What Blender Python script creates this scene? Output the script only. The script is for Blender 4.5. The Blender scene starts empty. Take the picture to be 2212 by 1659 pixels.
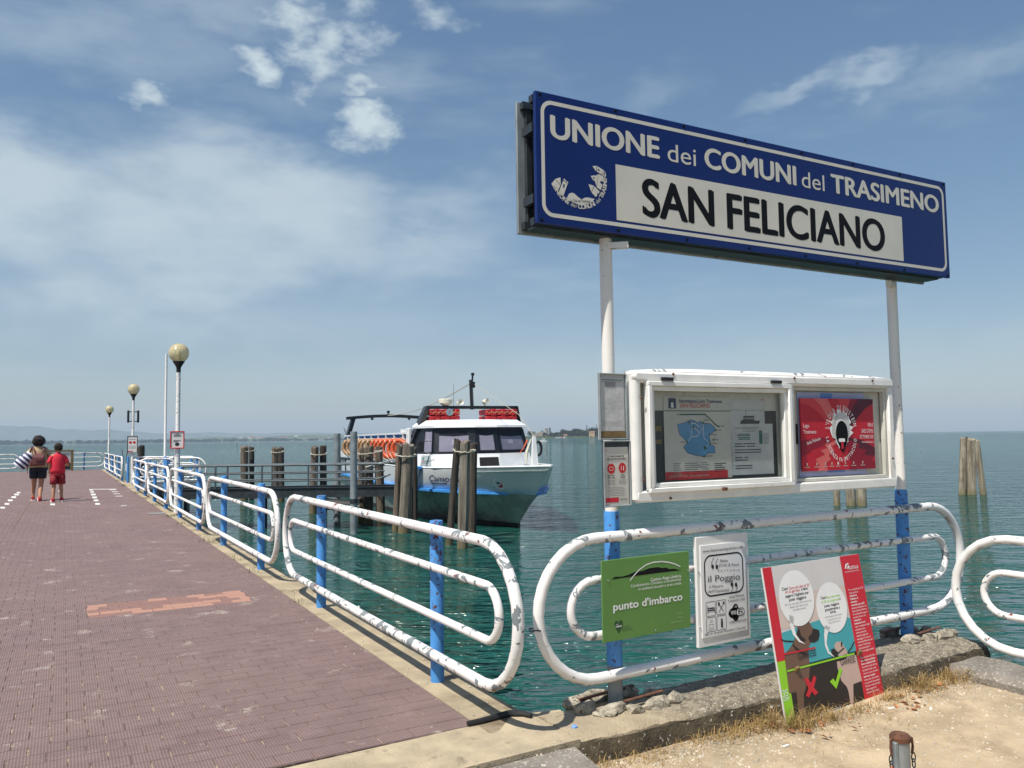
import bpy, bmesh, math, random
from mathutils import Vector, Matrix
random.seed(7)
S = bpy.context.scene
COL = S.collection
R = math.radians

# ------------------------------------------------------------------ camera
F, H = 1720.0, 1.5                      # focal length in px of a 2212 px wide picture, eye height over the pier deck
ROLL, PITCH = math.atan(-25.3 / 1820.0), R(3.83)
cr, sr, cp, sp = math.cos(ROLL), math.sin(ROLL), math.cos(PITCH), math.sin(PITCH)
UP0, FW0, X0 = Vector((0, -sp, cp)), Vector((0, cp, sp)), Vector((1, 0, 0))
cam = bpy.data.cameras.new('camera'); cam.sensor_width = 36; cam.lens = F / 2212 * 36
cam.clip_start = 0.05; cam.clip_end = 30000
camo = bpy.data.objects.new('camera', cam); COL.objects.link(camo); S.camera = camo
rt, up = X0 * cr + UP0 * sr, X0 * -sr + UP0 * cr
m3 = Matrix((rt, up, -FW0)).transposed()
camo.matrix_world = Matrix.Translation((0, 0, H)) @ m3.to_4x4()

# ------------------------------------------------------------------ sun, sky, exposure
SUN_AZ, SUN_EL = R(47), R(60)           # direction of the shadows from +X, height of the sun
TOSUN = Vector((-math.cos(SUN_AZ) * math.cos(SUN_EL), -math.sin(SUN_AZ) * math.cos(SUN_EL), math.sin(SUN_EL)))
sl = bpy.data.lights.new('sun', 'SUN'); sl.energy = 5.0; sl.angle = R(0.53); sl.color = (1, .955, .88)
slo = bpy.data.objects.new('sun', sl); COL.objects.link(slo)
slo.rotation_euler = TOSUN.to_track_quat('Z', 'Y').to_euler()
S.view_settings.view_transform = 'Standard'; S.view_settings.look = 'None'
S.view_settings.exposure = 0.22; S.view_settings.gamma = 1; S.view_settings.use_curve_mapping = False
S.render.engine = 'CYCLES'
W = bpy.data.worlds.new('World'); S.world = W; W.use_nodes = True


# node building: N wraps a socket, arithmetic makes Math nodes
class N:
    def __init__(s, t, o): s.t, s.o = t, o
    def _m(s, op, b=None, c=None):
        n = s.t.nodes.new('ShaderNodeMath'); n.operation = op
        for i, v in enumerate((s, b, c)):
            if v is None: continue
            if isinstance(v, N): s.t.links.new(v.o, n.inputs[i])
            else: n.inputs[i].default_value = v
        return N(s.t, n.outputs[0])
    def __add__(s, b): return s._m('ADD', b)
    def __sub__(s, b): return s._m('SUBTRACT', b)
    def __mul__(s, b): return s._m('MULTIPLY', b)
    def __truediv__(s, b): return s._m('DIVIDE', b)
    def rsub(s, a): return (s * -1) + a
    def max(s, b): return s._m('MAXIMUM', b)
    def min(s, b): return s._m('MINIMUM', b)
    def pow(s, b): return s._m('POWER', b)
    def step(s, a, b):
        n = s.t.nodes.new('ShaderNodeMapRange'); n.interpolation_type = 'SMOOTHSTEP'
        s.t.links.new(s.o, n.inputs[0]); n.inputs[1].default_value = a; n.inputs[2].default_value = b
        return N(s.t, n.outputs[0])
    def lin(s, a, b, c=0., d=1.):
        n = s.t.nodes.new('ShaderNodeMapRange'); s.t.links.new(s.o, n.inputs[0])
        for i, v in enumerate((a, b, c, d)): n.inputs[i + 1].default_value = v
        return N(s.t, n.outputs[0])


def new(t, kind, **ins):
    n = t.nodes.new(kind)
    for k, v in ins.items():
        key = int(k[1:]) if k[0] == 'i' and k[1:].isdigit() else k.replace('_', ' ')
        if isinstance(v, N): t.links.new(v.o, n.inputs[key])
        else: n.inputs[key].default_value = v
    return n


def out(t, n, i=0): return N(t, n.outputs[i])


def noise(t, vec, scale, detail=3., rough=.55, col=False, dist=0.):
    n = new(t, 'ShaderNodeTexNoise', Vector=vec, Scale=scale, Detail=detail, Roughness=rough, Distortion=dist)
    return out(t, n, 1 if col else 0)


def mapping(t, vec, scale=(1, 1, 1), loc=(0, 0, 0), rot=(0, 0, 0), kind='POINT'):
    n = t.nodes.new('ShaderNodeMapping'); n.vector_type = kind
    t.links.new(vec.o, n.inputs[0])
    n.inputs[1].default_value = loc; n.inputs[2].default_value = rot; n.inputs[3].default_value = scale
    return out(t, n)


def mix(t, f, a, b):
    n = t.nodes.new('ShaderNodeMix'); n.data_type = 'RGBA'
    for s_, v in ((n.inputs[0], f), (n.inputs[6], a), (n.inputs[7], b)):
        if isinstance(v, N): t.links.new(v.o, s_)
        elif isinstance(v, (int, float)): s_.default_value = v
        else: s_.default_value = (v[0], v[1], v[2], 1)
    return out(t, n, 2)


def vmath(t, op, a, b=None):
    n = t.nodes.new('ShaderNodeVectorMath'); n.operation = op
    t.links.new(a.o, n.inputs[0])
    if isinstance(b, N): t.links.new(b.o, n.inputs[1])
    elif b is not None: n.inputs[1].default_value = b
    return out(t, n, 1 if op in ('LENGTH', 'DOT_PRODUCT') else 0)


# photo pixel -> direction / point
def ray(u, v):
    x, y = u - 1106, v - 829.5
    x, y = x * cr + y * sr, -x * sr + y * cr
    return X0 * x + FW0 * F - UP0 * y


def onz(u, v, z=0.):
    r = ray(u, v); k = (z - H) / r.z
    return Vector((0, 0, H)) + r * k


def onplane(u, v, p, n):
    r = ray(u, v); o = Vector((0, 0, H))
    return o + r * ((Vector(p) - o).dot(n) / r.dot(n))


def atY(u, v, y):
    r = ray(u, v); return Vector((0, 0, H)) + r * (y / r.y)


def build_world():
    t = W.node_tree; t.nodes.clear()
    sky = t.nodes.new('ShaderNodeTexSky'); sky.sky_type = 'NISHITA'; sky.sun_disc = False
    sky.sun_elevation = SUN_EL; sky.sun_rotation = math.atan2(TOSUN.x, TOSUN.y)
    sky.altitude = 260; sky.air_density = 1.0; sky.dust_density = 1.0; sky.ozone_density = 1.5
    g = out(t, t.nodes.new('ShaderNodeTexCoord'), 0)
    d = vmath(t, 'NORMALIZE', g)
    sep = new(t, 'ShaderNodeSeparateXYZ', Vector=d)
    x, y, z = out(t, sep, 0), out(t, sep, 1), out(t, sep, 2)
    az = x._m('ARCTAN2', y); el = z._m('ARCSINE')
    ae = out(t, new(t, 'ShaderNodeCombineXYZ', X=az, Y=el))
    st = mapping(t, d, (1, 1, 2.2))
    wob = vmath(t, 'SCALE', vmath(t, 'SUBTRACT', noise(t, st, 14, 3, .6, col=True), (.5, .5, .5))); wob.o.node.inputs[3].default_value = .085
    fine = noise(t, mapping(t, d, (1, 1, 1.5)), 26, 5, .62)
    p = vmath(t, 'ADD', ae, wob)
    soft = noise(t, mapping(t, d, (1, 1, 3)), 5, 4, .55)
    tot = None
    # (centre px, half sizes px, tilt, opacity, edge softness, noise weight, soft noise)
    blobs = [((322, 188), (60, 32), -20, .85, .35, .9, 0), ((560, 140), (75, 38), -22, 1, .35, .9, 0), ((636, 46), (72, 66), 0, .95, .4, .9, 0),
             ((700, 118), (66, 60), 20, .9, .4, 1.0, 0), ((785, 92), (75, 48), 0, .9, .45, 1.0, 0), ((800, 172), (66, 26), 5, .9, .4, .9, 0),
             ((668, 205), (46, 42), 0, .75, .45, 1.0, 0), ((788, 262), (80, 64), -20, 1, .35, .9, 0), ((770, 14), (70, 34), 0, .7, .5, 1.0, 0),
             ((925, 22), (90, 32), -18, .75, .5, 1.0, 0), ((330, 520), (760, 230), 3, .8, .65, .7, 1), ((20, 430), (260, 180), -14, .8, .55, .6, 1),
             ((600, 440), (380, 170), -8, .78, .6, .6, 1), ((880, 520), (240, 70), 10, .55, .8, .7, 1), ((660, 380), (200, 80), -34, .4, .8, .8, 1),
             ((1740, 192), (150, 30), 8, .42, .7, .7, 1), ((1870, 165), (120, 36), 14, .5, .7, .7, 1), ((2090, 140), (230, 55), 8, .32, .9, .6, 1),
             ((120, 70), (420, 110), 4, .42, .9, .7, 1), ((480, 20), (420, 70), 3, .38, .9, .8, 1), ((340, 280), (300, 60), 5, .22, .9, .8, 1),
             ((1400, 215), (120, 45), 25, .18, .9, .8, 1), ((1230, 640), (260, 40), 2, .16, .9, .8, 1), ((460, 690), (800, 130), 2, .5, .9, .7, 1), ((1300, 800), (1500, 90), 1, .3, .9, .7, 1)]
    for c, hs, tilt, op, edge, k, kind in blobs:
        r = ray(*c).normalized(); a0, e0 = math.atan2(r.x, r.y), math.asin(r.z)
        q = mapping(t, p if kind == 0 else vmath(t, 'ADD', ae, wob), (hs[0] / F, hs[1] / F, 1), (a0, e0, 0), (0, 0, R(tilt)), 'TEXTURE')
        ln = vmath(t, 'LENGTH', q)
        nn = fine if kind == 0 else soft
        m = ((nn - .5) * (k * 2.2) + ln.rsub(1)).step(-.15, edge * (3.0 if kind == 0 else 1.5)) * op
        tot = m if tot is None else tot.max(m)
    # thin wisps everywhere, also outside the frame
    wisp = (noise(t, mapping(t, d, (1, 1, 4), (3.1, 1.7, .2)), 3.2, 4, .6)).step(.5, .85) * .38
    tot = tot.max(wisp)
    skyc = out(t, sky)
    gm = new(t, 'ShaderNodeGamma', Color=skyc, Gamma=.66)
    bw = new(t, 'ShaderNodeHueSaturation', Color=out(t, gm), Saturation=SKY_SAT, Value=SKY_VAL)
    cl = mix(t, tot, out(t, bw), CLOUD)
    bg = new(t, 'ShaderNodeBackground', Color=cl, Strength=SKY_STR)
    o = t.nodes.new('ShaderNodeOutputWorld'); t.links.new(bg.outputs[0], o.inputs[0])


SKY_STR, SKY_SAT, SKY_VAL, CLOUD = .14, 1.38, 1.12, (3.75, 4.4, 4.7)
build_world()
W.cycles.sampling_method = 'MANUAL'; W.cycles.sample_map_resolution = 256

# ------------------------------------------------------------------ frames of the place
def V(*a): return Vector(a)
SA = R(29.4)
A1 = onz(945, 1470)
PD, PR = V(-math.sin(SA), math.cos(SA), 0), V(math.cos(SA), math.sin(SA), 0)
def pier(s, t, z=0.): return V(A1.x, A1.y, 0) + PD * s + PR * t + V(0, 0, z)
SD = R(30.84)
SL = onz(1330, 1522)
SU, SN = V(math.cos(SD), math.sin(SD), 0), V(math.sin(SD), -math.cos(SD), 0)
def sgn(u, off, z=0.): return V(SL.x, SL.y, 0) + SU * u + SN * off + V(0, 0, z)
WZ, GZ, HAZE = -1.1, -.135, 1.25e-4     # lake level, level of the sandy ground, density of the summer haze


# ------------------------------------------------------------------ mesh builder
class MB:
    def __init__(s): s.v, s.f = [], []
    def add(s, vs, fs):
        o = len(s.v); s.v += [tuple(x) for x in vs]; s.f += [tuple(i + o for i in f) for f in fs]; return s
    def box(s, c, d, rot=None, bev=0.):
        hx, hy, hz = d[0] / 2, d[1] / 2, d[2] / 2
        if bev:
            b = min(bev, hx * .9, hy * .9, hz * .9); vs = []; fs = []
            for sx in (-1, 1):
                for sy in (-1, 1):
                    for sz in (-1, 1):
                        vs += [V(sx * (hx - b), sy * (hy - b), sz * hz), V(sx * (hx - b), sy * hy, sz * (hz - b)), V(sx * hx, sy * (hy - b), sz * (hz - b))]
            bm = bmesh.new()
            for p_ in vs: bm.verts.new(p_)
            bmesh.ops.convex_hull(bm, input=bm.verts); bm.verts.index_update()
            vs = [x.co.copy() for x in bm.verts]; fs = [[x.index for x in f.verts] for f in bm.faces]; bm.free()
        else:
            vs = [V(x * hx, y * hy, z * hz) for x in (-1, 1) for y in (-1, 1) for z in (-1, 1)]
            fs = [(0, 1, 3, 2), (4, 6, 7, 5), (0, 4, 5, 1), (2, 3, 7, 6), (0, 2, 6, 4), (1, 5, 7, 3)]
        if rot is not None: vs = [rot @ p_ for p_ in vs]
        return s.add([p_ + Vector(c) for p_ in vs], fs)
    def bar(s, a, b, w, h, upv=(0, 0, 1)):
        a, b = Vector(a), Vector(b); d = (b - a).normalized(); u_ = Vector(upv)
        x = d.cross(u_)
        if x.length < 1e-4: x = d.cross(V(1, 0, 0))
        x.normalize(); y = x.cross(d).normalized()
        vs = [p_ + x * (i * w / 2) + y * (j * h / 2) for p_ in (a, b) for i, j in ((-1, -1), (1, -1), (1, 1), (-1, 1))]
        return s.add(vs, [(0, 1, 2, 3), (7, 6, 5, 4), (0, 4, 5, 1), (1, 5, 6, 2), (2, 6, 7, 3), (3, 7, 4, 0)])
    def tube(s, path, r, n=10, closed=False, cap=True):
        P = [Vector(p_) for p_ in path]; L = len(P); rs = r if isinstance(r, (list, tuple)) else [r] * L
        ref = None; rings = []
        for i in range(L):
            a = P[i - 1] if (i or closed) else P[0]; b = P[(i + 1) % L] if (i < L - 1 or closed) else P[-1]
            d = (b - a).normalized()
            if ref is None:
                ref = V(0, 0, 1) if abs(d.z) < .9 else V(1, 0, 0)
            x = d.cross(ref)
            if x.length < 1e-5: x = d.orthogonal()
            x.normalize(); y = x.cross(d).normalized(); ref = y
            rings.append([P[i] + (x * math.cos(2 * math.pi * k / n) + y * math.sin(2 * math.pi * k / n)) * rs[i] for k in range(n)])
        vs = [p_ for rg in rings for p_ in rg]; fs = []
        for i in range(L if closed else L - 1):
            j = (i + 1) % L
            for k in range(n): fs.append((i * n + k, i * n + (k + 1) % n, j * n + (k + 1) % n, j * n + k))
        if cap and not closed: fs += [tuple(range(n))[::-1], tuple((L - 1) * n + k for k in range(n))]
        return s.add(vs, fs)
    def loft(s, rings, cap=True, closed=True):
        n = len(rings[0]); vs = [p_ for rg in rings for p_ in rg]; fs = []
        for i in range(len(rings) - 1):
            for k in range(n if closed else n - 1): fs.append((i * n + k, i * n + (k + 1) % n, (i + 1) * n + (k + 1) % n, (i + 1) * n + k))
        if cap: fs += [tuple(range(n))[::-1], tuple((len(rings) - 1) * n + k for k in range(n))]
        return s.add(vs, fs)
    def lathe(s, prof, n=20, c=(0, 0, 0)):
        return s.loft([[V(r * math.cos(2 * math.pi * k / n), r * math.sin(2 * math.pi * k / n), z) + Vector(c) for k in range(n)] for r, z in prof])
    def prism(s, poly, z0, z1):
        n = len(poly)
        vs = [V(p_[0], p_[1], z0) for p_ in poly] + [V(p_[0], p_[1], z1) for p_ in poly]
        fs = [tuple(range(n))[::-1], tuple(range(n, 2 * n))] + [(i, (i + 1) % n, n + (i + 1) % n, n + i) for i in range(n)]
        return s.add(vs, fs)
    def extr(s, poly3, d):
        n = len(poly3); d = Vector(d)
        vs = [Vector(p_) for p_ in poly3] + [Vector(p_) + d for p_ in poly3]
        return s.add(vs, [tuple(range(n))[::-1], tuple(range(n, 2 * n))] + [(i, (i + 1) % n, n + (i + 1) % n, n + i) for i in range(n)])
    def ball(s, c, r, seg=12, rng=8, jit=0.):
        c = Vector(c); rr = r if isinstance(r, (tuple, list)) else (r, r, r); rings = []
        for i in range(rng + 1):
            th = math.pi * i / rng; rings.append([c + V(rr[0] * math.sin(th) * math.cos(2 * math.pi * k / seg), rr[1] * math.sin(th) * math.sin(2 * math.pi * k / seg), -rr[2] * math.cos(th)) * (1 + random.uniform(-jit, jit)) for k in range(seg)])
        return s.loft(rings, cap=False)
    def mesh(s, name, mat, smooth=False, fix=True):
        me = bpy.data.meshes.new(name); me.from_pydata(s.v, [], s.f)
        if fix:
            bm = bmesh.new(); bm.from_mesh(me); bmesh.ops.remove_doubles(bm, verts=bm.verts, dist=1e-6); bmesh.ops.recalc_face_normals(bm, faces=bm.faces); bm.to_mesh(me); bm.free()
        if smooth:
            me.polygons.foreach_set('use_smooth', [True] * len(me.polygons))
            if smooth != 2: me.set_sharp_from_angle(angle=R(38))
        if mat: me.materials.append(mat)
        me.update(); return me
    def build(s, name, mat, parent=None, smooth=False, loc=None, rz=None, fix=True):
        return put(name, s.mesh(name, mat, smooth, fix), parent, loc, rz)


def put(name, me, parent=None, loc=None, rz=None):
    o = bpy.data.objects.new(name, me); COL.objects.link(o)
    if parent: o.parent = parent
    if loc is not None: o.location = loc
    if rz is not None: o.rotation_euler = (0, 0, rz)
    return o


def tag(o, label=None, cat=None, group=None, kind=None):
    if label: o['label'] = label
    if cat: o['category'] = cat
    if group: o['group'] = group
    if kind: o['kind'] = kind
    return o


def thing(name, label, cat, loc=(0, 0, 0), rz=0., group=None):
    o = bpy.data.objects.new(name, None); COL.objects.link(o); o.empty_display_size = .1
    o.location = loc; o.rotation_euler = (0, 0, rz)
    return tag(o, label, cat, group)


def copy_tree(o, parent=None):
    c = o.copy(); COL.objects.link(c); c.parent = parent
    for ch in list(o.children): copy_tree(ch, c)
    return c


# ------------------------------------------------------------------ materials
M = {}
def mat(name, col, rough=.6, metal=0., var=.12, scale=6., bump=0., bscale=40., spec=.5, coat=0., col2=None, thr=None, trans=0., emit=None, stretch=(1, 1, 1)):
    m = bpy.data.materials.new(name); m.use_nodes = True; t = m.node_tree
    b = t.nodes['Principled BSDF']; M[name] = m
    tc = mapping(t, out(t, t.nodes.new('ShaderNodeTexCoord'), 3), stretch)
    n = noise(t, tc, scale, 5, .6)
    dk = tuple(c * (1 - var) for c in col); lt = tuple(min(1, c * (1 + var)) for c in col)
    c = mix(t, n.step(.3, .7), dk, lt)
    if col2:
        n2 = noise(t, mapping(t, tc, (1, 1, 1), (7, 3, 5)), thr[2] if len(thr) > 2 else scale * 2, 6, .62)
        c = mix(t, n2.step(thr[0], thr[1]), c, col2)
    t.links.new(c.o, b.inputs['Base Color'])
    rg = n.lin(.3, .7, max(0, rough - .08), min(1, rough + .08)); t.links.new(rg.o, b.inputs['Roughness'])
    b.inputs['Metallic'].default_value = metal; b.inputs['Specular IOR Level'].default_value = spec
    b.inputs['Coat Weight'].default_value = coat
    if bump:
        bn = new(t, 'ShaderNodeBump', Height=noise(t, tc, bscale, 4, .6), Strength=min(1, bump), Distance=.01)
        t.links.new(bn.outputs[0], b.inputs['Normal'])
    return m


def flaked(name, paint, chips, dens, rough=.4, scale=22., grime=.35):
    """old gloss paint with grey primer and rust showing where it has flaked off"""
    m = bpy.data.materials.new(name); m.use_nodes = True; t = m.node_tree; b = t.nodes['Principled BSDF']; M[name] = m
    tcn = t.nodes.new('ShaderNodeTexCoord'); oi = t.nodes.new('ShaderNodeObjectInfo')
    tc = out(t, tcn, 3)
    sh = new(t, 'ShaderNodeVectorMath', i0=tc); sh.operation = 'ADD'
    cx = out(t, new(t, 'ShaderNodeCombineXYZ', X=out(t, oi, 5) * 37, Y=out(t, oi, 5) * 19)); t.links.new(cx.o, sh.inputs[1])
    tc = out(t, sh)
    big = noise(t, tc, 1.7, 3, .5)
    n1 = noise(t, tc, scale, 5, .55, dist=.6) + (big - .5) * .45
    n2 = noise(t, mapping(t, tc, (1, 1, 1), (3, 9, 4)), scale * 1.5, 5, .6, dist=.4) + (big - .5) * .3
    n3 = noise(t, mapping(t, tc, (1, 1, 1), (13, 2, 8)), scale * 4, 3, .6)
    grm = noise(t, mapping(t, tc, (1, 1, .25), (1, 2, 3)), 9, 4, .6)
    base = mix(t, grm.step(.45, .8) * grime, paint, tuple(c * .72 + .02 * k for c, k in zip(paint, (3, 2, 0))))
    m1 = n1.step(1 - dens[0], 1 - dens[0] + .012); m2 = n2.step(1 - dens[1], 1 - dens[1] + .012)
    m3_ = n3.step(.70, .72)
    c = mix(t, m1, base, chips[0]); c = mix(t, m2, c, chips[1]); c = mix(t, m3_, c, chips[2] if len(chips) > 2 else chips[1])
    # rust streaking on undersides where water hangs: by the surface's own downward side
    gm = t.nodes.new('ShaderNodeNewGeometry')
    nz = out(t, new(t, 'ShaderNodeSeparateXYZ', Vector=out(t, gm, 1)), 2)
    rust = ((nz * -1).step(.35, .9)) * (noise(t, mapping(t, tc, (1, 1, 1), (5, 5, 1)), 14, 5, .65).step(.42, .62)) * .75
    c = mix(t, rust, c, (.16, .075, .035))
    t.links.new(c.o, b.inputs['Base Color'])
    chip = m1.max(m2)
    t.links.new(chip.lin(0, 1, rough, .8).o, b.inputs['Roughness'])
    hgt = (chip * -1) + noise(t, tc, 60, 3, .5) * .18
    bn = new(t, 'ShaderNodeBump', Height=hgt, Strength=.55, Distance=.004); t.links.new(bn.outputs[0], b.inputs['Normal'])
    return m


flaked('white_paint', (.80, .775, .74), ((.19, .215, .225), (.17, .035, .026), (.22, .2, .18)), (.40, .34), scale=13.)
flaked('white_paint_worn', (.80, .775, .74), ((.19, .215, .225), (.17, .035, .026), (.22, .2, .18)), (.43, .345), scale=12.)
flaked('white_post', (.80, .77, .71), ((.26, .2, .15), (.24, .1, .05), (.3, .22, .16)), (.29, .315), grime=.5)
flaked('lamp_post_paint', (.74, .73, .70), ((.13, .14, .14), (.17, .15, .13), (.2, .2, .2)), (.37, .30), grime=.5)
flaked('blue_paint', (.065, .26, .60), ((.10, .15, .24), (.10, .022, .018), (.05, .07, .12)), (.33, .395), rough=.45)
mat('white_enamel', (.78, .77, .73), .35, var=.06, col2=(.35, .29, .21), thr=(.66, .72, 30))
mat('case_back', (.55, .54, .48), .7, var=.12, scale=5, col2=(.25, .2, .14), thr=(.64, .72, 14))
mat('steel', (.30, .32, .33), .5, .6, var=.15, scale=9)
mat('galvanised', (.27, .305, .315), .55, .35, var=.22, scale=5, col2=(.16, .15, .13), thr=(.6, .75, 7))
mat('dark_steel', (.045, .055, .062), .45, .4, var=.2, scale=7, col2=(.09, .075, .06), thr=(.62, .75, 12))
mat('rail_grey', (.085, .105, .115), .45, .3, var=.2, scale=8)
mat('black_rubber', (.012, .012, .013), .6, var=.2)
mat('black_paint', (.012, .013, .016), .4, var=.15)
mat('rust_iron', (.13, .055, .03), .85, .1, var=.35, scale=25, bump=.4, bscale=90)
mat('orange_rust', (.45, .10, .03), .7, 0, var=.25, scale=30)
mat('concrete', (.40, .325, .215), .9, var=.22, scale=3.5, bump=.5, bscale=70, col2=(.13, .10, .065), thr=(.56, .74, 5))
mat('concrete_edge', (.39, .315, .205), .9, var=.2, scale=3, bump=.5, bscale=70, col2=(.16, .12, .07), thr=(.5, .72, 2.2))
mat('slab_concrete', (.21, .185, .155), .95, var=.2, scale=6, bump=.8, bscale=55, col2=(.42, .39, .33), thr=(.57, .62, 60))
mat('kerb_stone', (.24, .20, .14), .95, var=.4, scale=9, bump=.9, bscale=60, col2=(.46, .42, .34), thr=(.615, .65, 75))
mat('kerb_front', (.075, .057, .033), .95, var=.5, scale=6, bump=.9, bscale=60, col2=(.44, .42, .36), thr=(.615, .64, 42))  # brown lichened face, with its shade against the top put into the colour
mat('rubble', (.33, .29, .22), .95, var=.45, scale=30, bump=1, bscale=60, col2=(.09, .075, .06), thr=(.56, .64, 26))
mat('sand', (.43, .335, .215), .95, var=.22, scale=2.6, bump=.7, bscale=60, col2=(.32, .245, .155), thr=(.45, .7, 3.5))
mat('pebble', (.48, .42, .33), .85, var=.4, scale=12)
mat('dry_grass', (.34, .225, .085), .9, var=.35, scale=9)
mat('green_grass', (.10, .13, .03), .85, var=.35, scale=9)
mat('dead_leaf', (.33, .14, .055), .8, var=.35, scale=14)
mat('mortar', (.36, .27, .185), .95, var=.2, scale=14, bump=.3, bscale=120, col2=(.14, .09, .078), thr=(.40, .50, 9))
mat('wood_pile', (.155, .115, .075), .92, var=.55, scale=9, bump=1, bscale=18, col2=(.055, .045, .036), thr=(.5, .66, 11), stretch=(1, 1, .10))
mat('wood_pile_grey', (.235, .205, .165), .92, var=.5, scale=10, bump=1, bscale=18, col2=(.07, .06, .05), thr=(.54, .68, 11), stretch=(1, 1, .10))
mat('wood_wet', (.115, .105, .05), .7, var=.4, scale=10, bump=.8, bscale=18, stretch=(1, 1, .2))
mat('rope', (.42, .38, .30), .95, var=.3, scale=60, bump=.6, bscale=120)
mat('boat_white', (.80, .80, .79), .22, var=.04, scale=2, coat=.4, col2=(.6, .58, .53), thr=(.7, .85, 3))
mat('boat_hull', (.66, .69, .69), .16, var=.05, scale=2, coat=.6)
mat('boat_lower', (.33, .36, .32), .28, .35, var=.25, scale=2)
mat('boat_boot', (.022, .02, .018), .6, var=.3, scale=4)
mat('boat_blue', (.05, .25, .62), .4, var=.15, scale=6, col2=(.5, .55, .6), thr=(.70, .74, 18))
mat('boat_black', (.010, .012, .017), .35, var=.2, scale=3)
mat('deck_red', (.36, .06, .035), .7, var=.2)
mat('awning_blue', (.02, .15, .42), .7, var=.2, scale=5)
mat('blind_grey', (.46, .44, .47), .8, var=.08, scale=3)
mat('dark_inside', (.012, .012, .013), .9, var=.1)
mat('raft_red', (.40, .012, .02), .5, var=.2, scale=6)
mat('buoy_orange', (.62, .10, .028), .5, var=.18, scale=9)
mat('buoy_faded', (.36, .20, .09), .6, var=.3, scale=9)
mat('cream_plastic', (.72, .68, .55), .4, var=.05)
mat('chrome', (.6, .6, .6), .15, 1, var=.05)
mat('sign_blue', (.0035, .018, .125), .32, var=.05, scale=2, spec=.35, col2=(.02, .05, .2), thr=(.68, .8, 40))
mat('sign_white', (.62, .59, .51), .45, var=.05, scale=3, col2=(.35, .28, .18), thr=(.76, .8, 30))
mat('sign_black', (.005, .005, .006), .6, var=.1, spec=.2)
mat('paper', (.55, .53, .475), .75, var=.07, scale=6, bump=.5, bscale=7)
mat('paper_white', (.72, .71, .68), .7, var=.05, scale=6, bump=.3, bscale=9)
mat('paper_grey', (.50, .50, .49), .7, var=.1, scale=7, bump=.5, bscale=9)
mat('ink_dark', (.02, .022, .03), .6, var=.1)
mat('ink_navy', (.012, .014, .08), .6, var=.1)
mat('ink_red', (.52, .012, .018), .55, var=.06)
mat('ink_teal', (.025, .12, .095), .6, var=.1)
mat('ink_green', (.012, .11, .03), .6, var=.1)
mat('ink_grey', (.22, .22, .22), .6, var=.1)
mat('map_blue', (.085, .265, .475), .6, var=.14, scale=7)
mat('poster_red', (.50, .012, .028), .45, var=.05)
mat('poster_pink', (.66, .13, .12), .45, var=.05)
mat('poster_rose', (.60, .045, .055), .45, var=.05)
mat('poster_dark', (.26, .004, .022), .45, var=.05)
mat('poster_maroon', (.09, .004, .018), .45, var=.05)
mat('poster_lilac', (.40, .43, .64), .6, var=.07, scale=5)
mat('poster_blue', (.12, .25, .58), .6, var=.06)
mat('print_white', (.80, .79, .77), .5, var=.03)
mat('board_green', (.105, .245, .052), .5, var=.04, scale=3, coat=.1)
mat('board_green_text', (.30, .45, .22), .5, var=.03)
mat('heart_green', (.012, .07, .018), .5, var=.05)
mat('board_white', (.74, .73, .70), .4, var=.03)
mat('dog_grey', (.60, .575, .56), .5, var=.03)
mat('dog_sky', (.62, .50, .44), .5, var=.03)
mat('dog_teal', (.055, .36, .40), .5, var=.08, scale=2)
mat('dog_brown', (.155, .085, .055), .5, var=.04)
mat('dog_beige', (.52, .37, .31), .5, var=.04)
mat('dog_black', (.018, .012, .010), .5, var=.05)
mat('dog_red', (.56, .014, .03), .5, var=.04)
mat('dog_lime', (.27, .60, .02), .5, var=.04)
mat('perspex', (.55, .58, .58), .4, var=.1, scale=4)
mat('skin', (.42, .21, .125), .6, var=.08)
mat('hair_dark', (.014, .008, .006), .85, var=.4, scale=25, bump=.8, bscale=60)
mat('cloth_tan', (.46, .33, .20), .9, var=.1, scale=12, bump=.3)
mat('cloth_navy', (.012, .016, .03), .9, var=.2)
mat('cloth_red', (.60, .018, .045), .85, var=.1, scale=8, bump=.3)
mat('cloth_dark_red', (.23, .008, .018), .8, var=.12, scale=8)
mat('leather', (.15, .045, .045), .6, var=.2, scale=14)
mat('bag_white', (.66, .68, .74), .85, var=.06)
mat('shoe_red', (.40, .02, .02), .7, var=.1)
mat('tree_green', (.032, .055, .02), .9, var=.45, scale=.25, spec=.1)
mat('tree_dark', (.017, .032, .014), .9, var=.4, scale=.3, spec=.1)
mat('reed_green', (.10, .14, .05), .9, var=.3, scale=.2)
mat('hill_green', (.075, .10, .05), .95, var=.4, scale=.012)
mat('plaster', (.60, .42, .22), .85, var=.08, scale=1)
mat('stone_wall', (.36, .30, .23), .9, var=.2, scale=2)
mat('roof_tile', (.33, .16, .09), .9, var=.2, scale=2)
mat('bark', (.08, .06, .045), .9, var=.3)
mat('grey_plate', (.33, .38, .36), .5, var=.08, scale=4)
mat('timber_brown', (.17, .115, .045), .8, var=.25, scale=8)
mat('drain_metal', (.30, .31, .29), .6, .3, var=.15)
mat('cap_blue', (.16, .33, .80), .4, var=.05)


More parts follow.
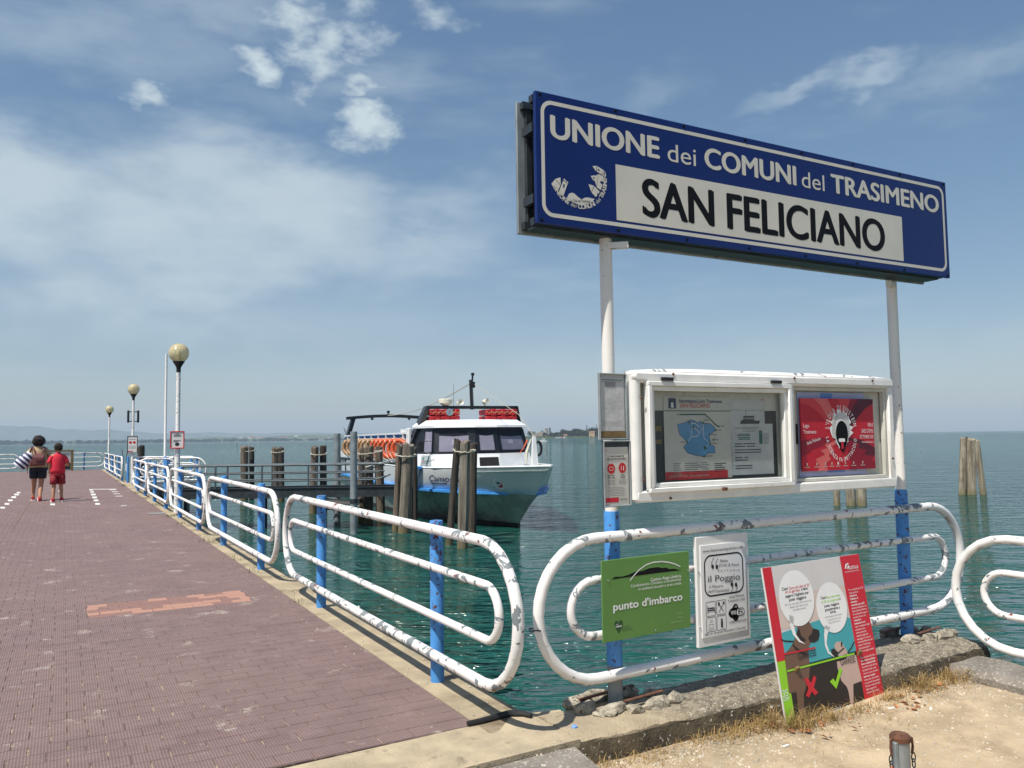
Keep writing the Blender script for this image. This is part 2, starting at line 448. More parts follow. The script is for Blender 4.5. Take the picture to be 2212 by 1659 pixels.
def kerb_mat():
    m = bpy.data.materials.new('kerb_top'); m.use_nodes = True; t = m.node_tree; b = t.nodes['Principled BSDF']; M['kerb_top'] = m
    tc = out(t, t.nodes.new('ShaderNodeTexCoord'), 3); x = out(t, new(t, 'ShaderNodeSeparateXYZ', Vector=tc), 0)
    n = noise(t, tc, 5, 5, .65); f_ = (x + n * .7).step(.15, .85)
    plain = mix(t, noise(t, tc, 4, 5, .6).step(.3, .7), (.33, .265, .175), (.44, .36, .24)); plain = mix(t, n.step(.55, .72), plain, (.15, .115, .075))
    rough_ = mix(t, noise(t, tc, 16, 5, .65).step(.35, .65), (.12, .1, .072), (.27, .23, .165)); rough_ = mix(t, noise(t, mapping(t, tc, (1, 1, 1), (4, 4, 4)), 70, 3, .5).step(.6, .64), rough_, (.47, .43, .35))
    c = mix(t, f_, plain, rough_); t.links.new(c.o, b.inputs['Base Color']); b.inputs['Roughness'].default_value = .95
    bn = new(t, 'ShaderNodeBump', Height=noise(t, tc, 55, 4, .65), Strength=.9, Distance=.012); t.links.new(bn.outputs[0], b.inputs['Normal'])
kerb_mat()


def globe_mat():
    m = bpy.data.materials.new('amber_globe'); m.use_nodes = True; t = m.node_tree; b = t.nodes['Principled BSDF']; M['amber_globe'] = m
    tc = out(t, t.nodes.new('ShaderNodeTexCoord'), 3); z = out(t, new(t, 'ShaderNodeSeparateXYZ', Vector=tc), 2)
    rib = (z * 420)._m('SINE') * .5 + .5
    b.inputs['Base Color'].default_value = (.88, .76, .46, 1); b.inputs['Roughness'].default_value = .12
    b.inputs['Transmission Weight'].default_value = .5; b.inputs['IOR'].default_value = 1.3; b.inputs['Coat Weight'].default_value = .6
    bn = new(t, 'ShaderNodeBump', Height=rib, Strength=.35, Distance=.004); t.links.new(bn.outputs[0], b.inputs['Normal'])
globe_mat()


def glass_mat():
    for nm, tint, base in (('glass', (.94, .955, .955, 1), .03), ('cabin_glass', (.84, .84, .88, 1), .02)):
        m = bpy.data.materials.new(nm); m.use_nodes = True; t = m.node_tree; M[nm] = m; t.nodes.clear()
        g = new(t, 'ShaderNodeBsdfGlossy', Roughness=.03); tr = new(t, 'ShaderNodeBsdfTransparent', Color=tint)
        fc = out(t, new(t, 'ShaderNodeLayerWeight', Blend=.5), 1).pow(5.) * .8 + base
        mx = new(t, 'ShaderNodeMixShader', Fac=fc); t.links.new(tr.outputs[0], mx.inputs[1]); t.links.new(g.outputs[0], mx.inputs[2])
        o = t.nodes.new('ShaderNodeOutputMaterial'); t.links.new(mx.outputs[0], o.inputs[0])
glass_mat()

TW, TL = .17, .125                      # pier tile: across (t), along (s)
def tile_mat(name, col, vary):
    """glazed clay paver: rows of small raised studs, pale dust lying between them, each paver a little different"""
    m = bpy.data.materials.new(name); m.use_nodes = True; t = m.node_tree; b = t.nodes['Principled BSDF']; M[name] = m
    geo = out(t, t.nodes.new('ShaderNodeNewGeometry'), 0)
    pc = mapping(t, geo, (1, 1, 1), (A1.x, A1.y, 0), (0, 0, SA), 'TEXTURE')      # x = t, y = s
    sp_ = new(t, 'ShaderNodeSeparateXYZ', Vector=pc); tx, sy = out(t, sp_, 0), out(t, sp_, 1)
    ribs = (tx * (2 * math.pi / .0142))._m('SINE'); dash = (sy * (2 * math.pi / .0208))._m('SINE')
    stud = ribs.step(-.35, .45) * dash.step(-.75, -.2)
    row = (sy / TL)._m('FLOOR'); colm = ((tx / TW) + (row._m('MODULO', 2) * .5))._m('FLOOR')
    rnd = out(t, new(t, 'ShaderNodeTexWhiteNoise', Vector=out(t, new(t, 'ShaderNodeCombineXYZ', X=row, Y=colm))), 0)
    dust = noise(t, pc, .55, 5, .6); fine = noise(t, pc, 38, 4, .65)
    scuff = noise(t, mapping(t, pc, (1, 1, 1), (0, 0, 0), (0, 0, .8)), 3.2, 6, .68)
    c = mix(t, rnd, tuple(k * (1 - vary) for k in col), tuple(k * (1 + vary) for k in col))
    c = mix(t, dust.step(.35, .75) * .55, c, (.29, .205, .175))
    c = mix(t, fine.step(.45, .8) * .35, c, (.36, .27, .22))
    c = mix(t, stud.rsub(1) * .55, c, (.085, .045, .046))  # gaps between the studs coloured darker
    edge = noise(t, mapping(t, pc, (.25, 1, 1)), 2.4, 4, .6)
    c = mix(t, scuff.step(.575, .70) * (fine.step(.35, .6)) * .75, c, (.52, .45, .38))
    t.links.new(c.o, b.inputs['Base Color']); b.inputs['Roughness'].default_value = .72
    bn = new(t, 'ShaderNodeBump', Height=stud + fine * .25, Strength=.5, Distance=.003); t.links.new(bn.outputs[0], b.inputs['Normal'])
tile_mat('paver', (.235, .160, .147), .14)
tile_mat('paver_red', (.42, .19, .125), .1)
tile_mat('paver_brown', (.24, .125, .10), .1)


def water_mat():
    m = bpy.data.materials.new('lake_water'); m.use_nodes = True; t = m.node_tree; b = t.nodes['Principled BSDF']; M['lake_water'] = m
    geo = out(t, t.nodes.new('ShaderNodeNewGeometry'), 0)
    w1 = noise(t, mapping(t, geo, (.55, 1.5, 1), (0, 0, 0), (0, 0, R(12))), 1.9, 3, .55, dist=.5)
    w2 = noise(t, mapping(t, geo, (.5, 1.6, 1), (4, 2, 0), (0, 0, R(-14))), 5.5, 2, .5, dist=.3)
    w3 = noise(t, mapping(t, geo, (.45, 1.4, 1), (1, 8, 0), (0, 0, R(6))), .55, 2, .5)
    big = noise(t, mapping(t, geo, (.02, .05, 1)), 1.0, 3, .55)
    h = w1 * 1.05 + w2 * .42 + w3 * 1.5
    h = h * (big.lin(.3, .7, .75, 1.15))
    c = mix(t, big.step(.3, .7), (.006, .054, .045), (.011, .080, .067))
    t.links.new(c.o, b.inputs['Base Color'])
    b.inputs['Roughness'].default_value = .055; b.inputs['IOR'].default_value = 1.33
    bn = new(t, 'ShaderNodeBump', Height=h, Strength=1.0, Distance=.5); t.links.new(bn.outputs[0], b.inputs['Normal'])
water_mat()

# ================================================================== the setting
lake = MB().add([(-7800, -600, WZ), (7800, -600, WZ), (7800, 11200, WZ), (-7800, 11200, WZ)], [(0, 1, 2, 3)]).build('lake_water', M['lake_water'])
tag(lake, 'green lake water with small ripples out to the horizon', kind='structure')

# pier: local x = across (t), y = along (s)
T_EDGE, S0, S1, T0 = -.135, -.80, 46.9, -12.5
deck = MB().box((T0 / 2 + T_EDGE / 2, (S0 + S1) / 2, -.16), (T_EDGE - T0, S1 - S0, .31)).build('pier_deck', M['mortar'], loc=(A1.x, A1.y, 0), rz=SA)
tag(deck, 'long pier paved with studded maroon clay tiles', kind='structure')
DECKM = Matrix.Translation((A1.x, A1.y, 0)) @ Matrix.Rotation(SA, 4, 'Z')
mat('patch_orange', (.38, .205, .15), .8, var=.12, scale=20, bump=.3, bscale=90)
mat('patch_brown', (.235, .13, .108), .8, var=.12, scale=20, bump=.3, bscale=90)
def tile_geo(mb, x, y, w, l, top=0.):
    b = .0035; hx, hy = w / 2 - .0022, l / 2 - .0008
    mb.add([(x + i * (hx - b), y + j * (hy - b), top) for i, j in ((-1, -1), (1, -1), (1, 1), (-1, 1))] + [(x + i * hx, y + j * hy, top - .0055) for i, j in ((-1, -1), (1, -1), (1, 1), (-1, 1))],
           [(0, 1, 2, 3), (4, 5, 1, 0), (5, 6, 2, 1), (6, 7, 3, 2), (7, 4, 0, 3)])
single = MB(); tile_geo(single, 0, 0, TW, TL)
tile_me = {k: single.mesh('tile', M[k], fix=False) for k in ('paver', 'patch_orange', 'patch_brown')}
rest = MB(); near = []
nrow = int((S1 - S0) / TL); PT = (-1.84, -.46, 3.25, 3.85); NCUT = 0
for r_ in range(nrow):
    s_ = S0 + (r_ + .5) * TL
    sh_ = (r_ % 2) * TW / 2
    ncol = int((T_EDGE - T0 - sh_) / TW)
    if sh_: tile_geo(rest, T_EDGE - sh_ / 2, s_, sh_, TL)
    sh_ += random.uniform(-.012, .012) if r_ % 2 else 0
    for c_ in range(ncol):
        t_ = T_EDGE - sh_ - (c_ + .5) * TW
        if t_ < -9.5 and s_ < 20: continue
        a_, b_ = t_ - TW / 2, t_ + TW / 2
        if PT[2] < s_ < PT[3] and b_ > PT[0] and a_ < PT[1]:        # the repair patch: cut tiles at its straight ends
            if a_ < PT[0]: tile_geo(rest, (a_ + PT[0]) / 2, s_, PT[0] - a_, TL)
            if b_ > PT[1]: tile_geo(rest, (b_ + PT[1]) / 2, s_, b_ - PT[1], TL)
            a_, b_ = max(a_, PT[0]), min(b_, PT[1])
            if b_ - a_ < .03: continue
            k_ = random.choice(['patch_orange', 'patch_brown'])
            if b_ - a_ > TW - .002: near.append((-1, t_, s_, k_))
            else: mb_ = MB(); tile_geo(mb_, 0, 0, b_ - a_, TL); o = mb_.build('tile', M[k_], deck, fix=False); o.location = ((a_ + b_) / 2, s_, 0); NCUT += 1
            continue
        p_ = pier(s_, t_); d_ = p_.length
        vis = p_.y > 3.45 and p_.x / p_.y > -.66
        if vis and d_ < 6: near.append((d_, t_, s_, 'paver'))
        else: tile_geo(rest, t_, s_, TW, TL)
near.sort(key=lambda a: a[0])
for i, (d_, t_, s_, k) in enumerate(near):
    if i < 298 - NCUT:
        o = put('tile', tile_me[k], deck); o.location = (t_, s_, random.uniform(-.0012, .0012)); o.rotation_euler = (random.gauss(0, .002), random.gauss(0, .003), random.gauss(0, .004))
    else: tile_geo(rest, t_, s_, TW, TL, random.uniform(-.0008, .0008))
tag(rest.build('tile_field', M['paver'], deck, fix=False), kind='stuff')

# white painted dashes on the pier (pixel -> deck)
def c1(x, y): return (x / 2.07375 / 1.8228, (1300 + y / 2.07375) / 1.8228)
def deck_rect(pts, name, m, z=.004):
    inv = DECKM.inverted(); mb = MB(); q = [inv @ onz(*p_) for p_ in pts]
    mb.add([(p_.x, p_.y, z) for p_ in q], [(0, 1, 2, 3)]); return mb.build(name, m, deck)
mat('line_white', (.66, .64, .58), .8, var=.15, scale=25, col2=(.3, .2, .18), thr=(.62, .7, 25))
for x, y in ((745, 1305), (753, 1322), (762, 1343), (773, 1367), (784, 1391), (797, 1420), (152, 1327), (136, 1343), (113, 1365), (84, 1391), (57, 1420), (22, 1451), (493, 1314), (430, 1424)):
    w, h = (19, 7) if y > 1340 else (15, 5)
    deck_rect([c1(x - w, y + h), c1(x + w, y + h), c1(x + w - 1, y - h), c1(x - w - 1, y - h)], 'painted_mark', M['line_white'])
for x, y, w in ((918, 1304, 26), (938, 1320, 26), (953, 1337, 27), (972, 1356, 29), (850, 1299, 100), (1010, 1434, 24)):
    deck_rect([c1(x - w, y + 3), c1(x + w, y + 2), c1(x + w, y - 2), c1(x - w, y - 1)], 'painted_mark', M['line_white'])
deck_rect([c1(1212, 1504), c1(1340, 1500), c1(1345, 1490), c1(1210, 1494)], 'drain_grate', M['drain_metal'], .006)
# dark joint across the paving
jm = MB(); jp = [c1(395, 1160), c1(345, 1255), c1(265, 1385), c1(190, 1480), c1(90, 1640)]
inv = DECKM.inverted(); jq = [inv @ onz(*p_) for p_ in jp]
for a, b in zip(jq[:-1], jq[1:]): jm.bar((a.x, a.y, .001), (b.x, b.y, .001), .028, .006)
mat('joint_dirt', (.13, .095, .075), .95, var=.3, scale=20, col2=(.21, .14, .12), thr=(.45, .55, 6)); jm.build('expansion_joint', M['joint_dirt'], deck)

# raw concrete border of the pier, rough outer arris
mb = MB(); rings = []
for i in range(int((S1 + .95) / .16) + 1):
    s_ = -.95 + i * .16; j = lambda a: random.uniform(-a, a)
    rings.append([V(T_EDGE + .003, s_, -.4), V(T_EDGE + .003, s_, -.002), V(.03, s_, -.004 + j(.003)), V(.165 + j(.008), s_, -.006 + j(.003)), V(.195 + j(.012), s_, -.03 + j(.006)), V(.20 + j(.008), s_, -.22), V(.14, s_, -.26), V(.14, s_, -1.6), V(-.1, s_, -1.6)])
mb.loft(rings, True)
pe = mb.build('pier_edge', M['concrete_edge'], smooth=True, loc=(A1.x, A1.y, 0), rz=SA); tag(pe, 'rough concrete border along the open side of the pier', kind='structure')

# apron, slab, kerb, sandy ground: local x = u, y = -off
KF = dict(loc=(SL.x, SL.y, 0), rz=SD)
ap = MB().prism([(-9, .10), (-.5, .16), (-.30, .11), (-.46, -.30), (-3, -.28), (-9, -.3)], -.5, -.003)
apo = ap.build('apron', M['concrete'], **KF); tag(apo, 'weathered concrete apron at the foot of the pier', kind='structure')
sb = MB().prism([(-9, -.305), (-.50, -.305), (-.57, -.70), (-.95, -2.2), (-1.6, -6), (-9, -6)], -.5, -.028)
tag(sb.build('pavement', M['slab_concrete'], **KF), 'grey aggregate concrete slab beside the apron', kind='structure')
def hn(x, y): return .5 * math.sin(x * 3.1 + 1.3 * math.sin(y * 2.3)) + .5 * math.sin(y * 4.7 + 1.1 * math.sin(x * 3.7 + 2))
mb = MB(); nu, nv = 46, 50
for j in range(nv + 1):
    for i in range(nu + 1):
        u_ = -2.2 + 4.95 * i / nu; o_ = .30 + (j / nv) ** 1.5 * 9
        mb.v.append((u_, -o_, GZ + .008 * hn(u_ * 1.3, o_) + .004 * hn(u_ * 4, o_ * 4) - (.03 if (i in (nu,)) else 0)))
for j in range(nv):
    for i in range(nu):
        a = j * (nu + 1) + i; mb.f.append((a, a + 1, a + nu + 2, a + nu + 1))
gr = mb.build('ground', M['sand'], smooth=2, **KF); tag(gr, 'dry sandy ground strewn with small stones', kind='structure')
def kfront(u_): return .30 + .12 * max(0, min(1, (u_ + .5) / 2.4))
mb = MB(); mf = MB(); rt_, rf = [], []
for i in range(73):
    u_ = -.47 + i * .048; j = lambda a: random.uniform(-a, a); f_ = kfront(u_)
    e = .012 * hn(u_ * 5, 1)
    rt_.append([V(u_, .10, -1.6), V(u_, .10 + j(.006), -.02), V(u_, .075, j(.004)), V(u_, -.12, .004 + j(.004)), V(u_, -(f_ - .045) + j(.006), .003 + j(.005)), V(u_, -(f_ - .012) + j(.006) + e, -.022 + j(.006)), V(u_, -(f_ - .012) + e + j(.003), -.034), V(u_, -(f_ - .1), -.05), V(u_, -(f_ - .1), -1.6)])
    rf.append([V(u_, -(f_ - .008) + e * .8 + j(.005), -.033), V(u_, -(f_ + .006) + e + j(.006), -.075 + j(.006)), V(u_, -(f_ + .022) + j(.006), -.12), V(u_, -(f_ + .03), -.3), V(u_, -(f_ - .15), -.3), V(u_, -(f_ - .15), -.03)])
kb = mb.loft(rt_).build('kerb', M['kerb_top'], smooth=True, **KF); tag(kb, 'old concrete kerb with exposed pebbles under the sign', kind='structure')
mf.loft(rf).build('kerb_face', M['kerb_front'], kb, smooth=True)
mb = MB(); rg = []
for i in range(60):
    o_ = .36 + i * .07; j = lambda a: random.uniform(-a, a); sk = -.035 * i * .07
    rg.append([V(2.50 + sk, -o_, -.4), V(2.50 + sk + j(.008), -o_, -.10 + j(.006)), V(2.53 + sk, -o_, -.062 + j(.006)), V(2.86 + sk, -o_, -.058 + j(.006)), V(2.90 + sk + j(.01), -o_, -.08), V(2.9 + sk, -o_, -1.6), V(2.6 + sk, -o_, -1.6)])
tag(mb.loft(rg).build('side_kerb', M['slab_concrete'], smooth=True, **KF), 'pebbly concrete edging that turns away from the sign kerb', kind='structure')

# loose stones, pebbles and dry grass on the sand (uncountable)
mb = MB()
def pebble(mb, p_, r, up_=.5):
    a = random.uniform(0, 6.28); n = 5; vs = [V(math.cos(a + k * 6.283 / n) * r * random.uniform(.7, 1.2), math.sin(a + k * 6.283 / n) * r * random.uniform(.6, 1.), 0) for k in range(n)]
    mb.add([p_ + q for q in vs] + [p_ + q * .6 + V(0, 0, r * up_) for q in vs], [tuple(range(n, 2 * n))] + [(i, (i + 1) % n, n + (i + 1) % n, n + i) for i in range(n)])
for i in range(9000):
    u_ = random.uniform(-.6, 2.6); o_ = .36 + random.expovariate(1.5)
    if o_ > 3: continue
    if u_ < -.5 - .1 * o_: continue
    if random.random() > .35 + .65 * max(0, hn(u_ * .9 + 2, o_ * 1.1)) : continue
    pebble(mb, V(u_, -o_, GZ + .008 * hn(u_ * 1.3, o_) + .004 * hn(u_ * 4, o_ * 4)), random.choice([.002, .003, .004, .005, .007, .010]), .5)
for i in range(260):
    u_ = random.uniform(-1.9, -.5); o_ = random.choice([random.gauss(.285, .03), random.uniform(.25, .7)])
    pebble(mb, V(u_, -o_, -.004 if o_ < .3 else -.028), random.choice([.002, .003, .004, .007]), .6)
for i in range(500):
    s_ = random.uniform(-.85, 9); t_ = random.uniform(-.14, .17) if random.random() < .75 else random.gauss(-.15, .12)
    p_ = Matrix.Rotation(-SD, 4, 'Z') @ (pier(s_, min(t_, .16)) - V(SL.x, SL.y, 0)); pebble(mb, p_ + V(0, 0, -.001), random.choice([.002, .003, .004, .006, .009]), .6)
pb = mb.build('pebbles', M['pebble'], fix=False, **KF); tag(pb, 'pale small pebbles scattered over the sand and concrete', 'pebbles', kind='stuff')
def blade(mb, p_, h, lean, w=.0022, az=None):
    a = random.uniform(0, 6.28) if az is None else az; d = V(math.cos(a), math.sin(a), 0); x = V(-d.y, d.x, 0) * w
    q1 = p_ + d * lean * .35 * h + V(0, 0, h * .6); q2 = p_ + d * lean * h + V(0, 0, h * (1 - .35 * min(1, lean)))
    mb.add([p_ - x, p_ + x, q1 + x * .7, q1 - x * .7, q2], [(0, 1, 2, 3), (3, 2, 4)])
mb = MB()
for cu, n_, sp_, hh in ((-.42, 70, .06, .09), (-.2, 120, .12, .06), (.1, 160, .12, .06), (.35, 200, .12, .10), (.6, 260, .12, .12), (.78, 240, .08, .16), (.95, 170, .1, .13), (1.15, 120, .1, .1), (1.4, 160, .1, .08), (1.68, 160, .06, .10), (1.85, 150, .1, .07), (2.05, 220, .08, .14), (2.2, 130, .08, .09), (2.42, 240, .08, .12), (2.6, 80, .06, .08)):
    for k in range(n_):
        u_ = random.gauss(cu, sp_); o_ = kfront(u_) + .035 + abs(random.gauss(0, .07))
        if .80 < u_ < 1.78: o_ = max(o_, .49 + abs(random.gauss(0, .05)))
        if u_ > 2.45: o_ += .05
        blade(mb, V(u_, -o_, GZ - .005), random.uniform(.25, 1.) * hh, random.uniform(.2, 1.6), random.uniform(.0010, .0022))
for k in range(900):
    u_ = random.uniform(-.4, 2.4); o_ = kfront(u_) + .04 + random.expovariate(7)
    if .80 < u_ < 1.78: o_ += .12
    blade(mb, V(u_, -o_, GZ), random.uniform(.012, .03), random.uniform(1, 3), .0012)
tag(mb.build('dry_grass', M['dry_grass'], fix=False, **KF), 'dry straw coloured grass along the foot of the kerb', 'grass', kind='stuff')
mb = MB()
for s_, t_, n_, hh in ((12.9, -.12, 60, .08), (11.2, -.1, 30, .07), (9.0, -.1, 24, .06), (8.2, -.12, 20, .07), (6.1, -.12, 18, .06), (16.2, -.1, 40, .09), (18.9, -.12, 40, .08), (4.9, -.13, 18, .05), (21.5, -.12, 40, .08), (26.2, -.2, 70, .09), (30.5, -.15, 40, .08), (3.0, -.14, 14, .05)):
    for k in range(n_):
        p_ = pier(s_ + random.gauss(0, .12), t_ + random.gauss(0, .06)); blade(mb, p_, hh * random.uniform(.3, 1), random.uniform(.2, 1.2), .003)
tag(mb.build('edge_weeds', M['green_grass'], fix=False), 'green weeds sprouting from the joint along the pier border', 'weeds', kind='stuff')
mb = MB()
for k in range(46):
    u_ = random.choice([random.gauss(.9, .25), random.gauss(2.15, .15), random.gauss(1.75, .1)]); o_ = kfront(u_) + .08 + abs(random.gauss(0, .08)) + (.12 if .8 < u_ < 1.78 else 0)
    a = random.uniform(0, 6.28); r_ = random.uniform(.012, .028); c_ = V(u_, -o_, GZ + .012); d = V(math.cos(a), math.sin(a), random.uniform(-.2, .5)) * r_; x = V(-math.sin(a), math.cos(a), random.uniform(-.4, .4)) * r_ * .55
    mb.add([c_ - d, c_ - x + V(0, 0, .006), c_ + d, c_ + x + V(0, 0, .009)], [(0, 1, 2), (0, 2, 3)])
tag(mb.build('dead_leaves', M['dead_leaf'], fix=False, **KF), 'brown fallen leaves caught in the grass by the kerb', 'leaves', kind='stuff')

# ================================================================== railings
def stadium(x0, x1, z0, z1, y, n=12):
    r = (z1 - z0) / 2; zc = (z0 + z1) / 2; pts = []
    for k in range(n + 1):
        a = math.pi / 2 + math.pi * k / n; pts.append(V(x0 + r + math.cos(a) * r, y, zc + math.sin(a) * r))
    m = max(2, int((x1 - x0) / .6))
    for k in range(1, m): pts.append(V(x0 + r + (x1 - x0 - 2 * r) * k / m, y, z0))
    for k in range(n + 1):
        a = -math.pi / 2 + math.pi * k / n; pts.append(V(x1 - r + math.cos(a) * r, y, zc + math.sin(a) * r))
    for k in range(1, m): pts.append(V(x1 - r - (x1 - x0 - 2 * r) * k / m, y, z1))
    return pts
def railing(loc, rz, L, posts, label, group, post_h=.99, y=.07, worn=False, z0=.19, z1=.945, iz0=.425, iz1=.715, pr=.0425, seg=12, dip=0.):
    t = thing('railing_panel', label, 'railing', loc, rz, group)
    pm = M['white_paint_worn' if worn else 'white_paint']
    MB().tube(stadium(0, L, z0, z1, y), .0305, seg, True).build('outer_rail', pm, t, 2)
    MB().tube(stadium(.2, L - .2, iz0, iz1, y), .0235, seg, True).build('inner_rail', pm, t, 2)
    for p_ in posts:
        h = post_h + random.uniform(-.012, .012)
        MB().lathe([(pr, -.12), (pr, h - .012), (pr * .93, h - .003), (pr * .5, h), (.001, h + .002)], 18).build('post', M['blue_paint'], t, True, loc=(p_, 0, 0))
        for zz in (z0, iz0, iz1, z1): MB().bar((p_, .015, zz), (p_, y - .01, zz), .03, .02).build('weld_bracket', pm, t)
    return t
G = 'railing panels along the open side of the pier'
ANG_P = SA + math.pi / 2                # local x runs along the pier
posts_s = [(0, 2.56), (5.08, 7.58), (10.0, 12.54), (15.03, 17.59), (20.25, 22.74)]
RL = ['flaking white tube railing on two blue posts where the tiled pier begins', 'white tube railing panel second along the pier from the large blue sign',
      'white tube railing panel just before the lamp post with the red framed notice', 'white tube railing panel just beyond the lamp post with the red framed notice', 'white tube railing panel ending at the gangway opening']
for i, ((a, b), lb) in enumerate(zip(posts_s, RL)):
    railing(pier(a - 1.15, 0), ANG_P, b - a + 2.2, (1.15, b - a + 1.15), lb, G, worn=i == 0, y=.07)
for a, lb in ((30.4, 'first white tube railing panel beyond the lamp post with loudspeakers'), (35.4, 'middle white tube railing panel of three between loudspeaker lamp and pier end'), (40.4, 'last white tube railing panel before the lamp at the end of the pier')):
    railing(pier(a - 1.1, 0), ANG_P, 4.8, (1.1, 3.6), lb, G, y=.07, seg=8)
# gate leaves folded back at the gangway opening and rails round its landing
for s_, lb in ((24.5, 'short white gate rail on the gangway side of the landing'), (28.6, 'short white gate rail beside the loudspeaker lamp post')):
    railing(pier(s_, .02), SA - R(8), 1.3, (.06,), lb, 'landing side rails', y=.05, seg=8)
for s_, t_, L, lb in ((28.3, .5, 2.3, 'longer white tube railing on the lake side of the flagpole'), (25.4, .85, 1.7, 'shorter white tube railing between flagpole and gangway')):
    railing(pier(s_, t_), -R(4), L, (.35, L - .35), lb, 'landing outer rails', y=-.05, seg=8)
EG = 'railing panels across the far end of the pier'
for t_, L, ps, lb in ((-2.9, 2.95, (1.9,), 'short white tube railing between information board and end lamp'), (-9.0, 4.9, (1.2, 3.7), 'white tube railing across the pier end behind the striped bag'), (-14.1, 4.8, (1.2, 3.6), 'outermost white tube railing across the pier end')):
    railing(pier(46.6, t_), SA, L, ps, lb, EG, y=-.06, seg=8)

# ================================================================== lamps
def lamp(s_, t_, h, label, lean=0.):
    t = thing('lamp_post', label, 'lamp post', pier(s_, t_), SA, 'globe lamps along the pier')
    MB().lathe([(.058, -.1), (.058, 1.55), (.045, 1.6), (.043, h - .22), (.04, h - .2)], 16).build('post', M['lamp_post_paint'], t, True)
    MB().lathe([(.045, h - .24), (.047, h - .14), (.06, h - .11), (.105, h - .035), (.125, h - .012), (.125, h), (.001, h)], 20).build('lamp_collar', M['black_paint'], t, True)
    MB().ball((0, 0, h + .185), .212, 28, 20).build('globe', M['amber_globe'], t, 2)
    MB().lathe([(.001, h + .002), (.035, h + .004), (.035, h + .09), (.03, h + .26), (.001, h + .28)], 12).build('bulb_holder', M['cream_plastic'], t, True)
    return t
l1 = lamp(13.86, .09, 3.24, 'white lamp post with amber globe and a red framed notice')
l2 = lamp(28.6, .23, 3.33, 'lamp post with amber globe and a pair of dark loudspeaker columns')
l3 = lamp(44.5, .14, 3.16, 'lamp post with amber globe at the end of the pier')
for t in (l2,):
    for sx in (-1, 1):
        MB().box((sx * .17, -.02, 2.48), (.075, .08, .46), bev=.01).build('speaker_column', M['black_paint'], t)
        MB().bar((sx * .03, 0, 2.66), (sx * .15, -.02, 2.66), .03, .03).bar((sx * .03, 0, 2.3), (sx * .15, -.02, 2.3), .03, .03).build('bracket', M['black_paint'], t)
# flagpole
fp = thing('flagpole', 'bare white flagpole with blue foot on the gangway landing', 'flagpole', V(-11.87, 27.25, 0))
MB().lathe([(.05, 0), (.05, .98), (.042, 1.0), (.038, 4.52), (.001, 4.53)], 12).build('pole', M['white_enamel'], fp, True)
MB().lathe([(.056, -.05), (.056, 1.0), (.05, 1.01)], 12).build('sleeve', M['blue_paint'], fp, True)
MB().lathe([(.052, -.05), (.052, .99), (.001, 1.)], 12).build('stub_post', M['blue_paint'], fp, True, loc=(.16, -.2, 0))
# landing platform in front of the gangway
mb = MB().prism([(-.0, 0), (3.1, -.5), (3.1, 4.2), (.0, 4.2)], -.25, -.02)
ld = thing('landing_platform', 'grey steel landing between the pier and the gangway', 'platform', pier(24.2, .21), SA - math.pi / 2 + math.pi / 2)
MB().prism([(0, 0), (2.2, -.9), (2.2, 4.3), (0, 4.5)], -.22, -.02).build('deck_plate', M['dark_steel'], ld)
for x, y in ((1.9, -.4), (1.9, 4.0)): MB().lathe([(.11, -1.6), (.11, -.1)], 12).build('leg', M['galvanised'], ld, True, loc=(x, y, 0))

# ================================================================== flat printed panels
_txt = {}
def glyphs(s_, bold=0., shear=0., space=1.):
    k = (s_, bold, shear, space)
    if k not in _txt:
        cu = bpy.data.curves.new('t', 'FONT'); cu.body = s_; cu.size = 1; cu.offset = bold; cu.shear = shear; cu.resolution_u = 6 if len(s_) < 10 else 3; cu.space_character = space
        ob = bpy.data.objects.new('t', cu); COL.objects.link(ob)
        dg = bpy.context.evaluated_depsgraph_get(); me = bpy.data.meshes.new_from_object(ob.evaluated_get(dg))
        vs = [v.co.copy() for v in me.vertices]; fs = [tuple(p_.vertices) for p_ in me.polygons]
        bpy.data.meshes.remove(me); bpy.data.objects.remove(ob); bpy.data.curves.remove(cu); _txt[k] = (vs, fs)
    return _txt[k]
CAP = max(v.y for v in glyphs('H')[0])


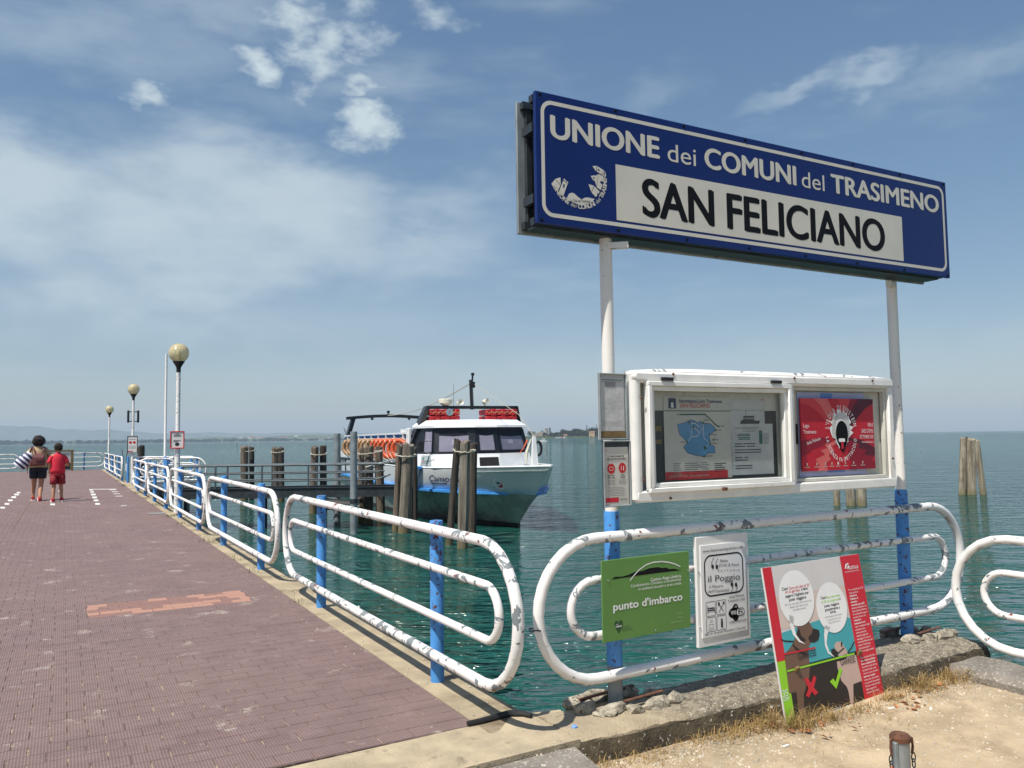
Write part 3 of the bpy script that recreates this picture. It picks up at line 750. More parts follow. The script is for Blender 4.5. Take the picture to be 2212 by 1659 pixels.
class Print:
    """flat artwork on a panel: local x right, y up, each layer a little proud of the last; built as real thin sheets"""
    def __init__(s, w, h): s.w, s.h, s.parts, s.lv = w, h, {}, 0
    def mb(s, name, m, lv):
        k = (name, m, lv)
        if k not in s.parts: s.parts[k] = MB()
        return s.parts[k]
    def poly(s, pts, m, name='print', lv=1):
        s.mb(name, m, lv).add([(x, y, 0) for x, y in pts], [tuple(range(len(pts)))]); return s
    def rect(s, x, y, w, h, m, name='print', lv=1): return s.poly([(x, y), (x + w, y), (x + w, y + h), (x, y + h)], m, name, lv)
    def disc(s, x, y, rx, ry, m, name='print', lv=1, n=32):
        return s.poly([(x + rx * math.cos(6.2832 * k / n), y + ry * math.sin(6.2832 * k / n)) for k in range(n)], m, name, lv)
    def line(s, pts, w, m, name='print', lv=1, closed=False):
        mb = s.mb(name, m, lv); P = [V(x, y, 0) for x, y in pts]; n = len(P)
        L, Rr = [], []
        for i in range(n):
            a = P[i - 1] if (i or closed) else P[i]; b = P[(i + 1) % n] if (i < n - 1 or closed) else P[i]
            d = (b - a).normalized(); x = V(-d.y, d.x, 0) * w / 2
            L.append(P[i] + x); Rr.append(P[i] - x)
        o = len(mb.v); mb.v += [tuple(q) for q in L + Rr]
        for i in range(n if closed else n - 1): j = (i + 1) % n; mb.f.append((o + n + i, o + n + j, o + j, o + i))
        return s
    def rrect(s, x, y, w, h, r, n=6):
        P = []
        for cx, cy, a0 in ((x + w - r, y + h - r, 0), (x + r, y + h - r, 90), (x + r, y + r, 180), (x + w - r, y + r, 270)):
            for k in range(n + 1): a = R(a0 + 90 * k / n); P.append((cx + r * math.cos(a), cy + r * math.sin(a)))
        return P
    def text(s, st, x, y, h, m, width=None, al='l', bold=0., shear=0., name='lettering', lv=2, rot=0., space=1., maxw=None):
        dup = bold if bold > .03 else 0.
        vs, fs = glyphs(st, 0. if dup else bold, shear, space)
        if not vs: return s
        x0, x1 = min(v.x for v in vs), max(v.x for v in vs); k = h / CAP; kx = k
        if width: kx = width / (x1 - x0)
        w = (x1 - x0) * kx; ox = {'l': 0, 'c': -w / 2, 'r': -w}[al]; c, n_ = math.cos(rot), math.sin(rot)
        q = [((v.x - x0) * kx + ox, v.y * k) for v in vs]
        s.nt = getattr(s, 'nt', 0) + 1
        for i, (sh, sv) in enumerate(((0, 0), (-dup * .5, 0), (dup * .5, 0), (-dup * .25, dup * .25), (dup * .25, -dup * .25)) if dup else ((0, 0),)): s.mb((name, s.nt), m, lv).add([(x + (a + sh * k) * c - (b + sv * k) * n_, y + (a + sh * k) * n_ + (b + sv * k) * c, i * .06) for a, b in q], fs)
        return s
    def arc_text(s, st, cx, cy, rx, ry, a0, a1, h, m, inward=False, bold=.0, name='lettering', lv=2, kx=1.):
        """letters along an ellipse from angle a0 to a1 (degrees)"""
        adv = []
        for ch in st:
            if ch == ' ': adv.append(.45); continue
            vs, _ = glyphs(ch, bold); adv.append(max(v.x for v in vs) - min(v.x for v in vs) + .14)
        tot = sum(adv); p_ = 0; s.nt = getattr(s, 'nt', 0) + 1
        for ch, a in zip(st, adv):
            f_ = (p_ + a / 2) / tot; an = R(a0 + (a1 - a0) * f_); p_ += a
            if ch == ' ': continue
            x, y = cx + rx * math.cos(an), cy + ry * math.sin(an)
            tx, ty = -rx * math.sin(an), ry * math.cos(an)
            ro = math.atan2(ty, tx) + (0 if a1 > a0 else math.pi)
            vs, fs = glyphs(ch, bold); xm = (min(v.x for v in vs) + max(v.x for v in vs)) / 2; k = h / CAP; c, n_ = math.cos(ro), math.sin(ro)
            q = [((v.x - xm) * k * kx, v.y * k) for v in vs]
            s.mb((name, s.nt), m, lv).add([(x + a_ * c - b_ * n_, y + a_ * n_ + b_ * c, 0) for a_, b_ in q], fs)
        return s
    def build(s, parent, org, ex, ey, step=.0008):
        """org = lower left corner in the parent's frame"""
        org, ex, ey = Vector(org), Vector(ex), Vector(ey); nz = ex.cross(ey)
        for (name, m, lv), mb in s.parts.items():
            if isinstance(name, tuple): name = name[0]
            b2 = MB(); b2.v = [tuple(org + ex * v[0] + ey * v[1] + nz * (step * (lv + v[2]))) for v in mb.v]; b2.f = mb.f
            o_ = b2.build(name, M[m], parent, fix=False)
            if name in ('small_text', 'timetable', 'hair_drawing', 'pictogram', 'badge', 'rays', 'picture', 'dog_picture', 'print', 'route', 'stop', 'emblem'): o_['kind'] = 'stuff'


# ================================================================== the large blue sign
# the sign and notice case stand a little askew to the posts: left end at off0, right end at off1
def skew(u0, o0, u1, o1):
    a, b = sgn(u0, o0), sgn(u1, o1); d = (b - a); L = d.length; return a, math.atan2(d.y, d.x), L
a_, ang, SW = skew(-.527, .085, 3.075, .235)
Z0, SH = 2.652, .735
bs = thing('station_sign', 'long blue place name sign with white lettering above the notice case', 'sign', (a_.x, a_.y, 0), ang)
# local: x along, -y towards the viewer, z up
panel = MB().box((SW / 2, .012, Z0 + SH / 2), (SW, .024, SH), bev=.004).build('front_panel', M['sign_blue'], bs)
pr = Print(SW, SH)
b_, c_ = .034, .042
outer, inn = pr.rrect(b_, c_, SW - 2 * b_, SH - 2 * c_, .07, 8), pr.rrect(b_ + .022, c_ + .022, SW - 2 * b_ - .044, SH - 2 * c_ - .044, .05, 8)
mbp = pr.mb('border', 'sign_white', 1); n_ = len(outer)
mbp.v += [(x, y, 0) for x, y in outer + inn]; mbp.f += [(i, (i + 1) % n_, n_ + (i + 1) % n_, n_ + i) for i in range(n_)]
ty = .487; th = .124
for st, x, w, bo in (('UNIONE', .10, .745, .075), ('dei', .912, .22, .0), ('COMUNI', 1.207, .782, .075), ('del', 2.046, .218, .0), ('TRASIMENO', 2.335, 1.165, .075)):
    h_ = th if bo else .108
    pr.text(st, x, ty - (.0 if bo else .004), h_, 'sign_white', width=w, bold=bo)
pr.rect(.528, .078, 2.538, .325, 'sign_white', 'name_plate', 1)
pr.text('SAN', .722, .128, .218, 'sign_black', width=.536, bold=.06); pr.text('FELICIANO', 1.38, .128, .218, 'sign_black', width=1.48, bold=.06)
# emblem: ring of houses over the arched name
cx, cy, rx, ry = .275, .29, .188, .178
pr.arc_text('UNIONE', cx, cy, rx, ry, 205, 248, .024, 'sign_white', bold=.03); pr.arc_text('dei', cx, cy, rx, ry, 251, 264, .022, 'sign_white')
pr.arc_text('COMUNI', cx, cy, rx, ry, 267, 306, .024, 'sign_white', bold=.03); pr.arc_text('del', cx, cy, rx, ry, 309, 322, .022, 'sign_white'); pr.arc_text('TRASIMENO', cx, cy, rx, ry, 325, 380, .024, 'sign_white', bold=.03)
def logo(px, m='sign_white', lv=2):      # traced in px of the emblem close-up
    P = [((x - 445) / 1385 * .39 + .082, .372 - (y - 250) / 1010 * .268) for x, y in px]; pr.poly(P, m, 'emblem', lv)
for q in ([(490, 800), (575, 690), (695, 805), (625, 945), (555, 895), (580, 870), (570, 855), (540, 850), (540, 870)], [(580, 682), (700, 632), (705, 795)],
          [(645, 970), (762, 690), (860, 750), (755, 1028)], [(765, 680), (780, 640), (805, 655), (795, 690)], [(800, 700), (812, 668), (838, 682), (830, 712)], [(838, 725), (850, 690), (880, 705), (868, 738)],
          [(1460, 270), (1562, 245), (1548, 372)], [(1575, 250), (1735, 318), (1722, 435), (1560, 370)],
          [(1600, 415), (1718, 455), (1700, 570), (1650, 560), (1635, 600), (1690, 640), (1650, 762), (1555, 715)], [(1592, 425), (1548, 700), (1510, 580), (1470, 575), (1412, 490), (1495, 465), (1535, 465)],
          [(1355, 675), (1485, 690), (1420, 835)], [(1495, 700), (1620, 795), (1600, 850), (1565, 830), (1560, 890), (1525, 930), (1425, 845)],
          [(800, 1040), (840, 1045), (890, 950), (960, 915), (1020, 930), (1100, 990), (1190, 1030), (1250, 985), (1330, 965), (1495, 975), (1440, 1045), (1330, 1110), (1150, 1150), (980, 1125), (860, 1080)]):
    logo(q)
for q in ([(770, 755), (798, 768), (775, 842), (750, 828)], [(1590, 305), (1630, 322), (1622, 352), (1583, 340)], [(1465, 515), (1490, 500), (1508, 520), (1490, 545)]): logo(q, 'sign_blue', 3)
pr.text('La Città del Trasimeno', .215, .142, .016, 'sign_black', width=.135, shear=.25, name='emblem', lv=3, rot=.09)
pr.build(panel, (0, 0, Z0), (1, 0, 0), (0, 0, 1))
for k in range(8):
    for zz in (Z0 + .018, Z0 + SH - .018):
        MB().lathe([(.009, 0), (.009, .004), (.001, .006)], 8).build('bolt', M['sign_black'], panel, loc=(.03 + (SW - .06) * k / 7, -.001, zz)).rotation_euler = (math.pi / 2, 0, 0)
# frame box behind the front panel, open at the ends
fb = MB()
for yy in (.05, .155):
    fb.bar((-.0, yy, Z0 + .02), (SW - .05, yy, Z0 + .02), .04, .04).bar((0, yy, Z0 + SH - .03), (SW - .05, yy, Z0 + SH - .03), .04, .04)
for x in (.04, .6, 1.4, 2.2, 3.0, SW - .08): fb.bar((x, .05, Z0 + .02), (x, .05, Z0 + SH - .03), .03, .03).bar((x, .155, Z0 + .02), (x, .155, Z0 + SH - .03), .03, .03)
for x in (.02, SW - .07): fb.bar((x, .05, Z0 + .15), (x, .155, Z0 + .15), .03, .05).bar((x, .05, Z0 + .55), (x, .155, Z0 + .55), .03, .05)
fb.build('box_frame', M['dark_steel'], bs)
MB().box((SW / 2 - .04, .182, Z0 + SH / 2 - .012), (SW - .04, .022, SH + .02), bev=.003).build('back_panel', M['galvanised'], bs)
MB().box((SW / 2 - .03, .10, Z0 - .005), (SW - .1, .11, .012)).build('bottom_tray', M['dark_steel'], bs)
for u_, dx, dy in ((.0, .10, .06), (2.7, -.13, .05)):
    p_ = Matrix.Rotation(-ang, 3, 'Z') @ (sgn(u_, .02) - V(a_.x, a_.y, 0))
    MB().bar((p_.x, p_.y, Z0 - .055), (p_.x + dx, p_.y - dy, Z0 - .052), .04, .035).build('bracket', M['white_post'], bs)

# the railing panel that carries the sign posts
sgp = thing('sign_railing', 'flaking white tube railing with rounded ends under the notice case', 'railing', sgn(-.545, 0), SD)
MB().tube(stadium(0, 3.86, .185, .94, -.065, 16), .0305, 14, True).build('outer_rail', M['white_paint'], sgp, 2)
MB().tube(stadium(.205, 3.66, .415, .715, -.065, 12), .0235, 14, True).build('inner_rail', M['white_paint'], sgp, 2)
for i, u_ in enumerate((.545, 3.245)):
    MB().lathe([(.037, .9), (.037, 2.7)], 20).build('sign_post', M['white_post'], sgp, True, loc=(u_, 0, 0))
    MB().lathe([(.0435, .22 if i == 0 else -.1), (.0445, 1.06), (.040, 1.075)], 20).build('post_sleeve', M['blue_paint'], sgp, True, loc=(u_, 0, 0))
    if i == 0: MB().lathe([(.042, -.15), (.0425, .221)], 16).build('bare_foot', M['galvanised'], sgp, True, loc=(u_, 0, 0))
    for zz in (.185, .415, .715, .94): MB().bar((u_, -.02, zz), (u_, -.055, zz), .03, .02).build('weld_bracket', M['white_paint'], sgp)
MB().tube([V(-.02 + .033 * math.cos(a / 10 * 6.283), -.065 + .033 * math.sin(a / 10 * 6.283), .50 + .004 * math.sin(a * 2)) for a in range(21)], .003, 5).tube([V(-.02, -.07, .5), V(-.06, -.05, .47), V(-.1, -.06, .455)], .0025, 5).build('tie_wire', M['dark_steel'], sgp)
# next panel, turning towards the viewer along the side edging
railing(sgn(2.95, .26, -.19), SD - math.pi / 2, 4.0, (1.0, 3.0), 'white tube railing panel running out from the kerb corner beside the dog poster', None, post_h=1.0, y=-.05, seg=14)
for o in COL.objects:
    if o.get('group') is None and 'group' in o.keys(): del o['group']

# broken concrete round the post feet
def rock(c, r, fl=.6, n=22):
    bm = bmesh.new()
    for k in range(n):
        v = V(random.gauss(0, 1), random.gauss(0, 1), random.gauss(0, 1)).normalized() * random.uniform(.75, 1)
        bm.verts.new((c[0] + v.x * r[0], c[1] + v.y * r[1], c[2] + v.z * r[2]))
    bmesh.ops.convex_hull(bm, input=bm.verts)
    loose = [v for v in bm.verts if not v.link_faces]; bmesh.ops.delete(bm, geom=loose, context='VERTS')
    bm.verts.index_update(); mb = MB(); mb.v = [tuple(v.co) for v in bm.verts]; mb.f = [[v.index for v in f.verts] for f in bm.faces]; bm.free(); return mb
for u0, lb in ((0, 'crumbled concrete collar with rusty iron strips round the left sign post foot'), (2.7, 'crumbled concrete collar with rusty iron strip round the right sign post foot')):
    t = thing('rubble_collar', lb, 'rubble', sgn(u0, 0), SD)
    for k, (x, y, rx, ry, rz_) in enumerate(((-.20, .10, .12, .06, .055), (-.05, .12, .15, .05, .06), (-.22, -.02, .09, .06, .06), (-.11, -.10, .13, .055, .05), (.03, -.16, .11, .045, .055), (.17, -.17, .12, .05, .06), (.29, -.14, .10, .055, .055), (.16, .08, .09, .05, .045), (.27, .03, .07, .05, .035), (-.14, -.14, .05, .03, .03))):
        if u0 and k in (0, 2): continue
        rock((x, y, .012), (rx, ry, rz_)).build('stone', M['rubble'], t)
    MB().bar((-.2, .065, .045), (.2, .09, .05), .025, .008).bar((-.02, -.105, .05), (.27, -.085, .052), .025, .006).build('iron_strip', M['rust_iron'], t)

# ================================================================== notice case
a_, ang, CW = skew(.083, .115, 2.31, .235)
CZ0, CH, CD = 1.118, .755, .085
nc = thing('notice_case', 'white double notice case, left half glazed, right half open with red poster', 'notice board', (a_.x, a_.y, 0), ang)
xm = 1.232                                # boundary between the two halves
def rbar(mb, a, b, w, d, r=.012):         # rounded frame member
    mb.bar(a, b, w, d); return mb
back = MB().box((CW / 2, CD - .012, CZ0 + CH / 2), (CW - .02, .02, CH - .02)).build('back_board', M['case_back'], nc)
fr = MB()
fr.tube([V(.03, .028, CZ0 + .02), V(.03, .028, CZ0 + CH - .03)], .034, 14)
fr.box((.03, CD / 2 + .01, CZ0 + CH / 2), (.06, CD - .02, CH - .04))
fr.box((CW - .03, CD / 2, CZ0 + CH / 2 + .005), (.05, CD, CH - .06), bev=.008)
fr.box((CW / 2, CD / 2 - .004, CZ0 + .035), (CW - .02, CD + .005, .065), bev=.01)
fr.box((CW / 2, CD / 2 - .006, CZ0 + CH - .035), (CW, CD + .012, .072), bev=.02)
fr.box((xm + .012, CD / 2, CZ0 + CH / 2), (.05, CD - .004, CH - .1), bev=.004)
fr.build('case_frame', M['white_enamel'], nc, True)
hd = MB(); rr = []
for k in range(9):
    a = math.pi * k / 8; rr.append((.05 + .10 * k / 8 * 1.0, CZ0 + CH - .004 + .038 * math.sin(a * .5 + .2)))
hd.loft([[V(x, y_, z_) for y_, z_ in ((-.0, CZ0 + CH - .004), (.02, CZ0 + CH + .016 * s__), (.06, CZ0 + CH + .022 * s__), (.12, CZ0 + CH + .014 * s__), (.13, CZ0 + CH - .05))] for x, s__ in ((.03, .1), (.2, .7), (.45, 1), (1.1, 1), (1.8, 1), (2.05, .7), (CW - .04, .1))], closed=True)
hd.build('rain_hood', M['white_paint'], nc, True)
# left door: two stepped frames, glass, hinges, lock
dx0, dx1, dz0, dz1 = .088, xm - .012, CZ0 + .055, CZ0 + CH - .062
def frame(mb, x0, x1, z0, z1, w, y0, y1):
    d = y1 - y0; yc = (y0 + y1) / 2
    mb.box(((x0 + x1) / 2, yc, z0 + w / 2), (x1 - x0, d, w), bev=.004).box(((x0 + x1) / 2, yc, z1 - w / 2), (x1 - x0, d, w), bev=.004)
    mb.box((x0 + w / 2, yc, (z0 + z1) / 2), (w, d, z1 - z0 - 2 * w + .004), bev=.004).box((x1 - w / 2, yc, (z0 + z1) / 2), (w, d, z1 - z0 - 2 * w + .004), bev=.004); return mb
door = frame(MB(), dx0, dx1, dz0, dz1, .028, -.030, .02).build('glazed_door', M['white_enamel'], nc, True)
frame(MB(), dx0 + .0285, dx1 - .0285, dz0 + .0285, dz1 - .0285, .026, -.012, .03).build('inner_frame', M['white_enamel'], door, True)
MB().box(((dx0 + dx1) / 2, .012, (dz0 + dz1) / 2), (dx1 - dx0 - .07, .004, dz1 - dz0 - .07)).build('pane', M['glass'], door)
for x in (.22, 1.08):
    MB().tube([V(x - .04, -.034, dz1 + .012), V(x + .04, -.034, dz1 + .012)], .011, 10).build('hinge', M['black_paint'], door, True)
MB().box((.62, -.045, dz0 + .004), (.035, .02, .02), bev=.004).build('lock', M['rust_iron'], door)
for x, z in ((.05, CZ0 + CH - .16), (.28, CZ0 + CH - .018), (.05, CZ0 + .13), (1.26, CZ0 + CH - .02), (.24, CZ0 + .02), (CW - .05, CZ0 + .2), (2.0, CZ0 + CH - .02)):
    MB().ball((x, -.012 if z < CZ0 + CH - .1 else -.016, z), .008, 8, 6).build('screw', M['rust_iron'], nc)
# inner edge strips of the open half
frame(MB(), xm + .04, CW - .06, CZ0 + .07, CZ0 + CH - .072, .022, .02, CD - .03).build('reveal', M['case_back'], nc, True)
yb = CD - .0235                           # front of the back board
EX, EY = (1, 0, 0), (0, 0, 1)
# -- left half contents
wl, wh = dx1 - dx0 - .11, dz1 - dz0 - .11
lx, lz = dx0 + .055, dz0 + .055
pl = Print(wl, wh); pl.rect(0, 0, wl, wh, 'black_paint', 'backing', 1); pl.rect(0, wh * .79, wl, wh * .21, 'case_back', 'header', 2)
pl.rect(0, wh * .56, .1, .03, 'timber_brown', 'backing', 2).rect(0, wh * .42, .1, .025, 'timber_brown', 'backing', 2)
pl.text('asimeno', wl * .635, wh * .845, .016, 'ink_navy', bold=.02, lv=3).poly([(wl * .855, wh * .92), (wl * .90, wh * .93), (wl * .885, wh * .86), (wl * .865, wh * .85)], 'ink_red', 'emblem', 3)
pl.build(back, (lx, yb, lz), EX, EY)
# map sheet
pw, ph = .515, .492
ms = MB().box((lx + .115 + pw / 2, yb - .006, lz + ph / 2 + .008), (pw, .002, ph)).build('map_sheet', M['paper'], nc)
q = Print(pw, ph)
q.text('Navigazione Lago Trasimeno', .115, ph * .928, .020, 'ink_navy', width=.335, bold=.02); q.text('SAN FELICIANO', .12, ph * .868, .026, 'ink_red', width=.235, bold=.01)
q.poly(q.rrect(.035, ph * .855, .058, .062, .006), 'ink_navy', 'badge', 1).poly([(.05, ph * .885), (.078, ph * .885), (.072, ph * .866), (.057, ph * .866)], 'print_white', 'badge', 2).rect(.055, ph * .89, .018, .016, 'print_white', 'badge', 2).rect(.062, ph * .915, .004, .01, 'print_white', 'badge', 2)
q.rect(0, ph * .822, pw, .005, 'ink_green', 'rule', 1)
mp = [(930, 655), (1060, 612), (1073, 592), (1110, 605), (1160, 637), (1178, 610), (1205, 640), (1285, 642), (1330, 680), (1350, 735), (1275, 790), (1283, 850), (1290, 920), (1335, 950), (1337, 1030), (1255, 1030), (1210, 1075), (1100, 1050), (1030, 1020), (990, 945), (1035, 885), (950, 780)]
def mxy(x, y): return ((x - 790) / 735 * pw, ph - (y - 292) / 1070 * ph)
q.poly([mxy(*p_) for p_ in mp], 'map_blue', 'lake_map', 1); q.line([mxy(*p_) for p_ in mp], .003, 'ink_navy', 'lake_map', 2, True)
for pth in ([(1065, 635), (1125, 640), (1175, 688), (1210, 640), (1215, 835), (1280, 905), (1240, 940)], [(1085, 660), (1170, 765), (1210, 690)], [(1100, 690), (1078, 740), (1078, 812), (1135, 812), (1170, 765)], [(1078, 812), (1030, 885)]): q.line([mxy(*p_) for p_ in pth], .0035, 'paper_white', 'route', 3)
q.line([mxy(965, 525), mxy(1235, 522), mxy(1370, 678), mxy(1400, 682)], .009, 'ink_teal', 'route', 2)
for x, y in ((1060, 635), (1212, 632), (1352, 728), (1277, 790), (1320, 856), (1030, 882), (1210, 1075), (1282, 907)): q.disc(*mxy(x, y), .006, .007, 'ink_green', 'stop', 4, 12)
for x, y, w in ((920, 525, 45), (1035, 605, 30), (1215, 600, 60), (1370, 730, 45), (1290, 790, 70), (1335, 857, 40), (1305, 906, 60), (955, 880, 60), (1225, 1070, 80), (1120, 690, 40), (1170, 960, 25), (1410, 680, 40)): q.rect(*mxy(x, y + 6), w / 735 * pw, .006, 'ink_grey', 'small_text', 4)
q.poly([mxy(1205, 935), mxy(1235, 950), mxy(1245, 975), mxy(1220, 985)], 'ink_green', 'island', 4).poly([mxy(1092, 665), mxy(1112, 665), mxy(1108, 705), mxy(1095, 700)], 'ink_green', 'island', 4)
for k in range(7):
    z_ = ph * .19 - k * .0125; q.rect(.06, z_, random.uniform(.05, .07), .0045, 'ink_grey', 'small_text', 1).rect(.145, z_, .10 + .02 * (k % 3), .003, 'ink_dark', 'timetable', 1).rect(.275, z_, random.uniform(.04, .07), .0045, 'ink_grey', 'small_text', 1)
for k in range(5): q.rect(.375, ph * .175 - k * .012, random.uniform(.06, .10), .0045, 'ink_dark', 'small_text', 1)
q.rect(.0, .0, pw - .035, .048, 'ink_red', 'banner', 1); q.text('BUSITALIA - SITA NORD', .03, .015, .013, 'dog_beige', width=.135).text('Direzione Regionale Umbria', .18, .015, .013, 'dog_beige', width=.15)
q.build(ms, (lx + .115, yb - .007, lz + .008), EX, EY)
# timetable sheet and ferry photograph
pw2, ph2 = .385, .315
ts = MB().box((lx + .60 + pw2 / 2, yb - .004, lz + .02 + ph2 / 2), (pw2, .0015, ph2)).build('timetable_sheet', M['paper_grey'], nc)
q = Print(pw2, ph2)
q.text('SERVIZIO NAVIGAZIONE TRASIMENO', .065, ph2 * .90, .011, 'ink_grey', width=.2).text('orario in vigore dal 25 maggio 2020', .13, ph2 * .85, .008, 'ink_dark', width=.11)
for k, (x, y, w) in enumerate(((.09, .79, .10), (.08, .76, .11), (.09, .72, .10), (.09, .69, .10), (.06, .60, .06), (.13, .60, .10), (.06, .55, .09), (.16, .55, .07), (.06, .48, .22), (.06, .43, .22), (.06, .33, .06), (.14, .33, .03), (.06, .28, .11), (.06, .17, .14), (.06, .12, .14))): q.rect(x, y * ph2, w, .0055, 'ink_teal' if k < 4 else 'ink_dark', 'timetable', 1)
for k in range(30): q.rect(.015, ph2 * (.82 - k * .025), random.uniform(.015, .035), .003, 'ink_grey', 'small_text', 1)
q.rect(.265, ph2 * .60, .028, .085, 'ink_teal', 'key', 1)
for k in range(9): q.rect(.30, ph2 * (.8 - k * .025), .05, .003, 'ink_grey', 'small_text', 1)
q.build(ts, (lx + .60, yb - .005, lz + .02), EX, EY)
fsx = lx + .63
fs_ = MB().box((fsx + .145, yb - .003, lz + .345 + .055), (.29, .0015, .17)).build('ferry_photograph', M['paper_grey'], nc)
q = Print(.29, .19); q.rect(.0, .085, .29, .002, 'board_green', 'rule', 1).poly([(.08, .0), (.24, 0), (.25, .02), (.2, .022), (.2, .05), (.11, .05), (.11, .028), (.09, .02)], 'ink_dark', 'ferry_picture', 1).rect(.13, .05, .003, .035, 'ink_dark', 'ferry_picture', 1)
for k in range(5): q.rect(.12 + k * .016, .03, .008, .01, 'paper', 'ferry_picture', 2)
q.build(fs_, (fsx, yb - .004, lz + .335), EX, EY)
# -- right half: pasted lilac poster, red poster standing proud, small dark sticker
rx0, rz0 = xm + .062, CZ0 + .095
rw, rh = CW - .082 - rx0, CH - .19
lil = MB().box((rx0 + .06 + .32, yb - .004, rz0 + .004 + rh * .49), (.64, .002, rh * .98)).build('lilac_poster', M['poster_lilac'], nc)
q = Print(.575, rh); q.poly([(.19, .5), (.3, .5), (.31, .55), (.2, .55)], 'poster_blue', 'shape', 1).poly([(.2, .10), (.24, .025), (.40, .025), (.44, .10)], 'poster_blue', 'shape', 1).text('SANT\'ARCANGELO', .46, .03, .008, 'ink_navy', width=.06); q.build(lil, (rx0 + .08, yb - .0055, rz0 + .0), EX, EY)
stk = MB().box((rx0 + .038, yb - .003, rz0 + rh * .5), (.066, .0015, .13)).build('sticker', M['dog_black'], nc)
q = Print(.066, .13); q.line(q.rrect(.008, .008, .05, .114, .008), .002, 'timber_brown', 'emblem', 1, True).line([(.02, .03), (.03, .07), (.045, .05), (.025, .1), (.05, .09)], .003, 'rust_iron', 'emblem', 1); q.build(stk, (rx0 + .005, yb - .004, rz0 + rh * .5 - .065), EX, EY)
pw3, ph3 = .70, .475
px3, pz3 = xm + .125, CZ0 + .135
rp = MB().box((px3 + pw3 / 2, yb - .022, pz3 + ph3 / 2), (pw3, .008, ph3)).build('red_poster', M['poster_red'], nc)
q = Print(pw3, ph3); cx, cy = pw3 * .53, ph3 * .5
def wedge(pts, m): q.poly([(x * pw3, y * ph3) for x, y in pts], m, 'rays', 1)
wedge([(.18, 1), (.36, 1), (.42, .86), (.46, .7), (.50, .52), (.44, .58), (.34, .76), (.27, .9)], 'poster_pink'); wedge([(.0, 1), (.18, 1), (.27, .9), (.34, .76), (.44, .58), (.36, .64), (.22, .82), (.1, .9), (0, .93)], 'poster_rose')
wedge([(.36, 1), (.52, 1), (.52, .5), (.46, .7), (.42, .86)], 'poster_red'); wedge([(.52, 1), (.68, 1), (.63, .86), (.60, .75), (.55, .52)], 'poster_rose'); wedge([(.68, 1), (.8, 1), (.72, .9), (.66, .78), (.6, .6), (.57, .55), (.63, .86)], 'poster_dark')
wedge([(.8, 1), (1, 1), (1, .94), (.88, .86), (.78, .74), (.68, .6), (.58, .54), (.66, .78), (.72, .9)], 'poster_maroon')
wedge([(.5, .48), (.42, .40), (.30, .36), (.33, .31), (.24, .28), (.30, .22), (.17, .16), (.22, .08), (.2, 0), (.33, 0), (.31, .1), (.38, .15), (.35, .21), (.43, .28), (.40, .33), (.48, .38)], 'poster_pink')
wedge([(.0, .2), (.1, .26), (.13, .3), (.3, .36), (.42, .40), (.3, .46), (0, .42)], 'poster_dark'); wedge([(.56, .48), (.62, .42), (.78, .36), (.76, .3), (.88, .27), (.84, .2), (.98, .18), (.95, .12), (1, .1), (1, 0), (.62, 0), (.66, .12), (.60, .2), (.63, .3), (.57, .36)], 'poster_dark')
wedge([(.6, .46), (.8, .42), (1, .3), (1, .2), (.98, .18), (.84, .2), (.88, .27), (.76, .3), (.78, .36), (.62, .42)], 'poster_maroon')
# shaggy white hair round a black face with an open mouth
hair = []
for k in range(44):
    a = 6.2832 * k / 44; w_ = .098 + .012 * math.sin(k * 2.1) + (.008 if k % 2 else -.008); hh = .135 + .012 * math.sin(k * 1.7) + (.01 if k % 2 else -.01)
    hair.append((cx + w_ * math.cos(a) * (1.05 if math.sin(a) > -.4 else .8), cy + .025 + hh * math.sin(a) * (1. if math.sin(a) > 0 else .85)))
q.poly(hair, 'print_white', 'hair_drawing', 3)
for k in range(34):
    a = R(-50 + 280 * k / 33); q.line([(cx + .056 * math.cos(a), cy + .03 + .075 * math.sin(a)), (cx + .070 * math.cos(a + .16), cy + .03 + .09 * math.sin(a + .16)), (cx + .080 * math.cos(a - .06), cy + .03 + .108 * math.sin(a - .06)), (cx + .088 * math.cos(a + .08), cy + .03 + .12 * math.sin(a + .08))], .0022, 'sign_black', 'hair_drawing', 4)
q.disc(cx + .005, cy + .005, .058, .085, 'sign_black', 'face_drawing', 5).poly([(cx - .045, cy - .04), (cx + .055, cy - .04), (cx + .03, cy - .10), (cx + .012, cy - .122), (cx - .012, cy - .10)], 'sign_black', 'face_drawing', 5)
q.poly(q.rrect(cx - .03, cy - .052, .062, .024, .01, 3), 'print_white', 'face_drawing', 6).poly(q.rrect(cx - .008, cy - .10, .024, .05, .01, 3), 'poster_red', 'face_drawing', 7)
q.arc_text("L'ISOLA DI EINSTEIN", cx, cy + .01, .125, .155, 172, 12, .030, 'print_white', bold=.01, kx=.72, lv=5); q.arc_text('LA SCIENZA FA SPETTACOLO', cx, cy - .005, .148, .178, 183, 352, .026, 'print_white', bold=.01, kx=.72, lv=5)
q.text('Lago', .018, ph3 * .60, .024, 'print_white', width=.055).text('Trasimeno', .018, ph3 * .515, .024, 'print_white', width=.118).text('Isola Polvese', .05, ph3 * .36, .022, 'print_white', width=.128, rot=.25)
q.text('VEN.4', pw3 - .012, ph3 * .60, .026, 'print_white', width=.052, al='r').text('SAB.5 DOM.6', pw3 - .012, ph3 * .515, .026, 'print_white', width=.115, al='r').text('SETTEMBRE 2020', pw3 - .012, ph3 * .435, .023, 'print_white', width=.135, al='r').text('www.isoladieinstein.it', pw3 - .012, ph3 * .37, .014, 'print_white', width=.118, al='r')
for k, x in enumerate((.04, .13, .21, .27, .33, .40, .48, .57)): q.rect(x - .006, .036, .012, .018, 'dog_beige' if k != 4 else 'print_white', 'badge', 3).rect(x - .022, .024, .044, .005, 'dog_beige', 'badge', 3)
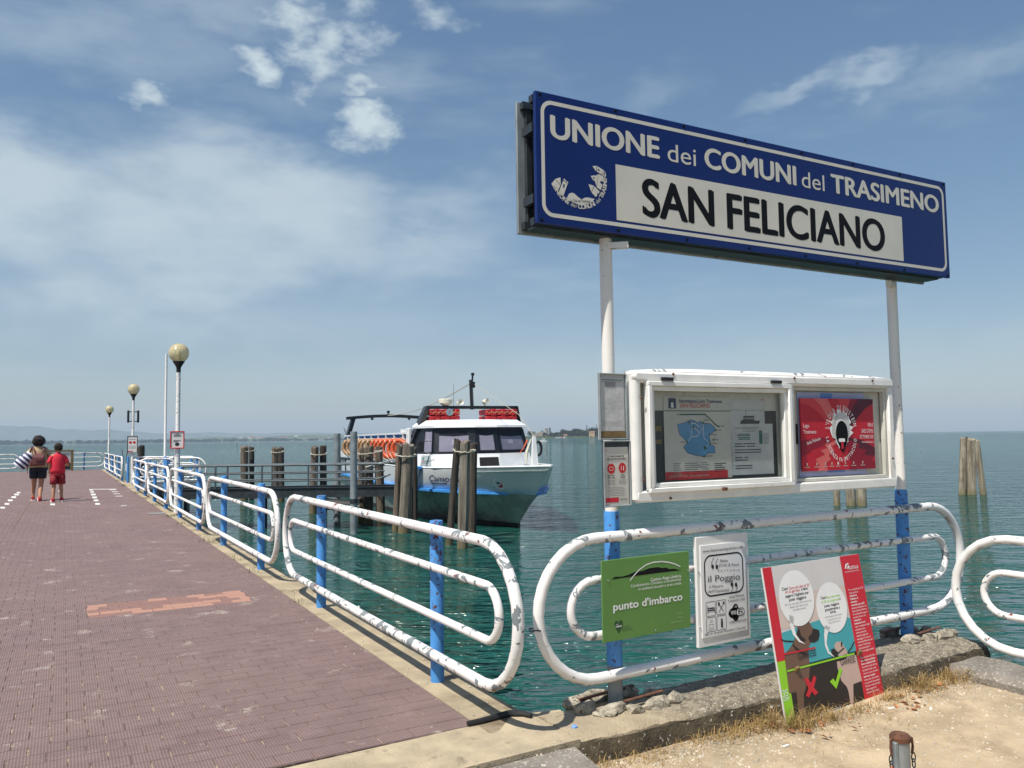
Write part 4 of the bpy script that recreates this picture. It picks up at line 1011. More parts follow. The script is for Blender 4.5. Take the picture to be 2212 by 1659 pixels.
q.build(rp, (px3, yb - .0265, pz3), EX, EY)

# ================================================================== two small perspex holders on the left post
def holder(u0, off, z0, w, h, label, m):
    t = thing('notice_holder', label, 'notice', sgn(u0, off), SD + R(1))
    frame(MB(), 0, w, z0, z0 + h, .009, -.014, .0).build('frame', M['galvanised'], t)
    MB().box((w / 2, .002, z0 + h / 2), (w, .004, h)).build('backing', M[m], t); return t
h1 = holder(-.135, .075, 1.478, .20, .375, 'empty weathered clear holder with bleached sheet on the left sign post', 'paper_grey')
MB().box((.10, -.002, 1.478 + .20), (.17, .0015, .30)).build('blank_sheet', M['paper_grey'], h1)
q = Print(.17, .3)
for k in range(7): q.rect(.035 + k * .011, .245, .007, .03, 'ink_grey', 'print', 1)
q.rect(.01, .285, .15, .004, 'ink_teal', 'print', 1).rect(.01, .276, .15, .002, 'ink_grey', 'print', 1)
for k in range(4): q.rect(.01, .03 + k * .007, .14, .001, 'ink_grey', 'print', 1)
q.build(h1, (.015, -.003, 1.528), EX, EY)
MB().box((.10, -.004, 1.478 + .03), (.18, .004, .035)).build('dirt_line', M['timber_brown'], h1)
h2 = holder(-.115, .078, 1.105, .195, .37, 'clear holder with passenger rules in red and black on the left sign post', 'dark_steel')
MB().box((.0975, -.002, 1.105 + .17), (.17, .0015, .325)).build('rules_sheet', M['paper'], h2)
q = Print(.17, .325)
q.text('I COMPORTAMENTI PER', .085, .268, .0095, 'ink_dark', al='c', width=.11, bold=.02).text("L'UTILIZZO DEI NOSTRI SERVIZI", .085, .252, .0095, 'ink_dark', al='c', width=.14, bold=.02).rect(.04, .245, .09, .001, 'ink_grey', 'rule', 1)
q.disc(.045, .205, .027, .029, 'ink_red', 'pictogram', 1).disc(.125, .207, .027, .029, 'ink_red', 'pictogram', 1)
q.line(q.rrect(.032, .196, .026, .018, .004, 2), .002, 'print_white', 'pictogram', 2, True).rect(.115, .195, .003, .024, 'print_white', 'pictogram', 2).rect(.13, .193, .005, .018, 'print_white', 'pictogram', 2).disc(.1325, .215, .003, .003, 'print_white', 'pictogram', 2, 8)
q.text('MASCHERINA', .045, .162, .007, 'ink_dark', al='c', width=.048, bold=.02).text('OBBLIGATORIA', .045, .151, .007, 'ink_dark', al='c', width=.052, bold=.02).text('ACCESSO', .125, .162, .007, 'ink_dark', al='c', width=.034, bold=.02).text('AI MEZZI', .125, .151, .007, 'ink_dark', al='c', width=.034, bold=.02)
for k in range(4): q.rect(.02, .138 - k * .007, .05, .0025, 'ink_grey', 'small_text', 1).rect(.10, .138 - k * .007, .05, .0025, 'ink_grey', 'small_text', 1)
for k in range(6): q.rect(.025 + .01 * (k % 2), .098 - k * .009, .11, .002, 'ink_grey', 'small_text', 1)
q.rect(0, .018, .095, .026, 'dog_red', 'banner', 1).text('BUSITALIA', .105, .026, .012, 'ink_dark', width=.05, shear=.2).rect(.012, .303, .005, .008, 'ink_red', 'badge', 1)
q.build(h2, (.0125, -.0030, 1.1125), EX, EY)

# ================================================================== boards fixed to the rail
GW, GH = .64, .437
gb = thing('green_board', 'green landing stage board with white lettering on the rail', 'sign', sgn(-.175, .128), SD + R(.5))
gz = .388
gp = MB().box((GW / 2, .004, gz + GH / 2), (GW, .008, GH), bev=.002).build('panel', M['board_green'], gb)
q = Print(GW, GH)
def gxy(x, y): a = (x - 55) / 1195; return (a * GW, (1 - (y - (345 - 120 * a)) / (1105 - 70 * a)) * GH)
isl = [(175, 598), (225, 562), (310, 562), (400, 540), (490, 500), (590, 490), (680, 455), (800, 440), (870, 455), (915, 448), (960, 470), (1030, 465), (1130, 487), (800, 520), (500, 555)]
q.poly([gxy(*p_) for p_ in isl], 'sign_black', 'island_drawing', 1); q.line([gxy(*p_) for p_ in ((418, 618), (470, 550), (540, 475), (640, 405), (740, 373), (860, 366), (960, 378), (1050, 405), (1118, 438))], .006, 'print_white', 'arc', 2)
xr = gxy(1125, 600)[0]
q.text('Centro Arpa Umbria', xr, gxy(1125, 580)[1], .017, 'print_white', al='r', width=.23, bold=.012).text('Cambiamento Climatico e Biodiversità', xr, gxy(1125, 625)[1], .016, 'print_white', al='r', width=.373).text('in ambienti lacustri e aree umide', xr, gxy(1125, 678)[1], .016, 'print_white', al='r', width=.319)
q.text("punto d'imbarco", gxy(190, 1000)[0], gxy(1130, 890)[1], .040, 'print_white', width=.507, bold=.022)
for i, w_ in enumerate(('Polvese', 'Clima', 'Biodiversità')): q.text(w_, xr + .004, gxy(1138, 1072 + 53 * i)[1], .012, 'board_green_text', al='r', width=(.052, .042, .086)[i])
hx, hy = gxy(258, 1235); q.poly([(hx + .031 * a, hy + .036 * b) for a, b in ((0, .55), (.25, .9), (.6, .95), (.95, .6), (.9, .1), (0, -1.05), (-.9, .1), (-.95, .6), (-.6, .95), (-.25, .9))], 'heart_green', 'heart', 1).text('UMBRIA', hx, hy - .002, .009, 'print_white', al='c', width=.045, bold=.02).text('arpa', hx - .012, hy + .012, .007, 'print_white', al='c')
for k, st in enumerate(('Agenzia Regionale', 'per la Protezione', 'Ambientale dell\'Umbria')): q.text(st, hx + .022, hy - .008 - k * .010, .006, 'ink_dark', width=.062 + .014 * (k == 2))
q.build(gp, (0, 0, gz), EX, EY)
for x, y in ((135, 612), (1230, 497), (745, 1290), (845, 350)):
    a, b = gxy(x, y); MB().ball((a, -.001, gz + b), .0055, 8, 6).build('screw', M['chrome'], gb)
BW, BHh = .435, .64
wb = thing('white_board', 'white farm advertisement board with black print on the rail', 'sign', sgn(.522, .122), SD + R(.5))
wz = .258
MB().box((BW / 2, .012, wz + BHh / 2), (BW, .024, BHh), bev=.003).build('backing_board', M['board_white'], wb)
wp = MB().box((.028 + .187, -.003, wz + .055 + .267), (.374, .006, .535), bev=.001).build('printed_plate', M['print_white'], wb)
q = Print(.374, .535)
q.text('www.fattoriaisolapolvese.com', .187, .492, .017, 'ink_dark', al='c', width=.335).line(q.rrect(.03, .235, .318, .235, .05, 8), .009, 'sign_black', 'border', 1, True)
q.text('Relax', .155, .425, .017, 'ink_dark', width=.07, shear=.3, rot=-.06).text('Drink & Food', .145, .400, .017, 'ink_dark', width=.17, shear=.3, rot=-.06).text('F A T T O R I A', .14, .370, .010, 'ink_dark', width=.18, rot=-.06)
q.text('il Poggio', .055, .318, .036, 'ink_dark', width=.265, rot=-.04).text('il Piacere', .06, .283, .015, 'ink_dark', width=.115, shear=.3, rot=-.05).text("dell'Ospitalità", .05, .256, .015, 'ink_dark', width=.175, shear=.3, rot=-.05)
for nq, (x, y, sg) in enumerate(((.095, .405, 1), (.13, .400, 1), (.25, .285, -1), (.285, .280, -1))):
    q.disc(x, y, .011, .013, 'ink_dark', ('quotation_mark', 900 + nq), 2, 14); q.line([(x - .008 * sg, y + .004 * sg), (x - .006 * sg, y + .028 * sg), (x + .012 * sg, y + .05 * sg)], .004, 'ink_dark', ('quotation_mark', 900 + nq), 2)
for x, y in ((.04, .125), (.125, .125), (.04, .035), (.125, .035)): q.line(q.rrect(x - .007, y - .005, .076, .082, .006, 3), .003, 'ink_dark', 'pictogram', 1, True)
q.line([(.045, .135), (.045, .18)], .004, 'ink_dark', 'pictogram', 2).rect(.045, .148, .055, .008, 'ink_dark', 'pictogram', 2).line([(.1, .135), (.1, .165)], .004, 'ink_dark', 'pictogram', 2).rect(.062, .16, .036, .009, 'ink_dark', 'pictogram', 2).disc(.054, .165, .006, .006, 'ink_dark', 'pictogram', 2, 12)
q.line([(.135, .185), (.175, .135)], .004, 'ink_dark', 'pictogram', 2).line([(.178, .188), (.135, .132)], .004, 'ink_dark', 'pictogram', 2).disc(.137, .182, .008, .012, 'ink_dark', 'pictogram', 2, 14).rect(.17, .178, .014, .014, 'ink_dark', 'pictogram', 2)
q.line([(.05, .07), (.055, .05), (.085, .05), (.09, .07)], .003, 'ink_dark', 'pictogram', 2, True).line([(.045, .043), (.07, .038), (.095, .043)], .003, 'ink_dark', 'pictogram', 2)
for x in (.06, .07, .08): q.line([(x, .08), (x + .004, .09), (x, .1)], .002, 'ink_dark', 'pictogram', 2)
q.text('i', .148, .045, .05, 'ink_dark', bold=.03, width=.018)
q.text('Isola Polvese', .29, .205, .014, 'ink_dark', al='c', width=.125).text('Trasimeno Lake', .285, .182, .014, 'ink_dark', al='c', width=.145)
q.disc(.265, .115, .05, .032, 'sign_black', 'wifi_mark', 1).disc(.275, .135, .026, .032, 'sign_black', 'wifi_mark', 1).disc(.275, .095, .026, .03, 'sign_black', 'wifi_mark', 1)
q.poly(q.rrect(.28, .095, .066, .042, .018, 5), 'print_white', 'wifi_mark', 2).line(q.rrect(.28, .095, .066, .042, .018, 5), .004, 'sign_black', 'wifi_mark', 3, True).text('Wi', .232, .105, .024, 'print_white', bold=.02, width=.044, lv=3).text('Fi', .296, .105, .024, 'sign_black', bold=.02, width=.034, lv=4)
for k in (1, 2): q.line([(.277 + .007 * k * math.cos(a), .14 + .007 * k * math.sin(a)) for a in (.6, 1.1, 1.57, 2.04, 2.5)], .0025, 'print_white', 'wifi_mark', 3)
q.text('+390759659550', .29, .055, .014, 'ink_dark', al='c', width=.15).text('800 mt. direzione Monastero S Secondo', .187, .012, .014, 'ink_dark', al='c', width=.335)
q.build(wp, (.028, -.006, wz + .055), EX, EY)
for x, z in ((.014, .12), (.014, .44), (.42, .45)): MB().ball((x, -.001, wz + z), .006, 8, 6).build('screw', M['chrome'], wb)

# ================================================================== dog poster leaning at the kerb
DW, DH = .925, .875
p0 = sgn(.835, .475, GZ - .01)
dp = thing('dog_poster', 'red and white poster about travelling dogs leaning by the kerb', 'poster', p0, SD + R(2))
lean = R(9); ey = V(0, math.sin(lean), math.cos(lean)); ez = V(0, -math.cos(lean), math.sin(lean))
dpp = MB().extr([V(0, 0, 0), V(DW, 0, 0), V(DW, 0, 0) + ey * DH, ey * DH], -ez * .012).build('panel', M['dog_grey'], dp)
for x in (.15, .75): MB().bar(V(x, .03, .3), V(x, .20, .02), .03, .015).build('rear_prop', M['timber_brown'], dp)
q = Print(DW, DH)
def dxy(x, y):                           # px of the close-up -> poster plane (quad warp)
    TL_, TR_, BR_, BL_ = V(55, 197, 0), V(1050, 65, 0), V(1215, 1345, 0), V(225, 1600, 0)
    a, b = .5, .5
    for _ in range(12):
        p_ = (TL_ * (1 - a) + TR_ * a) * (1 - b) + (BL_ * (1 - a) + BR_ * a) * b
        du = (TR_ - TL_) * (1 - b) + (BR_ - BL_) * b; dv = (BL_ - TL_) * (1 - a) + (BR_ - TR_) * a
        e = V(x, y, 0) - p_; det = du.x * dv.y - du.y * dv.x
        a += (e.x * dv.y - e.y * dv.x) / det; b += (du.x * e.y - du.y * e.x) / det
    return (a * DW, (1 - b) * DH)
def dpoly(pts, m, name='picture', lv=1): q.poly([dxy(*p_) for p_ in pts], m, name, lv)
XL, XR = .076, .728
q.rect(XL, .52, XR - XL, .18, 'dog_sky', 'picture', 1)
q.poly([(XL, .30), (XR, .30), (XR, .50), (XL + .45, .535), (XL, .50)], 'dog_teal', 'picture', 2)
q.rect(0, .35, XL, DH - .35, 'dog_red', 'border', 2).rect(0, 0, XL, .35, 'dog_lime', 'border', 2).rect(XR, 0, DW - XR, DH, 'dog_red', 'text_panel', 2).rect(XL, 0, XR - XL, .305, 'dog_black', 'picture', 2)
dpoly([(225, 970), (270, 930), (310, 880), (325, 850), (350, 790), (370, 720), (400, 680), (440, 668), (480, 690), (515, 745), (500, 850), (470, 900), (455, 960), (465, 1080), (450, 1180), (420, 1250), (390, 1330), (390, 1420), (400, 1530), (350, 1540), (335, 1450), (322, 1300), (255, 1310)], 'dog_brown', 'dog_picture', 3)
dpoly([(515, 745), (572, 760), (577, 800), (560, 850), (520, 872), (480, 868), (460, 830), (500, 790)], 'dog_black', 'dog_picture', 4); dpoly([(375, 740), (395, 810), (440, 850), (420, 865), (390, 850), (345, 800)], 'dog_black', 'dog_picture', 4); dpoly([(310, 875), (340, 910), (400, 950), (450, 975), (430, 985), (380, 965), (330, 930), (305, 890)], 'dog_black', 'dog_picture', 4)
q.line([dxy(*p_) for p_ in ((200, 840), (240, 855), (320, 860))], .008, 'dog_black', 'dog_picture', 4)
dpoly([(735, 1040), (760, 1010), (755, 960), (730, 935), (718, 900), (740, 868), (800, 865), (815, 900), (845, 940), (860, 975), (940, 985), (985, 1210), (890, 1240), (880, 1400), (850, 1425), (835, 1300), (820, 1260), (770, 1210), (740, 1110)], 'dog_beige', 'dog_picture', 3)
dpoly([(682, 935), (715, 925), (750, 960), (745, 1000), (710, 1003), (690, 985)], 'dog_black', 'dog_picture', 4); dpoly([(785, 880), (805, 860), (800, 915), (790, 910)], 'dog_black', 'dog_picture', 4); dpoly([(735, 1010), (840, 975), (860, 985), (820, 1020), (770, 1035), (735, 1040)], 'dog_black', 'dog_picture', 4)
q.line([dxy(*p_) for p_ in ((750, 970), (820, 920))], .008, 'dog_black', 'dog_picture', 4); q.line([dxy(*p_) for p_ in ((850, 965), (900, 915), (930, 865))], .008, 'dog_black', 'dog_picture', 4)
for (x, y), r_ in (((368, 470), .158), ((718, 557), .147)):
    a, b = dxy(x, y); q.disc(a, b, r_, r_ * 1.02, 'print_white', 'speech_bubble', 5, 40)
dpoly([(285, 620), (330, 640), (325, 720), (345, 800), (380, 850), (430, 885), (370, 865), (315, 800), (290, 720)], 'print_white', 'speech_bubble', 5); dpoly([(635, 720), (690, 735), (655, 800), (640, 880), (660, 950), (715, 1003), (650, 970), (622, 900), (620, 800)], 'print_white', 'speech_bubble', 5)
q.line([dxy(222, 970), dxy(525, 917)], .009, 'dog_red', 'line', 6).line([dxy(243, 1118), dxy(922, 970)], .010, 'dog_lime', 'line', 6)
dpoly([(398, 1185), (430, 1178), (462, 1225), (490, 1160), (517, 1180), (488, 1265), (527, 1310), (495, 1332), (465, 1298), (435, 1350), (407, 1332), (435, 1270)], 'dog_red', 'cross', 6); dpoly([(647, 1215), (685, 1187), (705, 1218), (755, 1097), (785, 1108), (710, 1280)], 'dog_lime', 'tick', 6)
def dtext(st, x, y, h, m, w=None, al='c', bo=0., lv=6):
    a, b = dxy(x, y); q.text(st, a, b, h, m, width=w, al=al, bold=bo, lv=lv)
dtext('Ciao!', 258, 400, .0165, 'ink_dark', .054, bo=.015); dtext('Sono più alto di 35', 398, 380, .0165, 'dog_red', .185, bo=.005); dtext('cm al garrese', 330, 420, .0165, 'dog_red', .132, bo=.005); dtext('e devo', 448, 400, .0165, 'ink_dark', .062, bo=.015); dtext('pagare il biglietto per', 375, 450, .0165, 'ink_dark', .215, bo=.015); dtext('poter viaggiare.', 378, 487, .0165, 'ink_dark', .16, bo=.015)
dtext('Hi! I am more than 35 cm tall at the', 382, 522, .011, 'ink_grey', .24); dtext('withers and I have to pay', 385, 550, .011, 'ink_grey', .17); dtext('the ticket to travel.', 390, 578, .011, 'ink_grey', .12)
dtext('Ciao!', 635, 482, .0155, 'ink_dark', .05, bo=.015); dtext('Sono alto meno', 738, 468, .0155, 'dog_lime', .135, bo=.005); dtext('di 35 cm al garrese', 705, 508, .0155, 'dog_lime', .175, bo=.005); dtext('e', 808, 488, .0155, 'ink_dark', .01, bo=.015); dtext('posso viaggiare', 718, 545, .0155, 'ink_dark', .145, bo=.015); dtext('gratuitamente a', 722, 580, .0155, 'ink_dark', .145, bo=.015); dtext('bordo.', 728, 608, .0155, 'ink_dark', .06, bo=.015)
dtext('Hi! My height at the withers', 730, 640, .010, 'ink_grey', .165); dtext('is less than 35 cm and', 733, 668, .010, 'ink_grey', .13); dtext('I can travel for free.', 736, 694, .010, 'ink_grey', .115)
dtext('GARRESE', 445, 1005, .034, 'ink_dark', .163); dtext('GARRESE', 850, 1060, .034, 'ink_dark', .145); dtext('www.fsbusitalia.it', 640, 1480, .022, 'print_white', .20)
dtext('35', 222, 1335, .036, 'print_white', .045, lv=4); dtext('cm', 228, 1372, .028, 'print_white', .048, lv=4)
dtext('BUSITALIA', 985, 205, .020, 'print_white', .098, lv=4, bo=.01); q.poly([dxy(*p_) for p_ in ((885, 205), (893, 165), (925, 150), (930, 160), (905, 175), (900, 205))], 'print_white', 'badge', 4).poly([dxy(*p_) for p_ in ((912, 205), (917, 180), (932, 170), (928, 195), (920, 210))], 'print_white', 'badge', 4); dtext('GRUPPO FERROVIE DELLO STATO ITALIANE', 962, 232, .007, 'print_white', .145, lv=4)
body = ['Per i cani più alti di 35', 'cm al garrese è', 'obbligatorio', "l'utilizzo di", 'museruola e', 'guinzaglio, per quelli', 'più bassi è sufficiente che', "siano collocati all'interno", 'di un trasportino oppure', 'tenuti in braccio con', 'guinzaglio e', 'museruola. In ogni', 'caso, il trasporto degli', 'animali non deve', 'arrecare disturbo', 'disturbo agli altri', 'passeggeri. In caso di', 'notevole affollamento del', 'mezzo, il Conducente', 'potrà sospendere il', 'trasporto degli animali.', '', 'Dogs more than 35cm tall at', 'the withers must always', 'have a muzzle and leash', 'those which are less tall must', 'be placed inside a pet', 'carrier or on your lap with a', 'leash and a muzzle.', 'In any case, the animals', 'must not disturb other passengers', 'if the bus is crowded, the driver', 'might suspend the', 'transport of animals.']
x0_, yy = XR + .028, .66
for k, st in enumerate(body):
    if st: q.text(st, x0_, yy - k * .0186, .0115, 'print_white', width=min(.152, .0062 * len(st)), bold=.02 if 1 < k < 6 or k in (10, 11, 23, 24, 28) else 0., lv=4)
q.build(dpp, ez * .0002, (1, 0, 0), ey)

# ================================================================== ferry: local x = forward, y = port, z = above the water
PHI = R(22)
B0 = onz((1200 + 1680 * .4973) / 1.8228, (1400 + 1362 * .4973) / 1.8228, WZ)
BH_ = V(math.sin(PHI), -math.cos(PHI), 0)
ferry = thing('ferry', 'white passenger ferry with black window band and blue rubbing strake at the pier', 'ferry', B0, math.atan2(BH_.y, BH_.x))
LB = 18.6                                 # hull reaches this far behind the stem foot
def lerp(tab, x):
    for (a, va), (b, vb) in zip(tab[:-1], tab[1:]):
        if x >= b: f_ = (a - x) / (a - b); return va + (vb - va) * f_
    return tab[-1][1]
# half breadths against distance forward, at levels: boot, rail, deck
def outline(lv, n=26):
    tabs = {-.5: (-.5, [(-.5, 0), (-1.5, .75), (-3.5, 1.6), (-6, 1.95), (-10, 2.05), (-LB, 1.75)]),
            0.0: (0, [(.0, 0), (-1, .42), (-2.5, 1.0), (-4.5, 1.62), (-7, 2.02), (-10, 2.12), (-LB, 1.85)]),
            .14: (.18, [(.18, 0), (-.85, .45), (-2.4, 1.08), (-4.4, 1.68), (-7, 2.05), (-10, 2.15), (-LB, 1.87)]),
            1.02: (1.42, [(1.42, 0), (.7, .30), (.0, .72), (-.9, 1.30), (-2, 1.74), (-3.4, 2.06), (-5, 2.24), (-10, 2.3), (-LB, 2.0)]),
            1.10: (1.52, [(1.52, 0), (.8, .33), (.1, .76), (-.8, 1.36), (-1.9, 1.79), (-3.3, 2.10), (-5, 2.26), (-10, 2.3), (-LB, 2.0)]),
            1.75: (2.36, [(2.36, 0), (2.3, .07), (1.5, .46), (.5, .96), (-.7, 1.48), (-2.0, 1.9), (-3.4, 2.15), (-5, 2.3), (-10, 2.32), (-LB, 2.02)])}
    x0, tab = tabs[lv]; pts = []
    for k in range(n + 1):
        f_ = (k / n) ** 1.6; x = x0 - (x0 + LB) * f_; pts.append((x, lerp(tab, x)))
    return pts
def zsheer(x): return 1.68 + .14 * max(0, min(1, (x + 3) / 5.3)) ** 1.3
def strake(l0, l1, z0=None, z1=None):
    mb = MB()
    for sd in (-1, 1):
        a, b = outline(l0), outline(l1)
        ra = [V(x, sd * y, l0 if z0 is None else z0(x)) for x, y in a]; rb = [V(x, sd * y, l1 if z1 is None else z1(x)) for x, y in b]
        mb.loft([ra, rb], False, False)
    return mb
strake(-.5, .14).build('boot_topping', M['boat_boot'], ferry, True)
hull = strake(.14, 1.02).build('lower_hull', M['boat_lower'], ferry, True)
up_ = strake(1.02, 1.10); u2 = strake(1.10, 1.75, None, zsheer); up_.add(u2.v, u2.f)
# blue spray that fades upward from the strake on the painted bow
def hullpaint():
    m = bpy.data.materials.new('hull_paint'); m.use_nodes = True; t = m.node_tree; b = t.nodes['Principled BSDF']; M['hull_paint'] = m
    tc = out(t, t.nodes.new('ShaderNodeTexCoord'), 3); z = out(t, new(t, 'ShaderNodeSeparateXYZ', Vector=tc), 2)
    f_ = z.step(1.32, 1.02) * noise(t, tc, 1.1, 3, .5).lin(.35, .65, .2, .9)
    c = mix(t, f_, (.72, .74, .72), (.12, .33, .66)); t.links.new(c.o, b.inputs['Base Color']); b.inputs['Roughness'].default_value = .24; b.inputs['Metallic'].default_value = .12
hullpaint()
topsides = up_.build('topsides', M['hull_paint'], ferry, True)
# rubbing strake: starboard and port ledges
for sd, xa in ((-1, .62), (1, 1.25)):
    P = [(x, y) for x, y in outline(1.02, 60) if x < xa]; mb = MB(); rg = []
    for i, (x, y) in enumerate(P):
        e = (.16 if sd < 0 else .16 + .34 * max(0, min(1, (x - .2) / .8))) * min(1, i / 4) + .01; rg.append([V(x, sd * (y - .05), .97), V(x + .0, sd * (y + e), .985), V(x, sd * (y + e), 1.055), V(x, sd * (y - .05), 1.085)])
    mb.loft(rg).build('rubbing_strake', M['boat_blue'], ferry, True)
# capping and foredeck
mb = MB(); O = outline(1.75, 40)
for sd in (-1, 1): mb.tube([V(x, sd * max(0, y - .015), zsheer(x) + .01) for x, y in O if x > -12], .03, 6)
mb.build('gunwale', M['boat_white'], ferry, True)
mb = MB(); P = [(x, max(0, y - .03)) for x, y in O if x > -12]
mb.add([V(x, y, zsheer(x) - .12) for x, y in P] + [V(x, -y, zsheer(x) - .12) for x, y in P], [(i, i + 1, len(P) + i + 1, len(P) + i) for i in range(len(P) - 1)])
mb.build('foredeck', M['grey_plate'], ferry)
# trunk below the windows, with side hatch windows
def wallring(x0, ys, z): return [V(x, y, z) for x, y in ys]
plan = [(-2.35, .385), (-2.85, 1.62), (-4.25, 2.0), (-4.25, -2.0), (-2.85, -1.62), (-2.35, -.385)]
def scale_plan(dx, dy): return [(x + (dx if x > -3 else 0), y * dy) for x, y in plan]
tr = MB().loft([[V(x, y, 1.5) for x, y in scale_plan(.18, 1.08)], [V(x, y, 2.10) for x, y in scale_plan(.02, 1.01)]])
trunk = tr.build('trunk', M['boat_white'], ferry)
band = MB().loft([[V(x, y, 2.10) for x, y in scale_plan(.0, 1.0)], [V(x, y, 2.94) for x, y in scale_plan(-.26, .93)]]).build('window_band', M['boat_black'], ferry)
roof = MB().loft([[V(x, y, 2.935) for x, y in scale_plan(-.12, .98)], [V(x, y, 3.0) for x, y in scale_plan(-.14, .985)], [V(x, y, 3.19) for x, y in scale_plan(-.45, .86)]])
roof = roof.build('wheelhouse_roof', M['boat_white'], ferry)
# windows on the facets of the band
def facet(i, j, f0, f1, z0, z1, parent, skirt=.38, name='window'):
    A, Bq = scale_plan(.0, 1.0), scale_plan(-.26, .93)
    def P(f_, z):
        k = (z - 2.10) / .84
        a = V(*A[i], 2.10) * (1 - k) + V(*Bq[i], 2.94) * k; b = V(*A[j], 2.10) * (1 - k) + V(*Bq[j], 2.94) * k
        return a + (b - a) * f_
    n = (P(1, z0) - P(0, z0)).cross(P(0, z1) - P(0, z0)).normalized()
    if n.dot(P(.5, z0) - V(-4, 0, z0)) < 0: n = -n
    def poly(fa, fb, za, zb, d, r=.05):
        return [P(fa, za) + n * d, P(fb, za) + n * d, P(fb, zb) + n * d, P(fa, zb) + n * d]
    L = (P(1, z0) - P(0, z0)).length
    fr = MB(); e = .035 / L
    for q_ in (poly(f0 - e, f1 + e, z0 - .035, z0, .0), poly(f0 - e, f1 + e, z1, z1 + .035, 0), poly(f0 - e, f0, z0, z1, 0), poly(f1, f1 + e, z0, z1, 0)): fr.extr(q_, n * .03)
    w = fr.build(name, M['boat_black'], parent)
    MB().extr(poly(f0, f1, z0, z1, .004), n * .003).build('blind', M['dark_inside'], w)  # near-black sheet painting the unlit cabin behind the pane
    zb = z1 - skirt * (z1 - z0) * .55
    MB().extr([P(f0, z0) + n * .009, P(f1, z0) + n * .009, P(f1, zb) + n * .009, P(f0 + (f1 - f0) * .5, zb - .03) + n * .009, P(f0, zb) + n * .009], n * .002).build('sun_curtain', M['blind_grey'], w)
    MB().extr(poly(f0, f1, z0, z1, .014), n * .003).build('pane', M['cabin_glass'], w)
    return P, n
facet(5, 4, .16, .90, 2.17, 2.83, band, .42); facet(0, 5, .17, .83, 2.2, 2.83, band, .42); facet(0, 1, .10, .88, 2.2, 2.83, band, .5)
facet(4, 3, .10, .44, 2.16, 2.84, band, .0); facet(1, 2, .10, .44, 2.16, 2.84, band, .3)
# wipers (coral handles) on the front panes, mirror on the starboard side
for y, x in ((-.95, -2.5), (1.35, -2.62)):
    MB().tube([V(x + .12, y - .2, 2.08), V(x + .1, y - .05, 2.24), V(x + .02, y + .12, 2.5)], [.012, .014, .03], 6).build('wiper', M['buoy_orange'], ferry)
mir = MB().box((-2.95, -2.02, 2.35), (.05, .2, .36), bev=.02).build('side_mirror', M['black_paint'], ferry)
MB().tube([V(-2.95, -1.95, 2.5), V(-2.75, -1.75, 2.52)], .012, 6).tube([V(-2.95, -1.95, 2.2), V(-2.72, -1.72, 2.08)], .012, 6).build('bracket', M['black_paint'], mir)
# opening windows in the trunk front
A2, B2 = scale_plan(.18, 1.08), scale_plan(.02, 1.01)
def tface(i, j, f_, z):
    k = (z - 1.5) / .6; a = V(*A2[i], 1.5) * (1 - k) + V(*B2[i], 2.1) * k; b = V(*A2[j], 1.5) * (1 - k) + V(*B2[j], 2.1) * k; return a + (b - a) * f_
def thatch(i, j, f0, f1, z0, z1, m, name):
    n = (tface(i, j, 1, z0) - tface(i, j, 0, z0)).cross(tface(i, j, 0, z1) - tface(i, j, 0, z0)).normalized()
    if n.x < 0: n = -n
    h = MB().extr([tface(i, j, f0, z0) + n * .002, tface(i, j, f1, z0) + n * .002, tface(i, j, f1, z1) + n * .002, tface(i, j, f0, z1) + n * .002], n * .006).build(name, M[m], trunk)
    L = (tface(i, j, 1, z0) - tface(i, j, 0, z0)).length; e = .025 / L; fr = MB()
    for fa, fb, za, zb in ((f0 - e, f1 + e, z0 - .025, z0), (f0 - e, f1 + e, z1, z1 + .025), (f0 - e, f0, z0, z1), (f1, f1 + e, z0, z1)): fr.extr([tface(i, j, fa, za) + n * .001, tface(i, j, fb, za) + n * .001, tface(i, j, fb, zb) + n * .001, tface(i, j, fa, zb) + n * .001], n * .02)
    fr.build('frame', M['boat_white'], h); return h
thatch(5, 4, .10, .30, 1.72, 1.98, 'blind_grey', 'hatch'); hw = thatch(0, 5, .08, .90, 1.70, 1.98, 'dark_inside', 'hatch')
# side plate with the operator's mark, blue step and ladder on the starboard side
plate = MB().extr([tface(4, 3, .05, 1.74) + V(0, -.005, 0), tface(4, 3, .48, 1.74) + V(0, -.005, 0), tface(4, 3, .48, 2.06) + V(0, -.005, 0), tface(4, 3, .12, 2.06) + V(0, -.005, 0)], V(-.003, -.012, 0)).build('name_plate', M['grey_plate'], ferry)
q = Print(.5, .3); q.poly([(.08, .16), (.11, .24), (.18, .25), (.15, .2), (.13, .16)], 'ink_teal', 'badge', 1).poly([(.09, .08), (.13, .08), (.14, .14), (.10, .14)], 'ink_red', 'badge', 1).text('BUSITALIA', .17, .09, .05, 'ink_dark', width=.25, shear=.2).rect(.06, .05, .36, .012, 'ink_grey', 'small_text', 1)
d_ = (tface(4, 3, .48, 1.74) - tface(4, 3, .05, 1.74)).normalized(); e_ = (tface(4, 3, .48, 2.06) - tface(4, 3, .48, 1.74)).normalized()
q.build(plate, tface(4, 3, .46, 1.76) + V(-.008, -.024, 0), -d_, e_, .002)
MB().box((-3.3, -2.26, 1.69), (1.2, .42, .09), bev=.02).build('boarding_step', M['boat_blue'], ferry)
MB().extr([V(-3.75, -2.1, 1.64), V(-2.85, -2.1, 1.64), V(-3.0, -2.1, 1.42), V(-3.6, -2.1, 1.42)], V(0, -.2, 0)).build('step_knee', M['boat_white'], ferry)
ld_ = MB()
for x in (-3.45, -3.0): ld_.bar((x, -2.38, 1.05), (x, -2.38, 1.45), .04, .03)
for z in (1.08, 1.25, 1.42): ld_.bar((-3.45, -2.38, z), (-3.0, -2.38, z), .03, .03)
